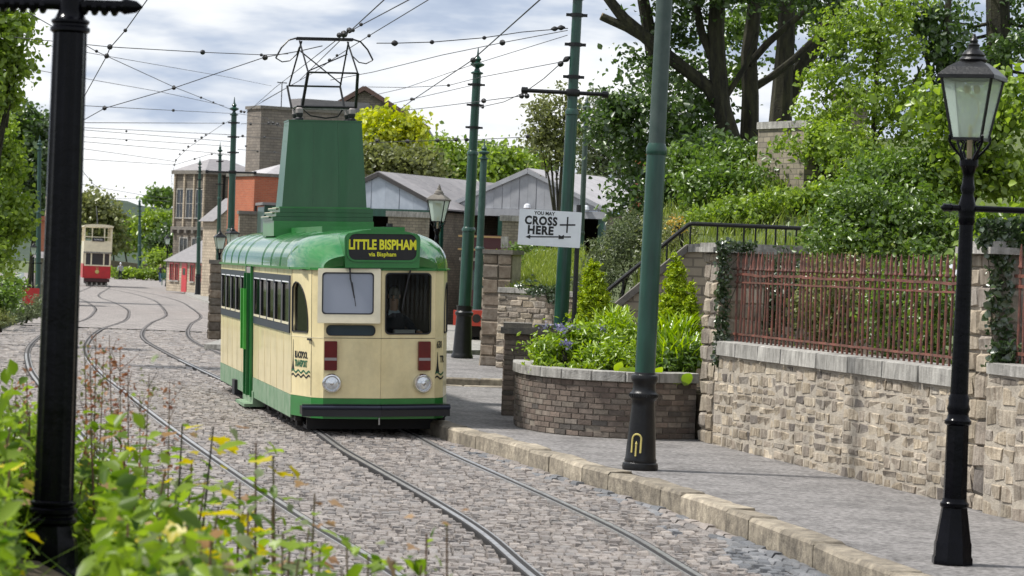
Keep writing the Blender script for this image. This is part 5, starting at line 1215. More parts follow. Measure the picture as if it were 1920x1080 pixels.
def sgpoly(nm, pts): 
    o_ = panel(nm, [(sgx(a), sgz(b, a)) for a, b in pts], [], .003, M['black'], brd, (0, 0), (1, 0)); o_.matrix_local = Matrix.Translation((0, 0, .014)); return o_
sgpoly('cross_mark', [(1047, 425.5), (1059.6, 425.5), (1059.6, 412), (1062.4, 412), (1062.4, 425.5), (1076, 425.5), (1076, 428.5), (1062.4, 428.5), (1062.4, 442), (1059.6, 442), (1059.6, 428.5), (1047, 428.5)])
sgpoly('arrow', [(984, 449.5), (993, 445.5), (993, 448.3), (1046, 448.3), (1046, 445.5), (1051, 448), (1056, 445.5), (1056, 448.3), (1069, 448.3), (1069, 450.7), (1056, 450.7), (1056, 453.5), (1046, 453.5), (1046, 450.7), (993, 450.7), (993, 453.5)])
mb = MB(); mb.box((-.06, -.01, zt - .1), (.14, .05, .03)); mb.box((-.06, -.01, zt - sh_ + .1), (.14, .05, .03)); mb.build('clamp', M['black'], sg)

# ------------------------------------------------------------------ buildings
def bx(t, nm, a, b, m):
    mb = MB(); mb.bb(a, b); return mb.build(nm, M[m], t)
def window(t, x, z, w, h, face='front', m='darkglass', fm='coping', bars=(1, 1)):
    """frame, sill and pane proud of the wall: face front = local y 0, left = local x 0"""
    def tr(a, b, c): return (a, b, c) if face == 'front' else (b, a, c)
    mb = MB()
    for (x0, x1, z0, z1) in ((x - .09, x, z - .0, z + h + .1), (x + w, x + w + .09, z, z + h + .1), (x, x + w, z + h, z + h + .1)):
        p, q_ = tr(x0, -.05, z0), tr(x1, .02, z1); mb.bb([min(p[i], q_[i]) for i in range(3)], [max(p[i], q_[i]) for i in range(3)])
    for i in range(1, bars[0] + 1):
        c = x + w * i / (bars[0] + 1); p, q_ = tr(c - .025, -.035, z), tr(c + .025, -.012, z + h); mb.bb([min(p[k], q_[k]) for k in range(3)], [max(p[k], q_[k]) for k in range(3)])
    for i in range(1, bars[1] + 1):
        c = z + h * i / (bars[1] + 1); p, q_ = tr(x, -.036, c - .025), tr(x + w, -.011, c + .025); mb.bb([min(p[k], q_[k]) for k in range(3)], [max(p[k], q_[k]) for k in range(3)])
    f = mb.build('window', M[fm], t)
    mb = MB(); p, q_ = tr(x, -.01, z), tr(x + w, .03, z + h); mb.bb([min(p[k], q_[k]) for k in range(3)], [max(p[k], q_[k]) for k in range(3)]); mb.build('pane', M[m], f)
    mb = MB(); p, q_ = tr(x - .15, -.10, z - .1), tr(x + w + .15, .02, z - .002); mb.bb([min(p[k], q_[k]) for k in range(3)], [max(p[k], q_[k]) for k in range(3)]); mb.build('sill', M[fm if fm != 'red' else 'coping'], f)
    return f
M['windowdark'] = mat('far_window_glass', (0.03, 0.035, 0.04), rough=0.1, spec=0.8)
# tall stone block with chamfered end, left of the tower
Yb = 160; s_ = Yb / F; c_ = P(485, 340, Yb)
tb = thing('stone_building', 'tall windowless grey stone block behind the tram tower', 'building', (c_.x, Yb, gz(Yb)), R(30))
zt_ = 2.5 + (481 - 206) * s_ - gz(Yb)
bx(tb, 'wall', (0, 0, 0), (7.2, 1.9, zt_), 'tallstone'); bx(tb, 'parapet', (-.1, -.1, zt_), (7.3, 2.0, zt_ + .18), 'capdark')
bx(tb, 'parapet_step', (2.6, .3, zt_ + .18), (7.0, 1.7, zt_ + .75), 'slate')
mb = MB(); mb.tube([(1.6, .8, zt_ + .1), (1.6, .8, zt_ + 1.6)], .03, 5); mb.tube([(1.3, .8, zt_ + 1.6), (1.9, .8, zt_ + 1.6)], .03, 5); mb.build('aerial', M['wire'], tb)
# gabled hall behind
Yb = 200; s_ = Yb / F; c_ = P(588, 480, Yb)
gb = thing('stone_hall', 'large grey gabled stone hall with brown bargeboards behind the bright tree', 'building', (c_.x, Yb, gz(Yb)), 0)
ez, pz = 2.5 + (488 - 226) * s_ - gz(Yb), 2.5 + (488 - 173) * s_ - gz(Yb); gw = 198 * s_; gp_ = 84 * s_
mb = MB(); mb.add([(0, 0, 0), (gw, 0, 0), (gw, 0, ez - .4), (gp_, 0, pz), (0, 0, ez), (0, 14, 0), (gw, 14, 0), (gw, 14, ez - .4), (gp_, 14, pz), (0, 14, ez)], [(0, 1, 2, 3, 4), (9, 8, 7, 6, 5), (0, 5, 6, 1), (1, 6, 7, 2), (0, 4, 9, 5)]); mb.build('wall', M['tallstone'], gb)
mb = MB(); mb.add([(-.3, -.4, ez - .12), (gp_, -.4, pz + .12), (gp_, 14.2, pz + .12), (-.3, 14.2, ez - .12), (-.3, -.4, ez + .1), (gp_, -.4, pz + .34), (gp_, 14.2, pz + .34), (-.3, 14.2, ez + .1)], [(3, 2, 1, 0), (4, 5, 6, 7), (0, 1, 5, 4), (2, 3, 7, 6), (3, 0, 4, 7)])
mb.add([(gw + .3, -.4, ez - .62), (gp_, -.4, pz + .122), (gp_, 14.2, pz + .122), (gw + .3, 14.2, ez - .62), (gw + .3, -.4, ez - .4), (gp_, -.4, pz + .342), (gp_, 14.2, pz + .342), (gw + .3, 14.2, ez - .4)], [(0, 1, 2, 3), (7, 6, 5, 4), (4, 5, 1, 0), (6, 7, 3, 2), (7, 4, 0, 3)]); mb.build('roof', M['slate'], gb)
mb = MB(); mb.bar((-.35, -.45, ez), (gp_, -.45, pz + .22), .1, .3); mb.bar((gp_, -.452, pz + .22), (gw + .35, -.452, ez - .5), .1, .3); mb.build('bargeboard', mat('brown_barge', (.17, .10, .08)), gb)
# low roofs beside it
lb = thing('stone_lean_to', 'low slate roofed stone range joining the tall block and the hall', 'building', (P(560, 480, 185).x, 185, gz(185)), 0)
bx(lb, 'wall', (-2.5, 0, 0), (2.2, 6, 11.0), 'tallstone'); bx(lb, 'roof', (-2.7, -.2, 11.0), (2.4, 6.2, 11.25), 'slate')
# orange brick building
Yb = 120; s_ = Yb / F; c_ = P(472, 480, Yb)
rb = thing('brick_building', 'orange red brick building with flat dark coping left of the tram tower', 'building', (c_.x, Yb, 0), R(30))
zt_ = 2.5 + (481 - 333) * s_
bx(rb, 'wall', (0, 0, 0), (3.2, 2.7, zt_), 'redbrick'); bx(rb, 'coping', (-.08, -.08, zt_), (3.28, 2.78, zt_ + .14), 'capdark')
mb = MB(); mb.add([(.6, .2, zt_ + .142), (3.0, .2, zt_ + .142), (3.0, 2.6, zt_ + .142), (.6, 2.6, zt_ + .142), (1.8, 1.4, zt_ + .6)], [(0, 1, 4), (1, 2, 4), (2, 3, 4), (3, 0, 4)]); mb.build('roof', M['sheet'], rb)
for x_, z_ in ((.05, 4.6), (-.06, 3.4)):
    mb = MB(); mb.tube([(x_, -.12, 0), (x_, -.12, z_)], .05, 6); mb.build('drainpipe', M['ironblack'], rb)
yw = thing('yard_wall', 'dark sooty stone yard wall below the orange brick building', 'wall', (P(447, 480, 108).x, 108, 0), R(12))
bx(yw, 'wall_face', (0, 0, 0), (1.7, .5, 4.05), 'bankstone'); bx(yw, 'coping_stone', (-.06, -.06, 4.05), (1.76, .56, 4.18), 'capdark')
gc = thing('green_cabin', 'dark green timber cabin behind the tram roof plinth', 'shed', (P(492, 480, 104).x, 104, 0), R(12))
for k in range(6): bx(gc, 'plank', (k * .3 + .004, -.02 + .012 * (k % 2), 0), (k * .3 + .296, .05, 4.35), 'polegreen')
bx(gc, 'wall', (0, .05, 0), (1.8, 2, 4.3), 'polegreen'); bx(gc, 'roof', (-.08, -.1, 4.36), (1.9, 2.1, 4.46), 'slate')
# ornate stone building with tall windows
Yb = 200; s_ = Yb / F; c_ = P(345, 480, Yb)
ob_ = thing('ornate_stone_building', 'old stone building with tall mullioned first floor windows and heavy cornice', 'building', (P(381, 480, 213).x, 213, gz(213)), R(40))
zt_ = 2.5 + (477 - 318) * s_ - gz(Yb)
bx(ob_, 'wall', (0, 0, 0), (4.8, 4.2, zt_), 'farstone'); bx(ob_, 'cornice', (-.25, -.25, zt_), (5.0, 4.4, zt_ + .28), 'capdark'); bx(ob_, 'string_course', (-.2, -.12, 4.55), (4.9, 4.3, 4.8), 'capdark')
mb = MB(); mb.add([(-.2, -.2, zt_ + .282), (4.95, -.2, zt_ + .282), (4.95, 4.35, zt_ + .282), (-.2, 4.35, zt_ + .282), (1.6, 2, zt_ + 1.25), (3.2, 2, zt_ + 1.25)], [(0, 1, 5, 4), (1, 2, 5), (2, 3, 4, 5), (3, 0, 4)]); mb.build('roof', M['slate'], ob_)
for k in range(3): window(ob_, .35 + k * 1.3, 5.5, .85, 2.1, 'left', 'windowdark', 'coping', (1, 1)); 
for k in range(5): bx(ob_, 'bracket', (-.28, .15 + k * .95, 4.3), (-.0, .4 + k * .95, 4.55), 'capdark')
for k in range(4): bx(ob_, 'pilaster', (-.14, .02 + k * 1.33, 4.8), (0, .2 + k * 1.33, zt_), 'cottagestone')
window(ob_, .5, 2.4, 1.0, 1.5, 'left', 'windowdark', 'coping', (1, 0)); window(ob_, 2.2, 2.4, 1.0, 1.5, 'left', 'windowdark', 'coping', (1, 0))
mb = MB(); mb.tube([(1.6, -.1, 3), (1.6, -.1, zt_)], .09, 6); mb.build('drainpipe', M['ironblack'], ob_)
# cottage with red door
Yb = 186; s_ = Yb / F
cg = thing('stone_cottage', 'low stone cottage with red door and red window frames under slate roof', 'cottage', (P(386, 540, Yb).x, Yb, gz(Yb) + .1), R(24))
eL = 8.9
bx(cg, 'wall', (0, 0, 0), (3.6, eL, 2.15), 'cottagestone')
mb = MB(); mb.add([(-.25, -.1, 2.02), (-.25, eL + .15, 2.02), (1.9, eL - 4.5, 4.0), (1.9, -.1, 4.0), (3.9, -.1, 2.02), (3.9, eL + .15, 2.02)], [(0, 3, 2, 1), (3, 4, 5, 2), (1, 2, 5), (0, 4, 3), (0, 1, 5, 4)]); mb.build('roof', M['slate'], cg)
for y_, w_ in ((7.3, .7), (6.1, .7), (2.6, .8), (.6, .8)):
    window(cg, y_, .75, w_, 1.1, 'left', 'windowdark', 'red', (1, 0))
mb = MB(); mb.bb((-.05, 4.2, 0), (.03, 5.3, 1.95)); dr = mb.build('door', M['red'], cg); mb = MB(); mb.bb((-.065, 4.45, 1.15), (-.045, 5.05, 1.6)); mb.build('door_light', M['windowdark'], dr); mb = MB(); mb.bb((-.1, 4.3, .9), (-.05, 4.35, .95)); mb.build('handle', M['gold'], dr)
g2 = thing('stone_gable_house', 'taller stone house with sloping roof edge rising behind the slim poles', 'house', (P(402, 540, 170).x, 170, gz(170) + .1), R(26))
mb = MB(); mb.add([(0, 0, 0), (3, 0, 0), (3, 0, 5.0), (1.4, 0, 5.9), (0, 0, 4.7), (0, 2.4, 0), (3, 2.4, 0), (3, 2.4, 5.0), (1.4, 2.4, 5.9), (0, 2.4, 4.7)], [(0, 1, 2, 3, 4), (9, 8, 7, 6, 5), (0, 5, 6, 1), (1, 6, 7, 2), (0, 4, 9, 5)]); mb.build('wall', M['cottagestone'], g2)
mb = MB(); mb.add([(-.3, -.2, 4.55), (1.4, -.2, 6.02), (1.4, 2.5, 6.02), (-.3, 2.5, 4.55), (3.3, -.2, 4.95), (3.3, 2.5, 4.95)], [(0, 1, 2, 3), (1, 4, 5, 2)]); mb.build('roof', M['slate'], g2)
# dark pier with lamp at the left of the tram
dg_ = thing('gate_pillar', 'dark sooty stone gate pier at the left of the tram flank', 'pillar', (P(391, 600, 83).x, 83, 0), R(4))
mb = MB(); mb.bb((.02, .02, -.2), (.78, .7, 2.2)); mb.build('pillar_core', M['brickjoint'], dg_)
coursed(dg_, (0, 0), (1, 0), .8, -.02, 2.2, DSTONE, hs=(.2, .32), ws=(.3, .5), seed=61); coursed(dg_, (0, .72), (0, -1), .72, -.02, 2.2, DSTONE, hs=(.2, .32), ws=(.3, .5), seed=62)
bx(dg_, 'cap', (-.05, -.05, 2.2), (.85, .77, 2.32), 'capdark')
# depot sheds
def shed(label, px, pyp, Y, w, rl, rz, pz, ez, facem, roofm, bottom, boards):
    o = P(px, pyp, Y); t = thing('depot_shed', label, 'shed', (o.x, Y, 0), rz, 'tram depot sheds'); h = w / 2
    n = boards
    for k in range(n):
        x0, x1 = -h + w * k / n, -h + w * (k + 1) / n; zz = lambda x: pz - (pz - ez) * abs(x) / h
        pts = [(x0 + .006, ez - .02), (x1 - .006, ez - .02), (x1 - .006, max(ez + .02, zz(x1))), (x0 + .006, max(ez + .02, zz(x0)))]
        if x0 < 0 < x1: pts = pts[:3] + [(0, pz)] + pts[3:]
        panel('gable_board', pts, [], .04, M[facem], t, (0, 0), (1, 0), -.02 + .015 * (k % 2))
    mb = MB()
    for sd in (-1, 1):
        mb.bar((0, -.06, pz + .04), (sd * (h + .25), -.06, ez - .02), .10, .16)
    mb.build('bargeboard', M['eave' if facem == 'lightblue' else 'board'], t)
    for sd in (-1, 1):
        k = 8
        for j in range(k):
            y0, y1 = -.1 + (rl + .1) * j / k, -.1 + (rl + .1) * (j + 1) / k - .02
            mb = MB(); a, b = (0.012 * sd, pz + .10), (sd * (h + .3), ez - .02); mb.add([(a[0], y0, a[1]), (a[0], y1, a[1]), (b[0], y1, b[1]), (b[0], y0, b[1]), (a[0], y0, a[1] + .06), (a[0], y1, a[1] + .06), (b[0], y1, b[1] + .06), (b[0], y0, b[1] + .06)], [(0, 1, 2, 3), (7, 6, 5, 4), (0, 4, 5, 1), (1, 5, 6, 2), (2, 6, 7, 3), (3, 7, 4, 0)]); mb.build('roof_panel', M[roofm], t)
    bx(t, 'fascia', (-h - .1, -.09, ez - .32), (h + .1, .06, ez - .03), 'polegreen' if facem == 'lightblue' else 'board')
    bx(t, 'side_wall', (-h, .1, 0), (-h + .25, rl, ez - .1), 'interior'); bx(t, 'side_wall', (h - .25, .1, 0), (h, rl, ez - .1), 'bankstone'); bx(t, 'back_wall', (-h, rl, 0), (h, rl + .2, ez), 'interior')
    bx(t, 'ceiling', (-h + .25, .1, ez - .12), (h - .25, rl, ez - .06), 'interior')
    for x_ in (-h + .1, -h / 3, h / 3, h - .1): bx(t, 'door_post', (x_ - .12, -.05, 0), (x_ + .12, .2, ez - .32), 'polegreen')
    return t
sh1 = shed('tram shed with pale blue boarded gable and dark bargeboards beside the tower', 705, 480, 112, 5.6, 11, R(-24), 5.85, 4.55, 'lightblue', 'slate', 0, 9)
sh2 = shed('tram shed with grey vertical board gable and pale roof behind the crossing sign', 985, 480, 112, 6.6, 12, R(-24), 6.2, 4.75, 'board', 'sheet', 0, 18)
for k in range(3):
    mb = MB(); mb.lathe([(.1, 0), (.16, .03), (.12, .16), (.05, .2)], 8, (-2.4 + k * 2.5, -.22, 4.75)); mb.build('floodlight', M['white'], sh2)
# stone yard piers by the shed
for x_, w_, lab in ((722, 72, 'stone yard pier with pale cap between tower and grey capped lamp'), (936, 46, 'stone yard pier with domed pale cap left of the crossing sign')):
    yp = thing('yard_pier', lab, 'pillar', (P(x_, 560, 100).x, 100, 0), R(-6)); ww = w_ * 100 / F
    bx(yp, 'shaft', (0, 0, 0), (ww, .9, 4.05), 'bankstone'); bx(yp, 'cap', (-.08, -.08, 4.05), (ww + .08, .98, 4.25), 'coping')
    for k in range(4): bx(yp, 'quoin', (-.015, -.02, .4 + k * .9), (.25, .3, .8 + k * .9), 'coping')
# stored maroon tram in the dark opening
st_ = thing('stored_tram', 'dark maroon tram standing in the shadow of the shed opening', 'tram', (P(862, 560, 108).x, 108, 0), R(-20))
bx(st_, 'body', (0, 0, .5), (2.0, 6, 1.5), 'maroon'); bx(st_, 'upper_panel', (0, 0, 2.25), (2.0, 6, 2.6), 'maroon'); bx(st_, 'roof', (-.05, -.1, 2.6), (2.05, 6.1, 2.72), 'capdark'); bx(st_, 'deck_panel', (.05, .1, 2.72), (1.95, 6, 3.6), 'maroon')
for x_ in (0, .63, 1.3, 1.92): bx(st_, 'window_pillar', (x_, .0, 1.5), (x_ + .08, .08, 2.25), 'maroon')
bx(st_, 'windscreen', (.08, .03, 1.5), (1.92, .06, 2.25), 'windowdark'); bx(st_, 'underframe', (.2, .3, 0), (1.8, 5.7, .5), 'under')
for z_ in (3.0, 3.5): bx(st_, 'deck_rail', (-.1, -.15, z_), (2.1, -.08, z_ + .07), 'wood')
# red buffered wagon
wg = thing('works_wagon', 'flat works wagon with bright red buffer beam by the gate pier', 'wagon', (P(848, 640, 88).x, 88, 0), R(-4))
bx(wg, 'buffer_beam', (-.0, 0, .56), (.52, .14, 1.03), 'signalred'); bx(wg, 'buffer_beam', (.545, .01, .56), (1.0, .15, 1.05), 'signalred'); bx(wg, 'deck', (0, .16, .7), (1.0, 5, 1.0), 'maroon'); bx(wg, 'underframe', (.05, .5, .2), (.95, 4.6, .69), 'under')
for y_ in (.9, 3.8):
    for x_ in (.1, .9):
        mb = MB(); mb.lathe([(.33, -.05), (.36, 0), (.33, .05)], 16, (x_, y_, .36), 0, 0, Matrix.Rotation(R(90), 3, 'Y')); mb.build('wheel', M['under'], wg)
mb = MB(); mb.lathe([(.05, 0), (.05, -.2), (.14, -.21), (.14, -.25)], 10, (.75, 0, .8), 0, 0, Matrix.Rotation(R(-90), 3, 'X')); mb.build('buffer', M['under'], wg)
# brick chimney corner building far right of the shed
rc = thing('brick_house', 'red brick wall end of a house half hidden by shrubs beyond the shed', 'house', (P(1176, 480, 98).x, 98, 1.0), R(-10))
bx(rc, 'wall', (0, 0, 0), (2.2, 4, 4.2), 'redbrick'); bx(rc, 'roof', (-.15, -.2, 4.2), (2.4, 4.2, 4.45), 'slate'); bx(rc, 'chimney', (.1, .4, 4.45), (.7, 1.2, 5.6), 'redbrick')
# left roadside brick house with chimney
lh = thing('brick_house', 'dark brick cottage with pale chimney pot hidden behind the black column', 'house', (P(64, 540, 128).x, 128, 0), R(-4))
bx(lh, 'wall', (0, 0, 0), (1.15, 3, 2.1), 'bankstone'); mb = MB(); mb.add([(-.1, -.2, 2.0), (1.2, -.2, 2.0), (1.2, 3.2, 2.0), (-.1, 3.2, 2.0), (-.1, 1.5, 2.7), (1.2, 1.5, 2.7)], [(0, 1, 5, 4), (2, 3, 4, 5), (1, 2, 5), (3, 0, 4), (3, 2, 1, 0)]); mb.build('roof', M['slate'], lh)
mb = MB(); mb.bb((0.0, .5, 2.3), (.75, 1.2, 3.7)); mb.bb((-.08, .42, 3.7), (.83, 1.28, 3.9)); ch_ = mb.build('chimney', M['redbrick'], lh); mb = MB(); mb.lathe([(.2, 3.9), (.2, 4.1), (.16, 4.2), (.17, 4.7), (.2, 4.72), (.2, 4.8)], 10, (.37, .85, 0)); mb.build('chimney_pot', M['terracotta'], ch_, True)
window(lh, .45, .9, .6, .8, 'front', 'windowdark', 'coping', (1, 1))
rs = thing('notice_board', 'low red painted board by the roadside left of the black column', 'sign', (P(42, 544, 112).x, 112, .08), R(-5))
bx(rs, 'board', (0, 0, .12), (.68, .05, .78), 'red'); bx(rs, 'leg', (.06, .06, 0), (.12, .1, .7), 'red'); bx(rs, 'leg', (.56, .06, 0), (.62, .1, .7), 'red')
wsn = thing('white_post_sign', 'small white sign on a white post at the left verge', 'sign', (P(38, 546, 110).x, 110, .08), 0)
bx(wsn, 'post', (-.05, -.05, 0), (.05, .05, 1.4), 'white'); bx(wsn, 'plate', (-.12, -.085, .92), (.14, -.055, 1.4), 'white')
# bench
bn = thing('bench', 'dark green slatted bench on the pavement before the cottage', 'bench', (P(310, 543, 232).x, 232, gz(232) + .12), R(70))
for k in range(3): bx(bn, 'seat_slat', (0, -.05 + k * .15, .44), (1.5, .07 + k * .15, .48), 'benchgreen')
for k in range(3): bx(bn, 'back_slat', (0, .42 + .02 * k, .58 + k * .15), (1.5, .45 + .02 * k, .69 + k * .15), 'benchgreen')
for x_ in (.1, 1.35):
    bx(bn, 'leg', (x_, -.04, 0), (x_ + .06, .02, .44), 'benchgreen'); bx(bn, 'leg', (x_, .37, 0), (x_ + .06, .42, 1.0), 'benchgreen')
# far boundary wall
fw_ = thing('boundary_wall', 'long low dark stone boundary wall beyond the far bend', 'wall', (P(205, 505, 335).x, 335, gz(335)), 0)
mb = MB(); mb.add([(-2, 0, 0), (10, 0, 0), (10, 0, 1.2), (4, 0, 1.5), (-2, 0, 2.0), (-2, .5, 0), (10, .5, 0), (10, .5, 1.2), (4, .5, 1.5), (-2, .5, 2.0)], [(0, 1, 2, 3, 4), (9, 8, 7, 6, 5), (4, 3, 8, 9), (3, 2, 7, 8), (0, 4, 9, 5), (1, 6, 7, 2)]); mb.build('wall_face', M['bankstone'], fw_)
# ------------------------------------------------------------------ distant red and cream double deck tram
RTp = P(181, 537, 214)
rt = thing('tram', 'distant red and cream open fronted double deck tram on the left track', 'tram', (RTp.x, 214, gz(214)), R(10))
wv_ = 1.05
def rb2(nm, a, b, m, p=None): return bx(p or rt, nm, a, b, m)
rb2('dash_panel', (-wv_ * .93, 0, .62), (wv_ * .93, .12, 1.62), 'red'); rb2('body', (-wv_, 1.1, .62), (wv_, 8.6, 1.7), 'red'); rb2('side_stripe', (-wv_ * .95, -.01, 1.55), (wv_ * .95, .13, 1.64), 'cream2')
rb2('fender', (-wv_ * .9, -.15, .36), (wv_ * .9, .5, .6), 'maroon'); rb2('lifeguard', (-.8, .0, .1), (.8, .1, .34), 'under'); rb2('underframe', (-.8, 1, .15), (.8, 8, .6), 'under')
for x_ in (-.72, -.36, 0, .36, .72): rb2('guard_slat', (x_ - .06, -.03, .02), (x_ + .06, .0, .3), 'coping')
for x_ in (-wv_ * .93, -.52, .42, wv_ * .93 - .1): rb2('window_pillar', (x_, .0, 1.62), (x_ + .1, .1, 2.55), 'cream2')
rb2('windscreen', (-.9, .04, 1.64), (.9, .07, 2.5), 'windowdark'); rb2('saloon_wall', (-wv_, 1.1, 1.7), (wv_, 8.6, 2.6), 'cream2')
rb2('deck_panel', (-wv_, -.1, 2.55), (wv_, .04, 3.45), 'cream2'); rb2('deck_panel', (-wv_, .04, 2.6), (wv_, 8.6, 3.42), 'cream2'); rb2('deck_moulding', (-wv_ - .02, -.13, 2.52), (wv_ + .02, .05, 2.62), 'coping')
bd = rb2('destination_board', (-.45, -.16, 3.42), (.45, -.09, 3.68), 'black'); ft = flat_text('lettering', 'TOWN END', .15, 'white', bd, 0, 0, 0, align='CENTER', xs=.8); ft.matrix_local = planeM((0, -.165, 3.5), (1, 0), 0)
for x_ in (-wv_, -.5, .42, wv_ - .08): rb2('deck_pillar', (x_, -.05, 3.45), (x_ + .08, .05, 4.55), 'cream2')
for y_ in (2.5, 5, 8.4):
    for x_ in (-wv_, wv_ - .08): rb2('deck_pillar', (x_, y_, 3.42), (x_ + .08, y_ + .1, 4.55), 'cream2')
rb2('deck_rail', (-wv_, -.03, 3.72), (wv_, .02, 3.78), 'cream2')
mb = MB(); pts = [(-1.12, 4.5), (1.12, 4.5), (1.12, 4.58)] + [(1.12 * math.cos(R(t)), 4.58 + .14 * math.sin(R(t))) for t in range(0, 181, 20)]
panel('roof', pts, [], 8.8, M['cream2'], rt, (0, 0), (1, 0), -4.2)
mb = MB(); mb.lathe([(.15, 0), (.15, .05), (.1, .08)], 14, (0, 0, 1.12), 0, 0, Matrix.Rotation(R(90), 3, 'X')); mb.build('headlight', M['gold'], rt, True)
flat_text('fleet_number', '22', .2, 'gold', rt, 0, 0, 0, align='CENTER').matrix_local = planeM((0, -.012, 1.32), (1, 0), 0)
mb = MB(); mb.tube([(0, 4, 4.7), (0, 4.4, 5.1)], .05, 6); mb.tube([(0, 4.2, 5.0), (0, 8.5, 6.2)], .03, 6); mb.build('trolley_pole', M['wire'], rt)

# ------------------------------------------------------------------ overhead wires (pixel ends with their real distances)
def wire(label, pts, r=.011, ins=(), sag=0.0, br=.03):
    w = [P(*p) for p in pts]
    if pts[0][1] < 0: w.insert(0, w[0] + (w[0] - w[1]).normalized() * 14)
    t = thing('overhead_wire', label, 'wire', w[0], 0, 'overhead tramway wires'); L = []
    for a, b in zip(w[:-1], w[1:]):
        for k in range(8):
            f = k / 8; p = a.lerp(b, f); p.z -= sag * 4 * f * (1 - f); L.append(p)
    L.append(w[-1]); mb = MB(); mb.tube([p - w[0] for p in L], r * .8, 5); mb.build('cable', M['wire'], t)
    for k, p in enumerate(ins):
        px, py, Y = p[:3]; c = P(px, py, Y); i = min(range(len(L)), key=lambda j: (L[j] - c).length); d = (L[min(i + 1, len(L) - 1)] - L[max(i - 1, 0)]).normalized()
        q_ = d.to_track_quat('Z', 'X').to_matrix(); s = p[3] if len(p) > 3 else 1.0
        mb = MB(); mb.lathe([(r, -br * 1.6 * s), (br * .55 * s, -br * 1.1 * s), (br * s, -.3 * br * s), (br * s, .3 * br * s), (br * .55 * s, br * 1.1 * s), (r, br * 1.6 * s)], 8, tuple(c - w[0]), 0, 0, q_); mb.build('insulator', M['wire'], t, True)
W = wire
W('contact wire from top of view down over the tram collector to the far pole', [(722, -2, 33), (648, 66, 45), (560, 152, 70), (459, 210, 100)], .010, [(655, 57, 44, 1.6), (645, 64, 45, 2.0), (636, 66, 46, 1.5)])
W('second contact wire converging on the tram collector', [(770, -2, 34), (672, 50, 44), (640, 68, 46), (515, 165, 80), (462, 212, 100)], .010, [(677, 46, 43), (662, 57, 45)])
W('third wire passing right of the tram collector and on to the left', [(806, -2, 36), (692, 67, 45), (634, 104, 54), (590, 135, 66), (492, 190, 90)], .009, [(692, 67, 45), (632, 104, 54), (618, 113, 56, 1.3)])
W('long diagonal wire from upper right behind the mid pole', [(1014, -2, 34), (885, 113, 48), (770, 190, 66), (752, 204, 70)], .012, [(887, 113, 48, 1.7), (776, 186, 66)])
W('steep span wire dropping left beside the black column', [(277, -2, 38), (235, 57, 42), (206, 90, 44), (200, 105, 45), (155, 186, 52)], .010, [(235, 57, 42), (206, 88, 44, 1.5), (200, 105, 45, 1.4)])
W('wire crossing behind the black column to the left tower pole', [(50, 22, 50), (180, 96, 60), (326, 163, 78), (377, 183, 86), (440, 208, 100)], .011, [(181, 96, 60, 1.2), (326, 163, 78, 1.6), (377, 183, 86, 1.3), (400, 192, 92, 1.2)])
W('curved wire sweeping up to the tram collector from the left', [(155, 226, 62), (196, 203, 60), (326, 165, 58), (420, 133, 56), (497, 107, 53), (560, 96, 50), (604, 86, 47)], .011, [(196, 203, 60, 1.6), (326, 165, 58, 1.4), (497, 108, 53, 1.8)])
W('upper span wire between the black column and the collector', [(28, 70, 52), (206, 88, 46), (380, 98, 50), (497, 103, 53), (540, 101, 54)], .009, [(380, 98, 50, 1.5), (490, 103, 53)])
W('faint wire from the column to the roof aerial', [(60, 80, 70), (200, 105, 75), (430, 145, 110), (509, 161, 150)], .010)
W('faint lower wire sloping right behind the column', [(50, 128, 70), (300, 172, 90), (420, 198, 100)], .010)
W('level span with insulator reaching the left tower pole', [(155, 198, 62), (325, 207, 82), (440, 213, 100)], .010, [(325, 207, 82, 1.5), (196, 201, 66, 1.3)])
W('lower level span ending on the insulated curve', [(155, 230, 64), (418, 231, 100)], .011, [(419, 231, 100, 1.6)])
for k, (y0, x1, y1, Y1) in enumerate(((239, 440, 253, 106), (243, 440, 266, 110), (256, 440, 275, 112), (265, 440, 290, 118), (278, 330, 303, 125), (298, 326, 309, 128))):
    W('one of the parallel wires crossing the street behind the column', [(150, y0, 90), (x1, y1, Y1)], .012, [(237, y0 + 7, 96, 1.3)] if k in (0, 2) else [])
W('insulated curve of wire from the tower pole towards the old stone building', [(440, 222, 100), (418, 233, 103), (385, 255, 110), (352, 278, 120), (330, 300, 128), (322, 330, 132), (324, 420, 150)], .011, [(386, 253, 110, 1.5), (378, 258, 111, 1.8), (366, 264, 114, 1.7), (353, 275, 119, 1.8), (344, 282, 121, 1.6), (337, 289, 124, 1.5), (330, 300, 128, 1.6), (327, 309, 129, 1.5)])
W('short span between the tower pole arm and the old stone building', [(324, 310, 130), (365, 298, 120), (397, 288, 108), (440, 292, 100)], .012, [(365, 298, 120, 1.6), (397, 289, 108, 1.4)])
W('wires from the left tower pole to the shed roofs', [(440, 212, 100), (500, 222, 96), (545, 250, 92)], .010, [(452, 209, 99, 1.8), (458, 210, 99, 1.6), (470, 232, 98, 1.4)])
W('insulator string left of the green tower', [(452, 232, 98), (500, 232, 94), (528, 236, 92)], .012, [(504, 231, 94, 2), (512, 231, 94, 2), (520, 233, 93, 2), (470, 233, 98, 1.5)])
W('lower insulator string left of the green tower', [(448, 256, 99), (530, 260, 92)], .011, [(455, 255, 98, 1.6), (496, 257, 95, 1.5), (533, 253, 92, 1.5)])
W('faint wire below the insulator strings', [(445, 280, 99), (530, 287, 92)], .011, [(461, 274, 98, 1.2), (483, 284, 96, 1.3), (515, 285, 94, 1.2)])
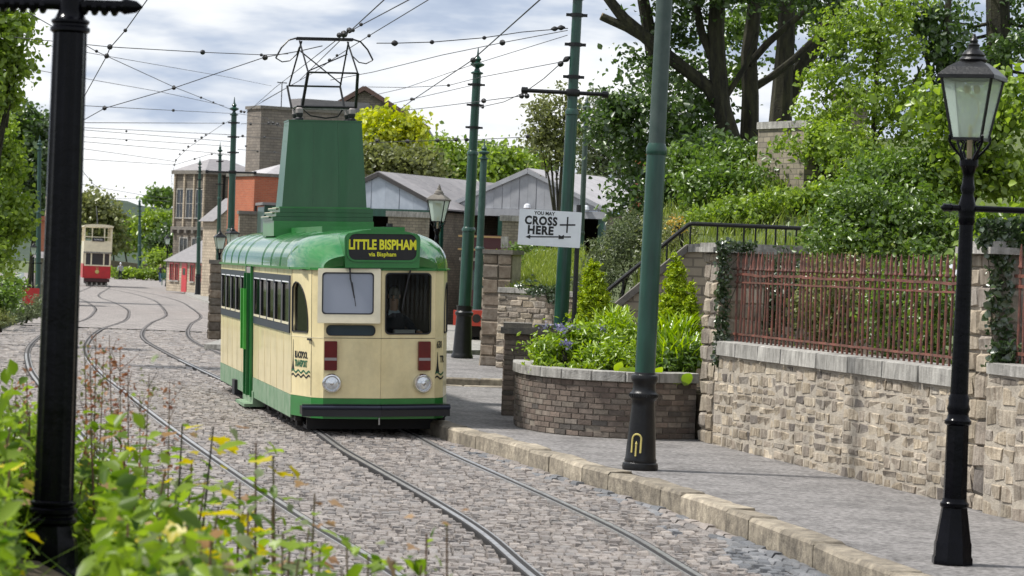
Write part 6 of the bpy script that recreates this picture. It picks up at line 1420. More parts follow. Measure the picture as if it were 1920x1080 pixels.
W('upper feeder from the cross arm pole to the collector', [(1065, 53, 48), (980, 60, 48), (906, 71, 47), (810, 79, 46), (740, 81, 45), (706, 81, 45)], .010, [(1052, 52, 48, 1.5), (1040, 54, 48, 1.4), (908, 71, 47, 1.1), (810, 79, 46, 1.2), (740, 81, 45, 1.6)])
W('second feeder from the cross arm pole falling behind the collector', [(1064, 57, 48), (942, 80, 50), (830, 103, 52), (700, 135, 56), (620, 150, 60)], .009, [(942, 80, 50, 1.8)])
W('thin third feeder from the cross arm pole', [(1064, 66, 48), (890, 120, 56), (760, 165, 64), (694, 180, 68)], .008)
W('middle feeder from the cross arm pole past the mid pole top', [(1064, 114, 48), (900, 145, 58), (842, 160, 60), (760, 164, 66), (690, 163, 70)], .009, [(1052, 119, 48, 1.5), (841, 160, 60, 1.2)])
W('slack curve from the cross arm pole down to the mid pole', [(1063, 111, 48), (1050, 120, 48), (1020, 147, 51), (985, 172, 55), (945, 191, 61), (900, 201, 68)], .011, [(1051, 120, 48, 1.7), (1062, 111, 48, 1.6), (905, 201, 67, 1.3)])
W('level wire from the cross arm to the left past the mid pole', [(978, 180, 49), (907, 189, 58), (820, 200, 66), (757, 207, 70)], .010, [(978, 180, 49, 1.6), (988, 180, 49, 1.6), (907, 189, 58, 1.8)])
W('short feeder left of the mid pole top', [(886, 160, 70), (772, 186, 72), (735, 194, 75)], .010, [(772, 186, 72, 1.5)])
W('insulator string from the mid pole across the bright tree', [(692, 268, 74), (760, 265, 72), (885, 262, 70), (984, 257, 74)], .012, [(707, 264, 73, 1.8), (764, 265, 72, 1.9), (820, 263, 71, 1.7), (855, 262, 70, 1.8), (875, 262, 70, 1.6), (989, 256, 74, 2)])
W('faint wire right of the mid pole', [(898, 266, 70), (1020, 284, 85)], .010)
W('faint wire dropping from the column to the far trees', [(150, 315, 110), (175, 345, 140), (212, 368, 200)], .016, [(172, 343, 138, 1.6)])
W('far cross span above the red tram', [(150, 345, 160), (280, 368, 220), (322, 372, 230)], .02)
W('far cross span over the bend', [(205, 372, 250), (262, 372, 290), (320, 378, 240)], .022, [(212, 372, 250, 2)])

# ------------------------------------------------------------------ trees
def limb(pts, rp, Y):
    return ([P(a, b, Y + (c[0] if c else 0)) for a, b, *c in pts], [r * Y / F for r in rp])
Y0 = 57.0
tree('sycamore_tree', 'big sycamore with forked grey trunk and a sawn off limb pointing left', 'tree', P(1385, 330, Y0),
     [limb([(1392, 345), (1372, 270), (1352, 200), (1345, 120), (1342, 60), (1348, -40), (1360, -230)], [23, 20, 18, 17, 16, 14, 6], Y0),
      limb([(1356, 215), (1330, 165), (1285, 130), (1245, 100), (1205, 65), (1170, 35), (1135, -10), (1095, -120)], [14, 13, 12, 13, 12, 11, 9, 3], Y0),
      limb([(1210, 72), (1175, 52), (1128, 31)], [9, 8, 7.5], Y0), limb([(1232, 150), (1222, 90), (1212, 30), (1200, -30), (1185, -200)], [13, 13, 12, 10, 3], Y0 + .5), limb([(1232, 150), (1240, 200), (1300, 260)], [12, 10, 4], Y0 + .5),
      limb([(1345, 130), (1315, 60), (1300, -20)], [9, 8, 6], Y0), limb([(1350, 200), (1400, 120), (1420, 60)], [6, 5, 3], Y0)],
     [pb(1180, 200, 56, 60, 40), pb(1160, 245, 56, 55, 45), pb(1210, 300, 56.5, 60, 50), pb(1270, 250, 57, 50, 60), pb(1270, 40, 57.5, 60, 45), pb(1225, 130, 57, 30, 26), pb(1310, 215, 58, 45, 50), pb(1180, 110, 58, 22, 20), pb(1290, 140, 59, 40, 45), pb(1180, 375, 56, 40, 45), pb(1290, -12, 56, 70, 22), pb(1390, -22, 56, 70, 26), pb(1490, -18, 56, 60, 24), pb(1560, 0, 56, 45, 24), pb(1200, -140, 57, 110, 70), pb(1340, -190, 57, 120, 90), pb(1280, -90, 56, 90, 50)],
     20000, .11, 'leaf_dark', .42, 18, aspect=.75, cut=(P(1129, 31.2, Y0), P(1126.5, 30, Y0), 7.2 * Y0 / F))
tree('sycamore_tree', 'mottled slender sycamore trunk with raking side limb, second from the left on the bank', 'tree', P(1405, 330, Y0 + 1),
     [limb([(1402, 345), (1405, 260), (1407, 180), (1404, 100), (1412, 40), (1418, -30), (1440, -250)], [19, 18, 16, 15, 14, 12, 4], Y0 + 1), limb([(1412, 165), (1445, 145), (1490, 110), (1530, 70), (1560, 20)], [8, 7, 7, 6, 4], Y0 + 1.2), limb([(1405, 120), (1440, 80), (1480, 45), (1530, 5)], [7, 7, 6, 5], Y0 + .8)],
     [pb(1375, 60, 62, 45, 40), pb(1440, 20, 62, 50, 30), pb(1385, 130, 62, 18, 40), pb(1435, 110, 62, 14, 20), pb(1440, -210, 60, 120, 90), pb(1400, -90, 60, 80, 40)], 7500, .12, 'leaf_mid', .42, 18, aspect=.75)
tree('sycamore_tree', 'dark thick sycamore trunk dividing low with limb leaning right over the bank', 'tree', P(1465, 260, Y0 + 3),
     [limb([(1462, 290), (1463, 230), (1468, 150), (1474, 70), (1476, -30), (1500, -270)], [24, 22, 19, 17, 14, 4], Y0 + 3), limb([(1470, 210), (1500, 130), (1540, 70), (1565, 0)], [16, 15, 13, 10], Y0 + 3.3)],
     [pb(1500, 20, 64, 50, 30), pb(1560, 40, 62, 40, 50), pb(1565, 115, 62, 25, 30), pb(1540, -150, 61, 130, 100)], 7500, .12, 'leaf_dark', .42, 18, aspect=.75)
tree('young_maple_tree', 'airy pale green young tree in front of the dark trunks on the bank', 'tree', P(1640, 440, 52),
     [limb([(1640, 450), (1634, 330), (1640, 200), (1650, 60), (1655, -20)], [7, 6, 5, 4, 2], 52), limb([(1637, 340), (1580, 250), (1540, 190)], [4, 3, 1], 52), limb([(1640, 260), (1700, 180), (1730, 120)], [4, 3, 1], 52), limb([(1640, 380), (1560, 330), (1500, 290)], [4, 3, 1], 51.5)],
     [pb(1600, 60, 52, 75, 50), pb(1660, 30, 52, 70, 50), pb(1680, 120, 52, 70, 55), pb(1560, 150, 52, 60, 45), pb(1620, 190, 51.5, 70, 50), pb(1530, 220, 52, 55, 40), pb(1700, 220, 52, 60, 60), pb(1520, 275, 51, 60, 30), pb(1600, 290, 51, 70, 45), pb(1560, 250, 51, 60, 40), pb(1660, 330, 51, 70, 60), pb(1575, 275, 50.2, 40, 30), pb(1605, 330, 49.8, 45, 40), pb(1550, 250, 50.4, 26, 16), pb(1570, 380, 49.8, 40, 20)],
     11500, .092, 'leaf_light', .22, 24)
tree('conifer_tree', 'dark bare trunked fir at the top right corner', 'tree', P(1880, 330, 62), [limb([(1880, 400), (1878, 200), (1872, 60), (1870, -40)], [26, 25, 23, 22], 62)] + [limb([(1872, 40 + 22 * k), (1872 + s * 45, 50 + 22 * k), (1872 + s * 85, 40 + 24 * k)], [4, 3, 1], 62) for k in range(6) for s in (-1, 1)],
     [pb(1800, 40, 62, 50, 30), pb(1900, 90, 61, 50, 40), pb(1840, 130, 62, 40, 40), pb(1920, 20, 62, 40, 50)], 1900, .12, 'leaf_dark', .35, 18)
tree('holly_tree', 'dark thin stemmed tree between the pale young tree and the fir', 'tree', P(1770, 330, 60), [limb([(1765, 400), (1760, 200), (1772, 90), (1780, -20)], [8, 8, 7, 6], 60), limb([(1760, 200), (1735, 100), (1730, 30)], [5, 4, 2], 60)],
     [pb(1745, 60, 60, 50, 45), pb(1780, 110, 60, 40, 40), pb(1730, 20, 60, 50, 30), pb(1780, 190, 60, 50, 50)], 2600, .14, 'leaf_dark', .34, 18)
def bush(label, base, blobs, n, leaf, lm, clump=.25, cat='bush', group=None, aspect=.62, k=1, name='bush', shell=.45):
    return tree(name, label, cat, base, autolimbs(base, blobs, .035, SEED[0], k), blobs, n, leaf, lm, clump, 20, group, 'foliage', aspect=aspect, shell=shell)
G1 = 'shrubs on the bank'
bush('broad leaved bright shrub beside the lantern of the right lamp', P(1790, 450, 46), [pb(1770, 200, 46, 60, 50), pb(1820, 260, 46, 70, 60), pb(1890, 200, 46, 50, 60), pb(1890, 330, 46, 60, 60), pb(1780, 330, 46, 55, 50)], 5400, .125, 'leaf_light', .34, aspect=.7, group=G1)
bush('deep green shrub mass above the right half of the railings', P(1680, 480, 45), [pb(1560, 420, 45, 50, 40), pb(1620, 390, 45, 70, 60), pb(1700, 400, 45, 75, 60), pb(1770, 430, 45, 50, 45), pb(1640, 330, 46, 60, 50), pb(1720, 320, 46, 55, 60), pb(1560, 462, 44.5, 55, 18), pb(1640, 462, 44.5, 55, 22), pb(1720, 465, 44.5, 60, 22), pb(1600, 440, 44.5, 50, 25)], 11000, .085, 'leaf_mid', .24, group=G1)
bush('mid green bush over the steps left of the stone abutment', P(1420, 450, 52), [pb(1330, 350, 52, 60, 45), pb(1400, 350, 52, 60, 45), pb(1460, 340, 52.5, 45, 50), pb(1290, 310, 53, 50, 40), pb(1380, 300, 54, 60, 35), pb(1450, 400, 51, 60, 30)], 8600, .10, 'leaf_mid', .26, group=G1)
bush('yellow green bramble below the stone abutment behind the handrail', P(1470, 470, 50), [pb(1400, 395, 50, 70, 25), pb(1480, 375, 50, 60, 22), pb(1540, 360, 50, 40, 25), pb(1340, 400, 50, 45, 22)], 3800, .09, 'leaf_light', .22, group=G1)
bush('dark evergreen bush in the shade under the sycamores', P(1400, 330, 55), [pb(1330, 280, 55, 55, 35), pb(1420, 300, 55, 60, 35), pb(1480, 290, 55.5, 40, 40), pb(1260, 350, 55, 45, 40)], 4200, .13, 'leaf_dark', .28, group=G1)
bush('grey green feathery shrub on the slope left of the thick pole', P(1160, 560, 50), [pb(1150, 470, 50, 45, 45), pb(1190, 440, 50.5, 40, 45), pb(1205, 510, 49.5, 25, 35), pb(1130, 520, 49.5, 35, 35)], 5200, .075, 'leaf_grey', .2, group=G1, aspect=.4)
bush('wispy olive shrub beside the sloping handrail', P(1260, 520, 48.5), [pb(1260, 470, 48.5, 40, 30), pb(1275, 440, 49, 40, 25), pb(1240, 440, 49.5, 30, 40)], 2600, .07, 'leaf_olive', .18, group=G1, aspect=.4)
bush('orange tinged flowering shrub at the bend of the handrail', P(1280, 440, 48), [pb(1262, 428, 47.5, 22, 14), pb(1275, 415, 47.5, 12, 10)], 120, .05, 'orangeflower', .12, group=G1)
bush('low leafy shrub growing behind the left end of the railings', P(1420, 600, 40.5), [pb(1400, 560, 40.5, 45, 70), pb(1460, 570, 40.5, 45, 65), pb(1420, 505, 41, 55, 28), pb(1480, 510, 41, 45, 28)], 4600, .075, 'leaf_ivy', .2, group='shrubs behind the railings')
bush('straggling brownish shrub behind the middle of the railings', P(1560, 640, 37), [pb(1540, 580, 37, 60, 75), pb(1600, 590, 37, 50, 75), pb(1550, 515, 39, 50, 30), pb(1610, 515, 39, 50, 30)], 4400, .07, 'leaf_olive', .2, group='shrubs behind the railings')
bush('leafy shrub behind the right end of the railings', P(1720, 660, 34), [pb(1680, 590, 35, 60, 80), pb(1750, 600, 34, 50, 85), pb(1680, 515, 37, 50, 30), pb(1740, 515, 37, 45, 30)], 4800, .075, 'leaf_mid', .2, group='shrubs behind the railings')
bush('dense green shrub overhanging the wall beyond the ivy pillar', P(1900, 520, 35), [pb(1880, 430, 35, 70, 40), pb(1860, 480, 34, 40, 40), pb(1960, 500, 34, 60, 60)], 3000, .10, 'leaf_light', .22, group='shrubs behind the railings')
# grass on the low wall
def blades(name, label, cat, base, pts_fn, n, h, lm, seed, wdt=.012, kind=None, lean=.35):
    rg = np.random.default_rng(seed); p = np.array([pts_fn(rg) for _ in range(n)]); a = rg.uniform(0, 6.28, n); hh = h * rg.uniform(.5, 1.3, n); l = rg.normal(0, lean, (n, 2)) * hh[:, None]
    v = np.empty((n, 5, 3)); dx = np.stack([np.cos(a), np.sin(a), 0 * a], 1) * wdt / 2
    v[:, 0] = p - dx; v[:, 1] = p + dx; m_ = p + np.concatenate([l * .35, hh[:, None] * .6], 1); v[:, 2] = m_ + dx * .8; v[:, 3] = m_ - dx * .8; v[:, 4] = p + np.concatenate([l, hh[:, None] * .95], 1)
    v -= np.array(base); b = (np.arange(n) * 5)[:, None]
    fs = [tuple(x) for x in (b + np.array([0, 1, 2, 3])).tolist()] + [tuple(x) for x in (b + np.array([3, 2, 4])).tolist()]
    me = bpy.data.meshes.new(name); me.from_pydata(v.reshape(-1, 3).tolist(), [], fs); me.materials.append(M[lm])
    return tag(link(name, me, None, base), label, cat, None, kind)
def onlow(rg):
    f = rg.random(); y = rg.random(); px, py = 945 + f * 150, 548 - f * 12 - y * (20 + 45 * sm(0, .35, f)); Y = 64.6 + y * 5 - f * 1.2
    return tuple(P(px, py, Y))
blades('grass', 'sunlit long grass on the slope above the low rubble wall', None, P(1000, 540, 65), onlow, 6000, .22, 'grass', 5, .018, 'stuff')
def onbank(rg):
    x = rg.uniform(.3, 7); y = rg.uniform(47, 66); return (x, y, bankz(x, y))
blades('grass', 'long grass between the shrubs on the bank', None, (3, 55, 3), onbank, 9000, .35, 'grass', 6, .02, 'stuff')
bush('ragged green bush on the low wall under the sign', P(1010, 500, 68), [pb(990, 470, 70, 30, 25), pb(1030, 480, 69, 30, 20), pb(960, 500, 68, 16, 30)], 1200, .09, 'leaf_mid', .2, group=G1)
bush('overgrown ivy hanging over the low wall beside the cross arm pole', P(1030, 545, 62.8), [pb(1015, 545, 62.3, 28, 10), pb(1045, 550, 62.2, 20, 16), pb(985, 535, 62.8, 20, 8)], 700, .08, 'leaf_ivy', .15, cat='ivy', name='ivy')
# ivy on the pillars
def ivy(label, base, boxes, n, seed, leaf=.075, parent=None):
    rg = np.random.default_rng(seed); pts = []
    for (a, b, c), k in boxes:
        m_ = rg.random((int(n * k), 3)); pts.append(np.array(a) + m_[:, :1] * (np.array(b) - np.array(a)) + m_[:, 1:2] * (np.array(c) - np.array(a)) + rg.normal(0, .02, (len(m_), 3)))
    p = np.concatenate(pts); t = thing('ivy', label, 'ivy', base); nn = np.tile(np.array([.1, -.9, .2]), (len(p), 1))
    link('foliage', leaves_mesh('foliage', p - np.array(base), nn * 1.2, leaf, M['leaf_ivy'], .85, seed), t)
    mb = MB(); q = random.Random(seed)
    for k in range(6):
        s = p[q.randrange(len(p))] - np.array(base); e = p[q.randrange(len(p))] - np.array(base); mb.tube([tuple(s), tuple((s + e) / 2 + .02), tuple(e)], .006, 4)
    mb.build('stem', M['bark'], t); return t
ivy('dark ivy creeping over the shaded face of the slim pillar', P(1350, 640, 38.3), [((P(1338, 680, 38.25)), P(1362, 680, 38.3), P(1345, 460, 38.25)), 1.0][0:1] and [((P(1338, 680, 38.2), P(1364, 684, 38.25), P(1345, 455, 38.2)), .8), ((P(1345, 468, 38.1), P(1415, 474, 38.1), P(1345, 450, 38.1)), .25)], 750, 3, .06)
ivy('pale edged ivy trailing down the tall pillar behind the lamp post', P(1880, 560, 28.9), [((P(1836, 470, 28.7), P(1925, 470, 28.7), P(1836, 415, 28.7)), .55), ((P(1850, 700, 28.7), P(1895, 700, 28.7), P(1852, 465, 28.7)), .32), ((P(1860, 690, 28.6), P(1920, 690, 28.6), P(1860, 640, 28.6)), .12)], 900, 4, .075)
# planter plants
soil = mb = MB(); ip = offset(arc, -.3); mb.extr([(p.x, p.y) for p in ip[::6]] + [(2.55, 41.5), (.5, 42.6)], KH + .3, KH + .80); mb.build('soil', M['soil'], planter, world=True)
PL = 'plants in the brick planter'
bush('bushy green plant at the rounded left end of the planter', P(1050, 690, 40.2), [pb(1030, 655, 40.2, 38, 28), pb(1070, 640, 40.5, 40, 34), pb(1020, 680, 40, 25, 18)], 2600, .085, 'leaf_fresh', .15, 'plant', PL, .36, 1, 'leafy_plant')
bush('taller leafy plant with violet bells in the middle of the planter', P(1100, 690, 40.3), [pb(1100, 640, 40.4, 45, 38), pb(1120, 670, 39.8, 40, 30), pb(1090, 690, 39.6, 40, 18)], 2800, .085, 'leaf_fresh', .15, 'plant', PL, .36, 1, 'leafy_plant')
bush('light green plant rising just left of the thick green pole', P(1165, 690, 40.1), [pb(1165, 630, 40.3, 38, 36), pb(1160, 670, 39.7, 40, 30)], 2600, .08, 'leaf_fresh', .15, 'plant', PL, .36, 1, 'leafy_plant')
bush('dark mossy plant spilling over the coping at the pole foot', P(1245, 720, 39.6), [pb(1262, 690, 39.8, 40, 24), pb(1280, 660, 40, 22, 24)], 1500, .09, 'leaf_mid', .14, 'plant', PL, .5, 1, 'leafy_plant')
bush('violet flower heads scattered over the planter plants', P(1060, 650, 40.1), [pb(1065, 640, 39.9, 14, 8), pb(1085, 615, 40.2, 50, 8), pb(1030, 610, 40.4, 20, 6)], 160, .045, 'flower', .1, 'flower', PL, .8, 1, 'violet_flower')
def conif(label, px, pyb, pyt, Y, w, n):
    k = Y / F; b = []
    for i in range(9):
        f = i / 8; b.append((tuple(P(px, pyb + (pyt - pyb) * (f * .9 + .05), Y)), (w * k * (1 - .85 * f) * (1 if f > .1 else .8), w * k * (1 - .85 * f), (pyb - pyt) * k * .11)))
    base = P(px, pyb, Y); return tree('dwarf_conifer', label, 'conifer', base, [([base - Vector((0, 0, .3)), P(px, pyt, Y)], [.04, .006])], b, int(n * 1.9), .055, 'leaf_conifer', .055, 24, 'golden dwarf conifers in the planter', 'foliage', aspect=.4, shell=.72)
conif('golden dwarf conifer with pointed top right of the crossing sign post', 1114, 612, 488, 43, 44, 7000)
conif('fuller golden dwarf conifer between thick pole and slim pillar', 1268, 625, 480, 41.5, 44, 7000)
conif('small golden conifer shoot leaning on the slim pillar', 1296, 640, 535, 41, 18, 1800)
# ferny strap leaves between pole and pillar, and big round leaves at the pole
def strap(label, base, n, L, seed, wdt=.035, lm='leaf_fresh'):
    rg = np.random.default_rng(seed); t = thing('strap_leaf_plant', label, 'plant', base, 0, PL); vs, fs = [], []
    for i in range(n):
        a = rg.uniform(0, 6.28); l = L * rg.uniform(.6, 1.15); out = rg.uniform(.25, .75) * l; d = np.array([math.cos(a), math.sin(a), 0]); s = np.array([-d[1], d[0], 0]) * wdt * rg.uniform(.6, 1.2) / 2; b = len(vs); o = d * rg.uniform(0, .12) + np.array([rg.normal(0, .12), rg.normal(0, .12), 0])
        for k in range(5):
            f = k / 4; c = o + d * out * f ** 1.4 + np.array([0, 0, l * (f - .42 * f ** 3)]); ww = (1 - f ** 2) + .05; vs += [tuple(c - s * ww), tuple(c + s * ww)]
        fs += [(b + 2 * k, b + 2 * k + 1, b + 2 * k + 3, b + 2 * k + 2) for k in range(4)]
    me = bpy.data.meshes.new('strap_leaves'); me.from_pydata(vs, [], fs); me.materials.append(M[lm]); link('strap_leaves', me, t); return t
for k, (px, py, Y, L) in enumerate(((1255, 700, 40.0, .75), (1285, 690, 40.1, .85), (1240, 660, 40.6, .8), (1275, 640, 40.8, .7), (1150, 620, 41.2, .6))):
    strap(('arching strap leaved plant low behind the pole base', 'tall arching strap leaved plant against the slim pillar', 'upright strap leaved clump right behind the thick pole', 'pale strap leaved clump under the fuller conifer', 'strap leaved clump between the two conifers left of the pole')[k], P(px, py, Y), 90, L, 70 + k)
LEAFM = []
def roundleaf(seed, lobes=0, lm='leaf_fresh', ln=1.0, wd_=1.0):
    q = random.Random(seed); n = 18 if lobes else 10; vs = [(0, 0, 0)]; 
    for k in range(n):
        a = -math.pi / 2 + 2 * math.pi * (k + .5) / n; r = .5
        if lobes: r = .5 * (.46 + .54 * abs(math.cos((a - math.pi / 2) * lobes / 2)) ** .7) * (1.0 if math.sin(a) > -.75 else .45)
        x, y = r * math.cos(a) * wd_, (r * math.sin(a) + .46) * ln; vs.append((x * q.uniform(.93, 1.07), y * q.uniform(.95, 1.05), (.30 if seed % 2 else .12) * abs(x) - (.34 if seed % 3 else .12) * y * y + q.uniform(-.02, .02)))
    vs[0] = (0, .42 * ln, -.05)
    me = bpy.data.meshes.new('leaf'); me.from_pydata(vs, [], [(0, 1 + k, 1 + (k + 1) % n) for k in range(n)]); me.materials.append(M[lm])
    me.polygons.foreach_set('use_smooth', [True] * n); me.update(); return me
RL = [roundleaf(k, 0, 'leaf_fresh', 1, .9) for k in range(3)]
hp_ = thing('broad_leaf_plant', 'plant with big round pale leaves hanging over the coping by the pole', 'plant', P(1180, 700, 39.1), 0, PL); q = random.Random(2)
for px, py in ((1152, 712), (1172, 700), (1190, 690), (1165, 690), (1183, 722), (1178, 742), (1205, 700), (1238, 690), (1246, 705), (1150, 698), (1195, 708), (1232, 708), (1270, 705), (1290, 700), (1160, 680), (1250, 720), (1210, 680)):
    c = P(px, py, 38.9 + q.uniform(-.15, .3)) - hp_.location; s = q.uniform(.15, .24)
    link('leaf', RL[q.randrange(3)], hp_, c, (q.uniform(-1.3, -.5), q.uniform(-.4, .4), q.uniform(-.6, .6)), (s, s, s))
# depot and background trees
TG = 'trees behind the tram sheds'
def bgt(label, blobs, n, leaf, lm, Y, px, group, clump=.8, aspect=.7, r=.12, name='broadleaf_tree'):
    base = P(px, 560, Y); base.z = gz(Y) + (.5 if Y < 150 else 0); B = [pb(a, b, Y + dy, rx, rz) for a, b, rx, rz, dy in blobs]
    return tree(name, label, 'tree', base, autolimbs(base, B, r, SEED[0], 1), B, n, leaf, M and lm, clump, 22, group, aspect=aspect)
bgt('bright yellow green tree rising right of the tram tower', [(725, 235, 35, 22, 0), (710, 260, 40, 30, 0), (755, 250, 30, 30, 0), (735, 285, 50, 25, 1), (700, 225, 20, 12, 1)], 6500, .26, 'leaf_yellow', 135, 728, TG)
bgt('olive green tree below the yellow one behind the pale blue gable', [(725, 310, 40, 25, 0), (780, 305, 40, 28, 0), (700, 295, 25, 25, 0), (800, 325, 30, 18, 0)], 5200, .22, 'leaf_olive', 128, 760, TG, .6)
bgt('mid green tree behind the mid pole', [(840, 300, 40, 30, 0), (870, 320, 40, 25, 0), (820, 280, 25, 18, 0), (850, 340, 60, 15, 0)], 5200, .26, 'leaf_light', 145, 845, TG)
bgt('rounded light green tree right of the mid pole above the sheds', [(940, 300, 35, 22, 0), (960, 318, 45, 18, 0), (920, 318, 35, 20, 0), (1000, 322, 30, 14, 0)], 4600, .26, 'leaf_light', 150, 950, TG)
bgt('small green tree just right of the pale green pole', [(905, 295, 20, 22, 1), (990, 305, 26, 22, 0)], 2000, .26, 'leaf_mid', 155, 915, TG)
bgt('grey green birch hanging beside the cross arm pole', [(1020, 215, 26, 40, 0), (1010, 260, 20, 25, 0), (1040, 280, 26, 40, 0), (1060, 180, 14, 20, 0), (1075, 230, 22, 45, 0)], 3600, .14, 'leaf_olive', 88, 1040, TG, .35, .5, .09)
bgt('silvery willow filling the gap right of the cross arm pole', [(1120, 270, 45, 45, 0), (1150, 230, 40, 40, 0), (1110, 320, 40, 30, 0), (1170, 300, 35, 50, 0), (1130, 190, 24, 26, 0)], 5200, .24, 'leaf_grey', 150, 1130, TG, .7, .45, .1)
FG = 'trees beyond the far bend'
bgt('olive tree behind the distant red tram', [(175, 385, 32, 28, 0), (200, 410, 25, 25, 0), (160, 420, 22, 30, 0), (205, 450, 20, 25, 0)], 3200, .55, 'leaf_olive', 330, 180, FG, 1.6)
bgt('dark rounded tree right of the distant red tram', [(215, 450, 12, 22, 0), (208, 430, 12, 20, 0)], 1200, .5, 'leaf_dark', 340, 213, FG, 1.2)
bgt('pale green tree left of the far green pole', [(240, 430, 18, 20, 0), (245, 455, 20, 15, 0), (232, 445, 12, 15, 0)], 1900, .55, 'leaf_light', 380, 240, FG, 1.4)
bgt('large bright tree right of the far green pole', [(285, 425, 22, 24, 0), (305, 410, 20, 18, 0), (300, 450, 22, 22, 0), (315, 430, 16, 26, 0)], 3200, .5, 'leaf_light', 330, 292, FG, 1.3)
bgt('dark green tree against the old stone building', [(305, 455, 18, 22, 0), (318, 450, 12, 28, 0), (285, 460, 14, 14, 0)], 1600, .5, 'leaf_dark', 325, 305, FG, 1.2)
bgt('tall thin tree above the old stone building corner', [(300, 368, 22, 14, 0), (290, 380, 16, 12, 0), (315, 372, 12, 14, 0)], 1300, .6, 'leaf_mid', 420, 300, FG, 1.5)
bgt('low bright bush by the far corner lamp', [(290, 487, 14, 12, 0), (300, 480, 10, 12, 0)], 900, .35, 'leaf_light', 300, 292, FG, .9)
hd = thing('hedge', 'low bright green hedge bank along the outside of the far bend', 'hedge', P(255, 520, 292))
pts, nn = crown_points([pb(a, 514, 292, 16, 9) for a in range(212, 305, 11)], 2600, 900, .5, 20, .4)
link('foliage', leaves_mesh('foliage', pts - np.array(hd.location), nn, .3, M['leaf_light'], .6, 9), hd)
LG = 'trees along the left verge'
def lt(label, blobs, n, leaf, lm, Y, px, clump, aspect=.7, r=.1):
    base = P(px, 620, Y); base.z = .05; B = [pb(a, b, Y + dy, rx, rz) for a, b, rx, rz, dy in blobs]
    return tree('broadleaf_tree', label, 'tree', base, autolimbs(base, B, r, SEED[0], 2), B, n, leaf, lm, clump, 22, LG, aspect=aspect)
lt('loose light green tree hanging into the upper left corner', [(10, 60, 40, 55, 0), (-10, 130, 60, 60, 0), (25, 120, 30, 25, 0), (5, 180, 35, 30, 0), (-20, 20, 50, 60, 0), (40, 95, 22, 12, 0)], 4200, .14, 'leaf_light', 62, -40, .34)
lt('dense dark green tree behind the black column', [(60, 240, 40, 45, 0), (40, 300, 60, 60, 0), (80, 320, 40, 60, 0), (60, 400, 50, 60, 0), (30, 220, 40, 30, 0), (100, 260, 20, 40, 0)], 8000, .24, 'leaf_dark', 140, 50, .7)
lt('yellow green tree with low branches at the left edge', [(5, 330, 35, 70, 0), (20, 400, 35, 45, 0), (0, 460, 40, 50, 0), (30, 430, 22, 22, 0), (45, 415, 12, 12, 0), (-20, 260, 40, 60, 0)], 5600, .13, 'leaf_light', 72, -10, .32)
bush('grey green lavender like bush at the roadside left of the column', P(48, 595, 92), [pb(50, 580, 92, 26, 18), pb(75, 572, 93, 18, 18), pb(25, 585, 90, 22, 18)], 2400, .10, 'leaf_grey', .22, group='verge bushes', aspect=.35)
bush('fresh green bush under the left tree', P(12, 580, 84), [pb(5, 560, 84, 30, 25), pb(25, 545, 86, 18, 25), pb(10, 530, 88, 22, 20)], 2200, .12, 'leaf_mid', .25, group='verge bushes')
bush('brownish dry bush at the left edge of the frame', P(2, 610, 80), [pb(5, 600, 80, 20, 12), pb(-15, 590, 80, 25, 20)], 1000, .09, 'leaf_olive', .2, group='verge bushes', aspect=.35)

# ------------------------------------------------------------------ foreground undergrowth on the verge, plant by plant
FL = [roundleaf(300 + k, 5, 'leaf_fg', 1.0, 1.0) for k in range(4)] + [roundleaf(310 + k, 0, 'leaf_fg', 1.15, .55) for k in range(2)]
FY = [roundleaf(320 + k, 5, 'leaf_fgyel') for k in range(2)]; FB = [roundleaf(330 + k, 5, 'leaf_fgbrown') for k in range(2)]; FGY = [roundleaf(340 + k, 5, 'leaf_fggrey') for k in range(2)]
UG = 'saplings in the foreground undergrowth'
def sapling(label, px, pyt, Y, seed, nl=16, ls=.13, mix=(.0, .0, .0), stem='stemred', group=UG):
    if 20 < px < 205 and Y < 14.4: Y = 14.6 + (Y % 1) * .8; pyt = min(pyt, 985)
    q = random.Random(seed); top = P(px, pyt, Y); base = Vector((top.x + q.uniform(-.08, .08), Y + q.uniform(-.1, .1), fbz(top.x, Y) - .03))
    t = thing('sapling', label, 'plant', base, 0, group); ht = max(.25, top.z - base.z); tp = top - base; tp.z = ht
    mid = tp * .5 + Vector((q.uniform(-.04, .04), q.uniform(-.04, .04), 0)); mb = MB(); mb.tube([(0, 0, 0), mid, tp], [.009, .007, .004], 6); mb.build('stem', M[stem], t, True)
    nl = int(nl * 2.7)
    for k in range(nl):
        f = 1.0 if k < 4 else 1 - ((k - 2) // 2) / max(1, nl // 2) * .8; f = max(.15, f + q.uniform(-.04, .04)); p = (mid * (f * 2) if f < .5 else mid.lerp(tp, f * 2 - 1)); a = k * 2.4 + q.uniform(-.4, .4); s = ls * .6 * q.uniform(.5, 1.5)
        r = q.random(); pool = FY if r < mix[0] else FB if r < mix[0] + mix[1] else FGY if r < sum(mix) else FL
        link('leaf', pool[q.randrange(len(pool))], t, p + Vector((math.cos(a + 1.57), math.sin(a + 1.57), 0)) * .05, (q.uniform(-.7, .45), q.uniform(-.35, .35), a), (s, s, s))
    return t
q = random.Random(77); GEN = 'leafy green sapling among the dense foreground undergrowth'
spots_ = []
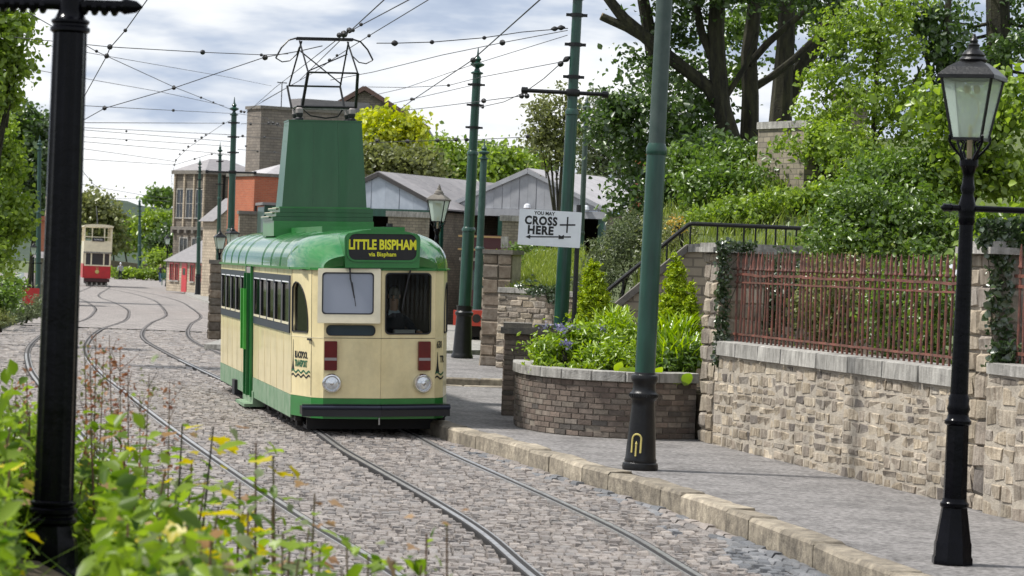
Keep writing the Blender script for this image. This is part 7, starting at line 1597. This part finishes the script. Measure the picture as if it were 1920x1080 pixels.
# tops follow the ragged outline of the undergrowth in front of the street
for px, pyt, Y in ((20, 800, 13), (55, 770, 14.5), (20, 860, 11.5), (60, 900, 11), (170, 800, 14.5), (160, 860, 13), (200, 790, 14.8), (235, 830, 13.2), (190, 900, 11.6), (250, 900, 11.8), (280, 840, 13.5), (310, 880, 12.2), (330, 930, 11), (360, 860, 13.4), (385, 900, 12.3), (410, 950, 11.2), (300, 970, 10.3), (240, 980, 10), (170, 990, 10.4), (450, 905, 12.6), (465, 960, 11.4), (380, 1010, 10), (510, 950, 11.8), (530, 1000, 10.9), (580, 990, 11.3), (600, 1030, 10.6), (650, 1020, 11), (470, 1040, 9.8), (560, 1050, 9.9), (690, 1045, 10.6), (740, 1050, 10.6), (30, 980, 9.8), (10, 930, 10.4), (60, 1040, 9.2), (340, 1045, 9.4), (210, 1040, 9.3), (640, 1065, 9.9), (790, 1060, 10.6), (420, 1060, 9.3), (130, 1050, 9.4)):
    sapling(GEN, px, pyt, Y, int(px * 3 + pyt), 16, .125, (.06, .04, .10))
sapling('sapling with a drooping dark leaf and a yellow leaf nearest the tram wheels', 512, 855, 12.2, 5, 10, .15, (.3, .0, .4))
sapling('sapling with browned grey crown leaf below the tram step', 480, 830, 12.6, 6, 10, .15, (.1, .35, .3))
sapling('slender dark stemmed sapling with starry top leaf right of the column', 342, 795, 13.2, 7, 10, .12, (.1, .1, .1), 'bark')
sapling('sapling with olive yellow crown leaf between the dark stems', 400, 800, 13.0, 8, 8, .13, (.55, .1, .1), 'bark')
sapling('sapling carrying one big yellow leaf and a pale curled leaf low in front', 350, 985, 9.6, 9, 8, .19, (.5, .1, .4))
sapling('sapling with grey backed leaves at the bottom of the view', 395, 1010, 9.4, 10, 9, .18, (.1, .1, .7))
sapling('thin red tipped sapling alone over the setts', 838, 985, 11.5, 11, 5, .07, (.1, .1, .1))
sapling('sapling with a pinkish top leaf above the near rail', 800, 1000, 11.3, 12, 6, .08, (.0, .6, .1))
sapling('bare stemmed sapling with rusty top leaves over the left track', 590, 925, 11.9, 13, 6, .10, (.0, .8, .1))
sapling('sapling with pinkish brown leaves beside the near left rail', 545, 1005, 11.0, 14, 8, .13, (.0, .5, .4))
# tall rusty seed stalks
for k, (px, pyt, Y) in enumerate(((158, 640, 15.2), (180, 622, 15.5), (205, 628, 15.3), (195, 660, 15), (225, 650, 15.4), (240, 690, 15.0), (280, 700, 14.8), (170, 690, 14.9), (262, 740, 14.6), (30, 740, 14.5), (50, 690, 15), (318, 712, 14.6), (14, 780, 14))):
    q = random.Random(900 + k); top = P(px, pyt, Y); bz = fbz(top.x, Y); t = thing('seed_stalk', 'thin rusty seed stalk rising above the undergrowth round the black column', 'plant', (top.x + q.uniform(-.05, .05), Y, bz), 0, 'rusty seed stalks'); tp = top - t.location
    mb = MB(); mb.tube([(0, 0, 0), tp * .5 + Vector((.02, 0, 0)), tp], [.006, .005, .002], 5)
    for j in range(5): f = q.uniform(.5, .95); a = tp * f; mb.tube([a, a + Vector((q.uniform(-.1, .1), q.uniform(-.05, .05), .1))], [.003, .0015], 4)
    mb.build('stem', M['stemred'], t)
    rg = np.random.default_rng(k); f = rg.uniform(.45, 1, 70); p = np.array(tp)[None] * f[:, None] + rg.normal(0, .028, (70, 3)); tag(link('seed_heads', leaves_mesh('seed_heads', p, np.zeros((70, 3)), .028, M['leaf_red' if k % 3 else 'leaf_olive'], .6, k), t), None, None, None, 'stuff')
# filling ground cover
rg = np.random.default_rng(31); pp = []
while len(pp) < 32000:
    Y = rg.uniform(8, 17.5); x = rg.uniform(-.21 * Y - .3, 1.1); h = fbz(x, Y)
    if h < .12: continue
    if Y < 14.35 and 42 < 960 + 5300 * x / Y < 205: continue
    pp.append((x, Y, h + abs(rg.normal(0, .32)) * min(1, h)))
pp = np.array(pp)
tag(link('undergrowth', leaves_mesh('undergrowth', pp - np.array([-1, 12, .8]), np.zeros((len(pp), 3)), .08, M['leaf_fg'], .6, 3), None, (-1, 12, .8)), 'dense low green undergrowth on the foreground verge', None, None, 'stuff')
cl_ = []
rg = np.random.default_rng(41)
while len(cl_) < 130:
    Y = rg.uniform(9, 16.4); x = rg.uniform(-.2 * Y - .2, 1.0); h = fbz(x, Y)
    if h > .35 and not (Y < 14.4 and 0 < 960 + 5300 * x / Y < 250): cl_.append((x, Y, h, rg.uniform(.35, .8)))
pp = np.concatenate([np.array([x, Y, h]) + np.stack([rg.normal(0, .07, 130), rg.normal(0, .07, 130), hh * rg.random(130) ** .7], 1) for x, Y, h, hh in cl_])
tag(link('fine_undergrowth', leaves_mesh('fine_undergrowth', pp - np.array([-1, 12, .8]), np.zeros((len(pp), 3)), .045, M['leaf_light'], .45, 13), None, (-1, 12, .8)), 'fine feathery light green weeds on the foreground verge', None, None, 'stuff')
def onfg(rg):
    while True:
        Y = rg.uniform(8, 16.5); x = rg.uniform(-.2 * Y, .9); h = fbz(x, Y)
        if h > .1 and not (Y < 14.35 and 0 < 960 + 5300 * x / Y < 260): return (x, Y, h)
blades('grass', 'long grass blades in the foreground verge', None, (-1, 12, .8), onfg, 2500, .45, 'leaf_fg', 8, .012, 'stuff')
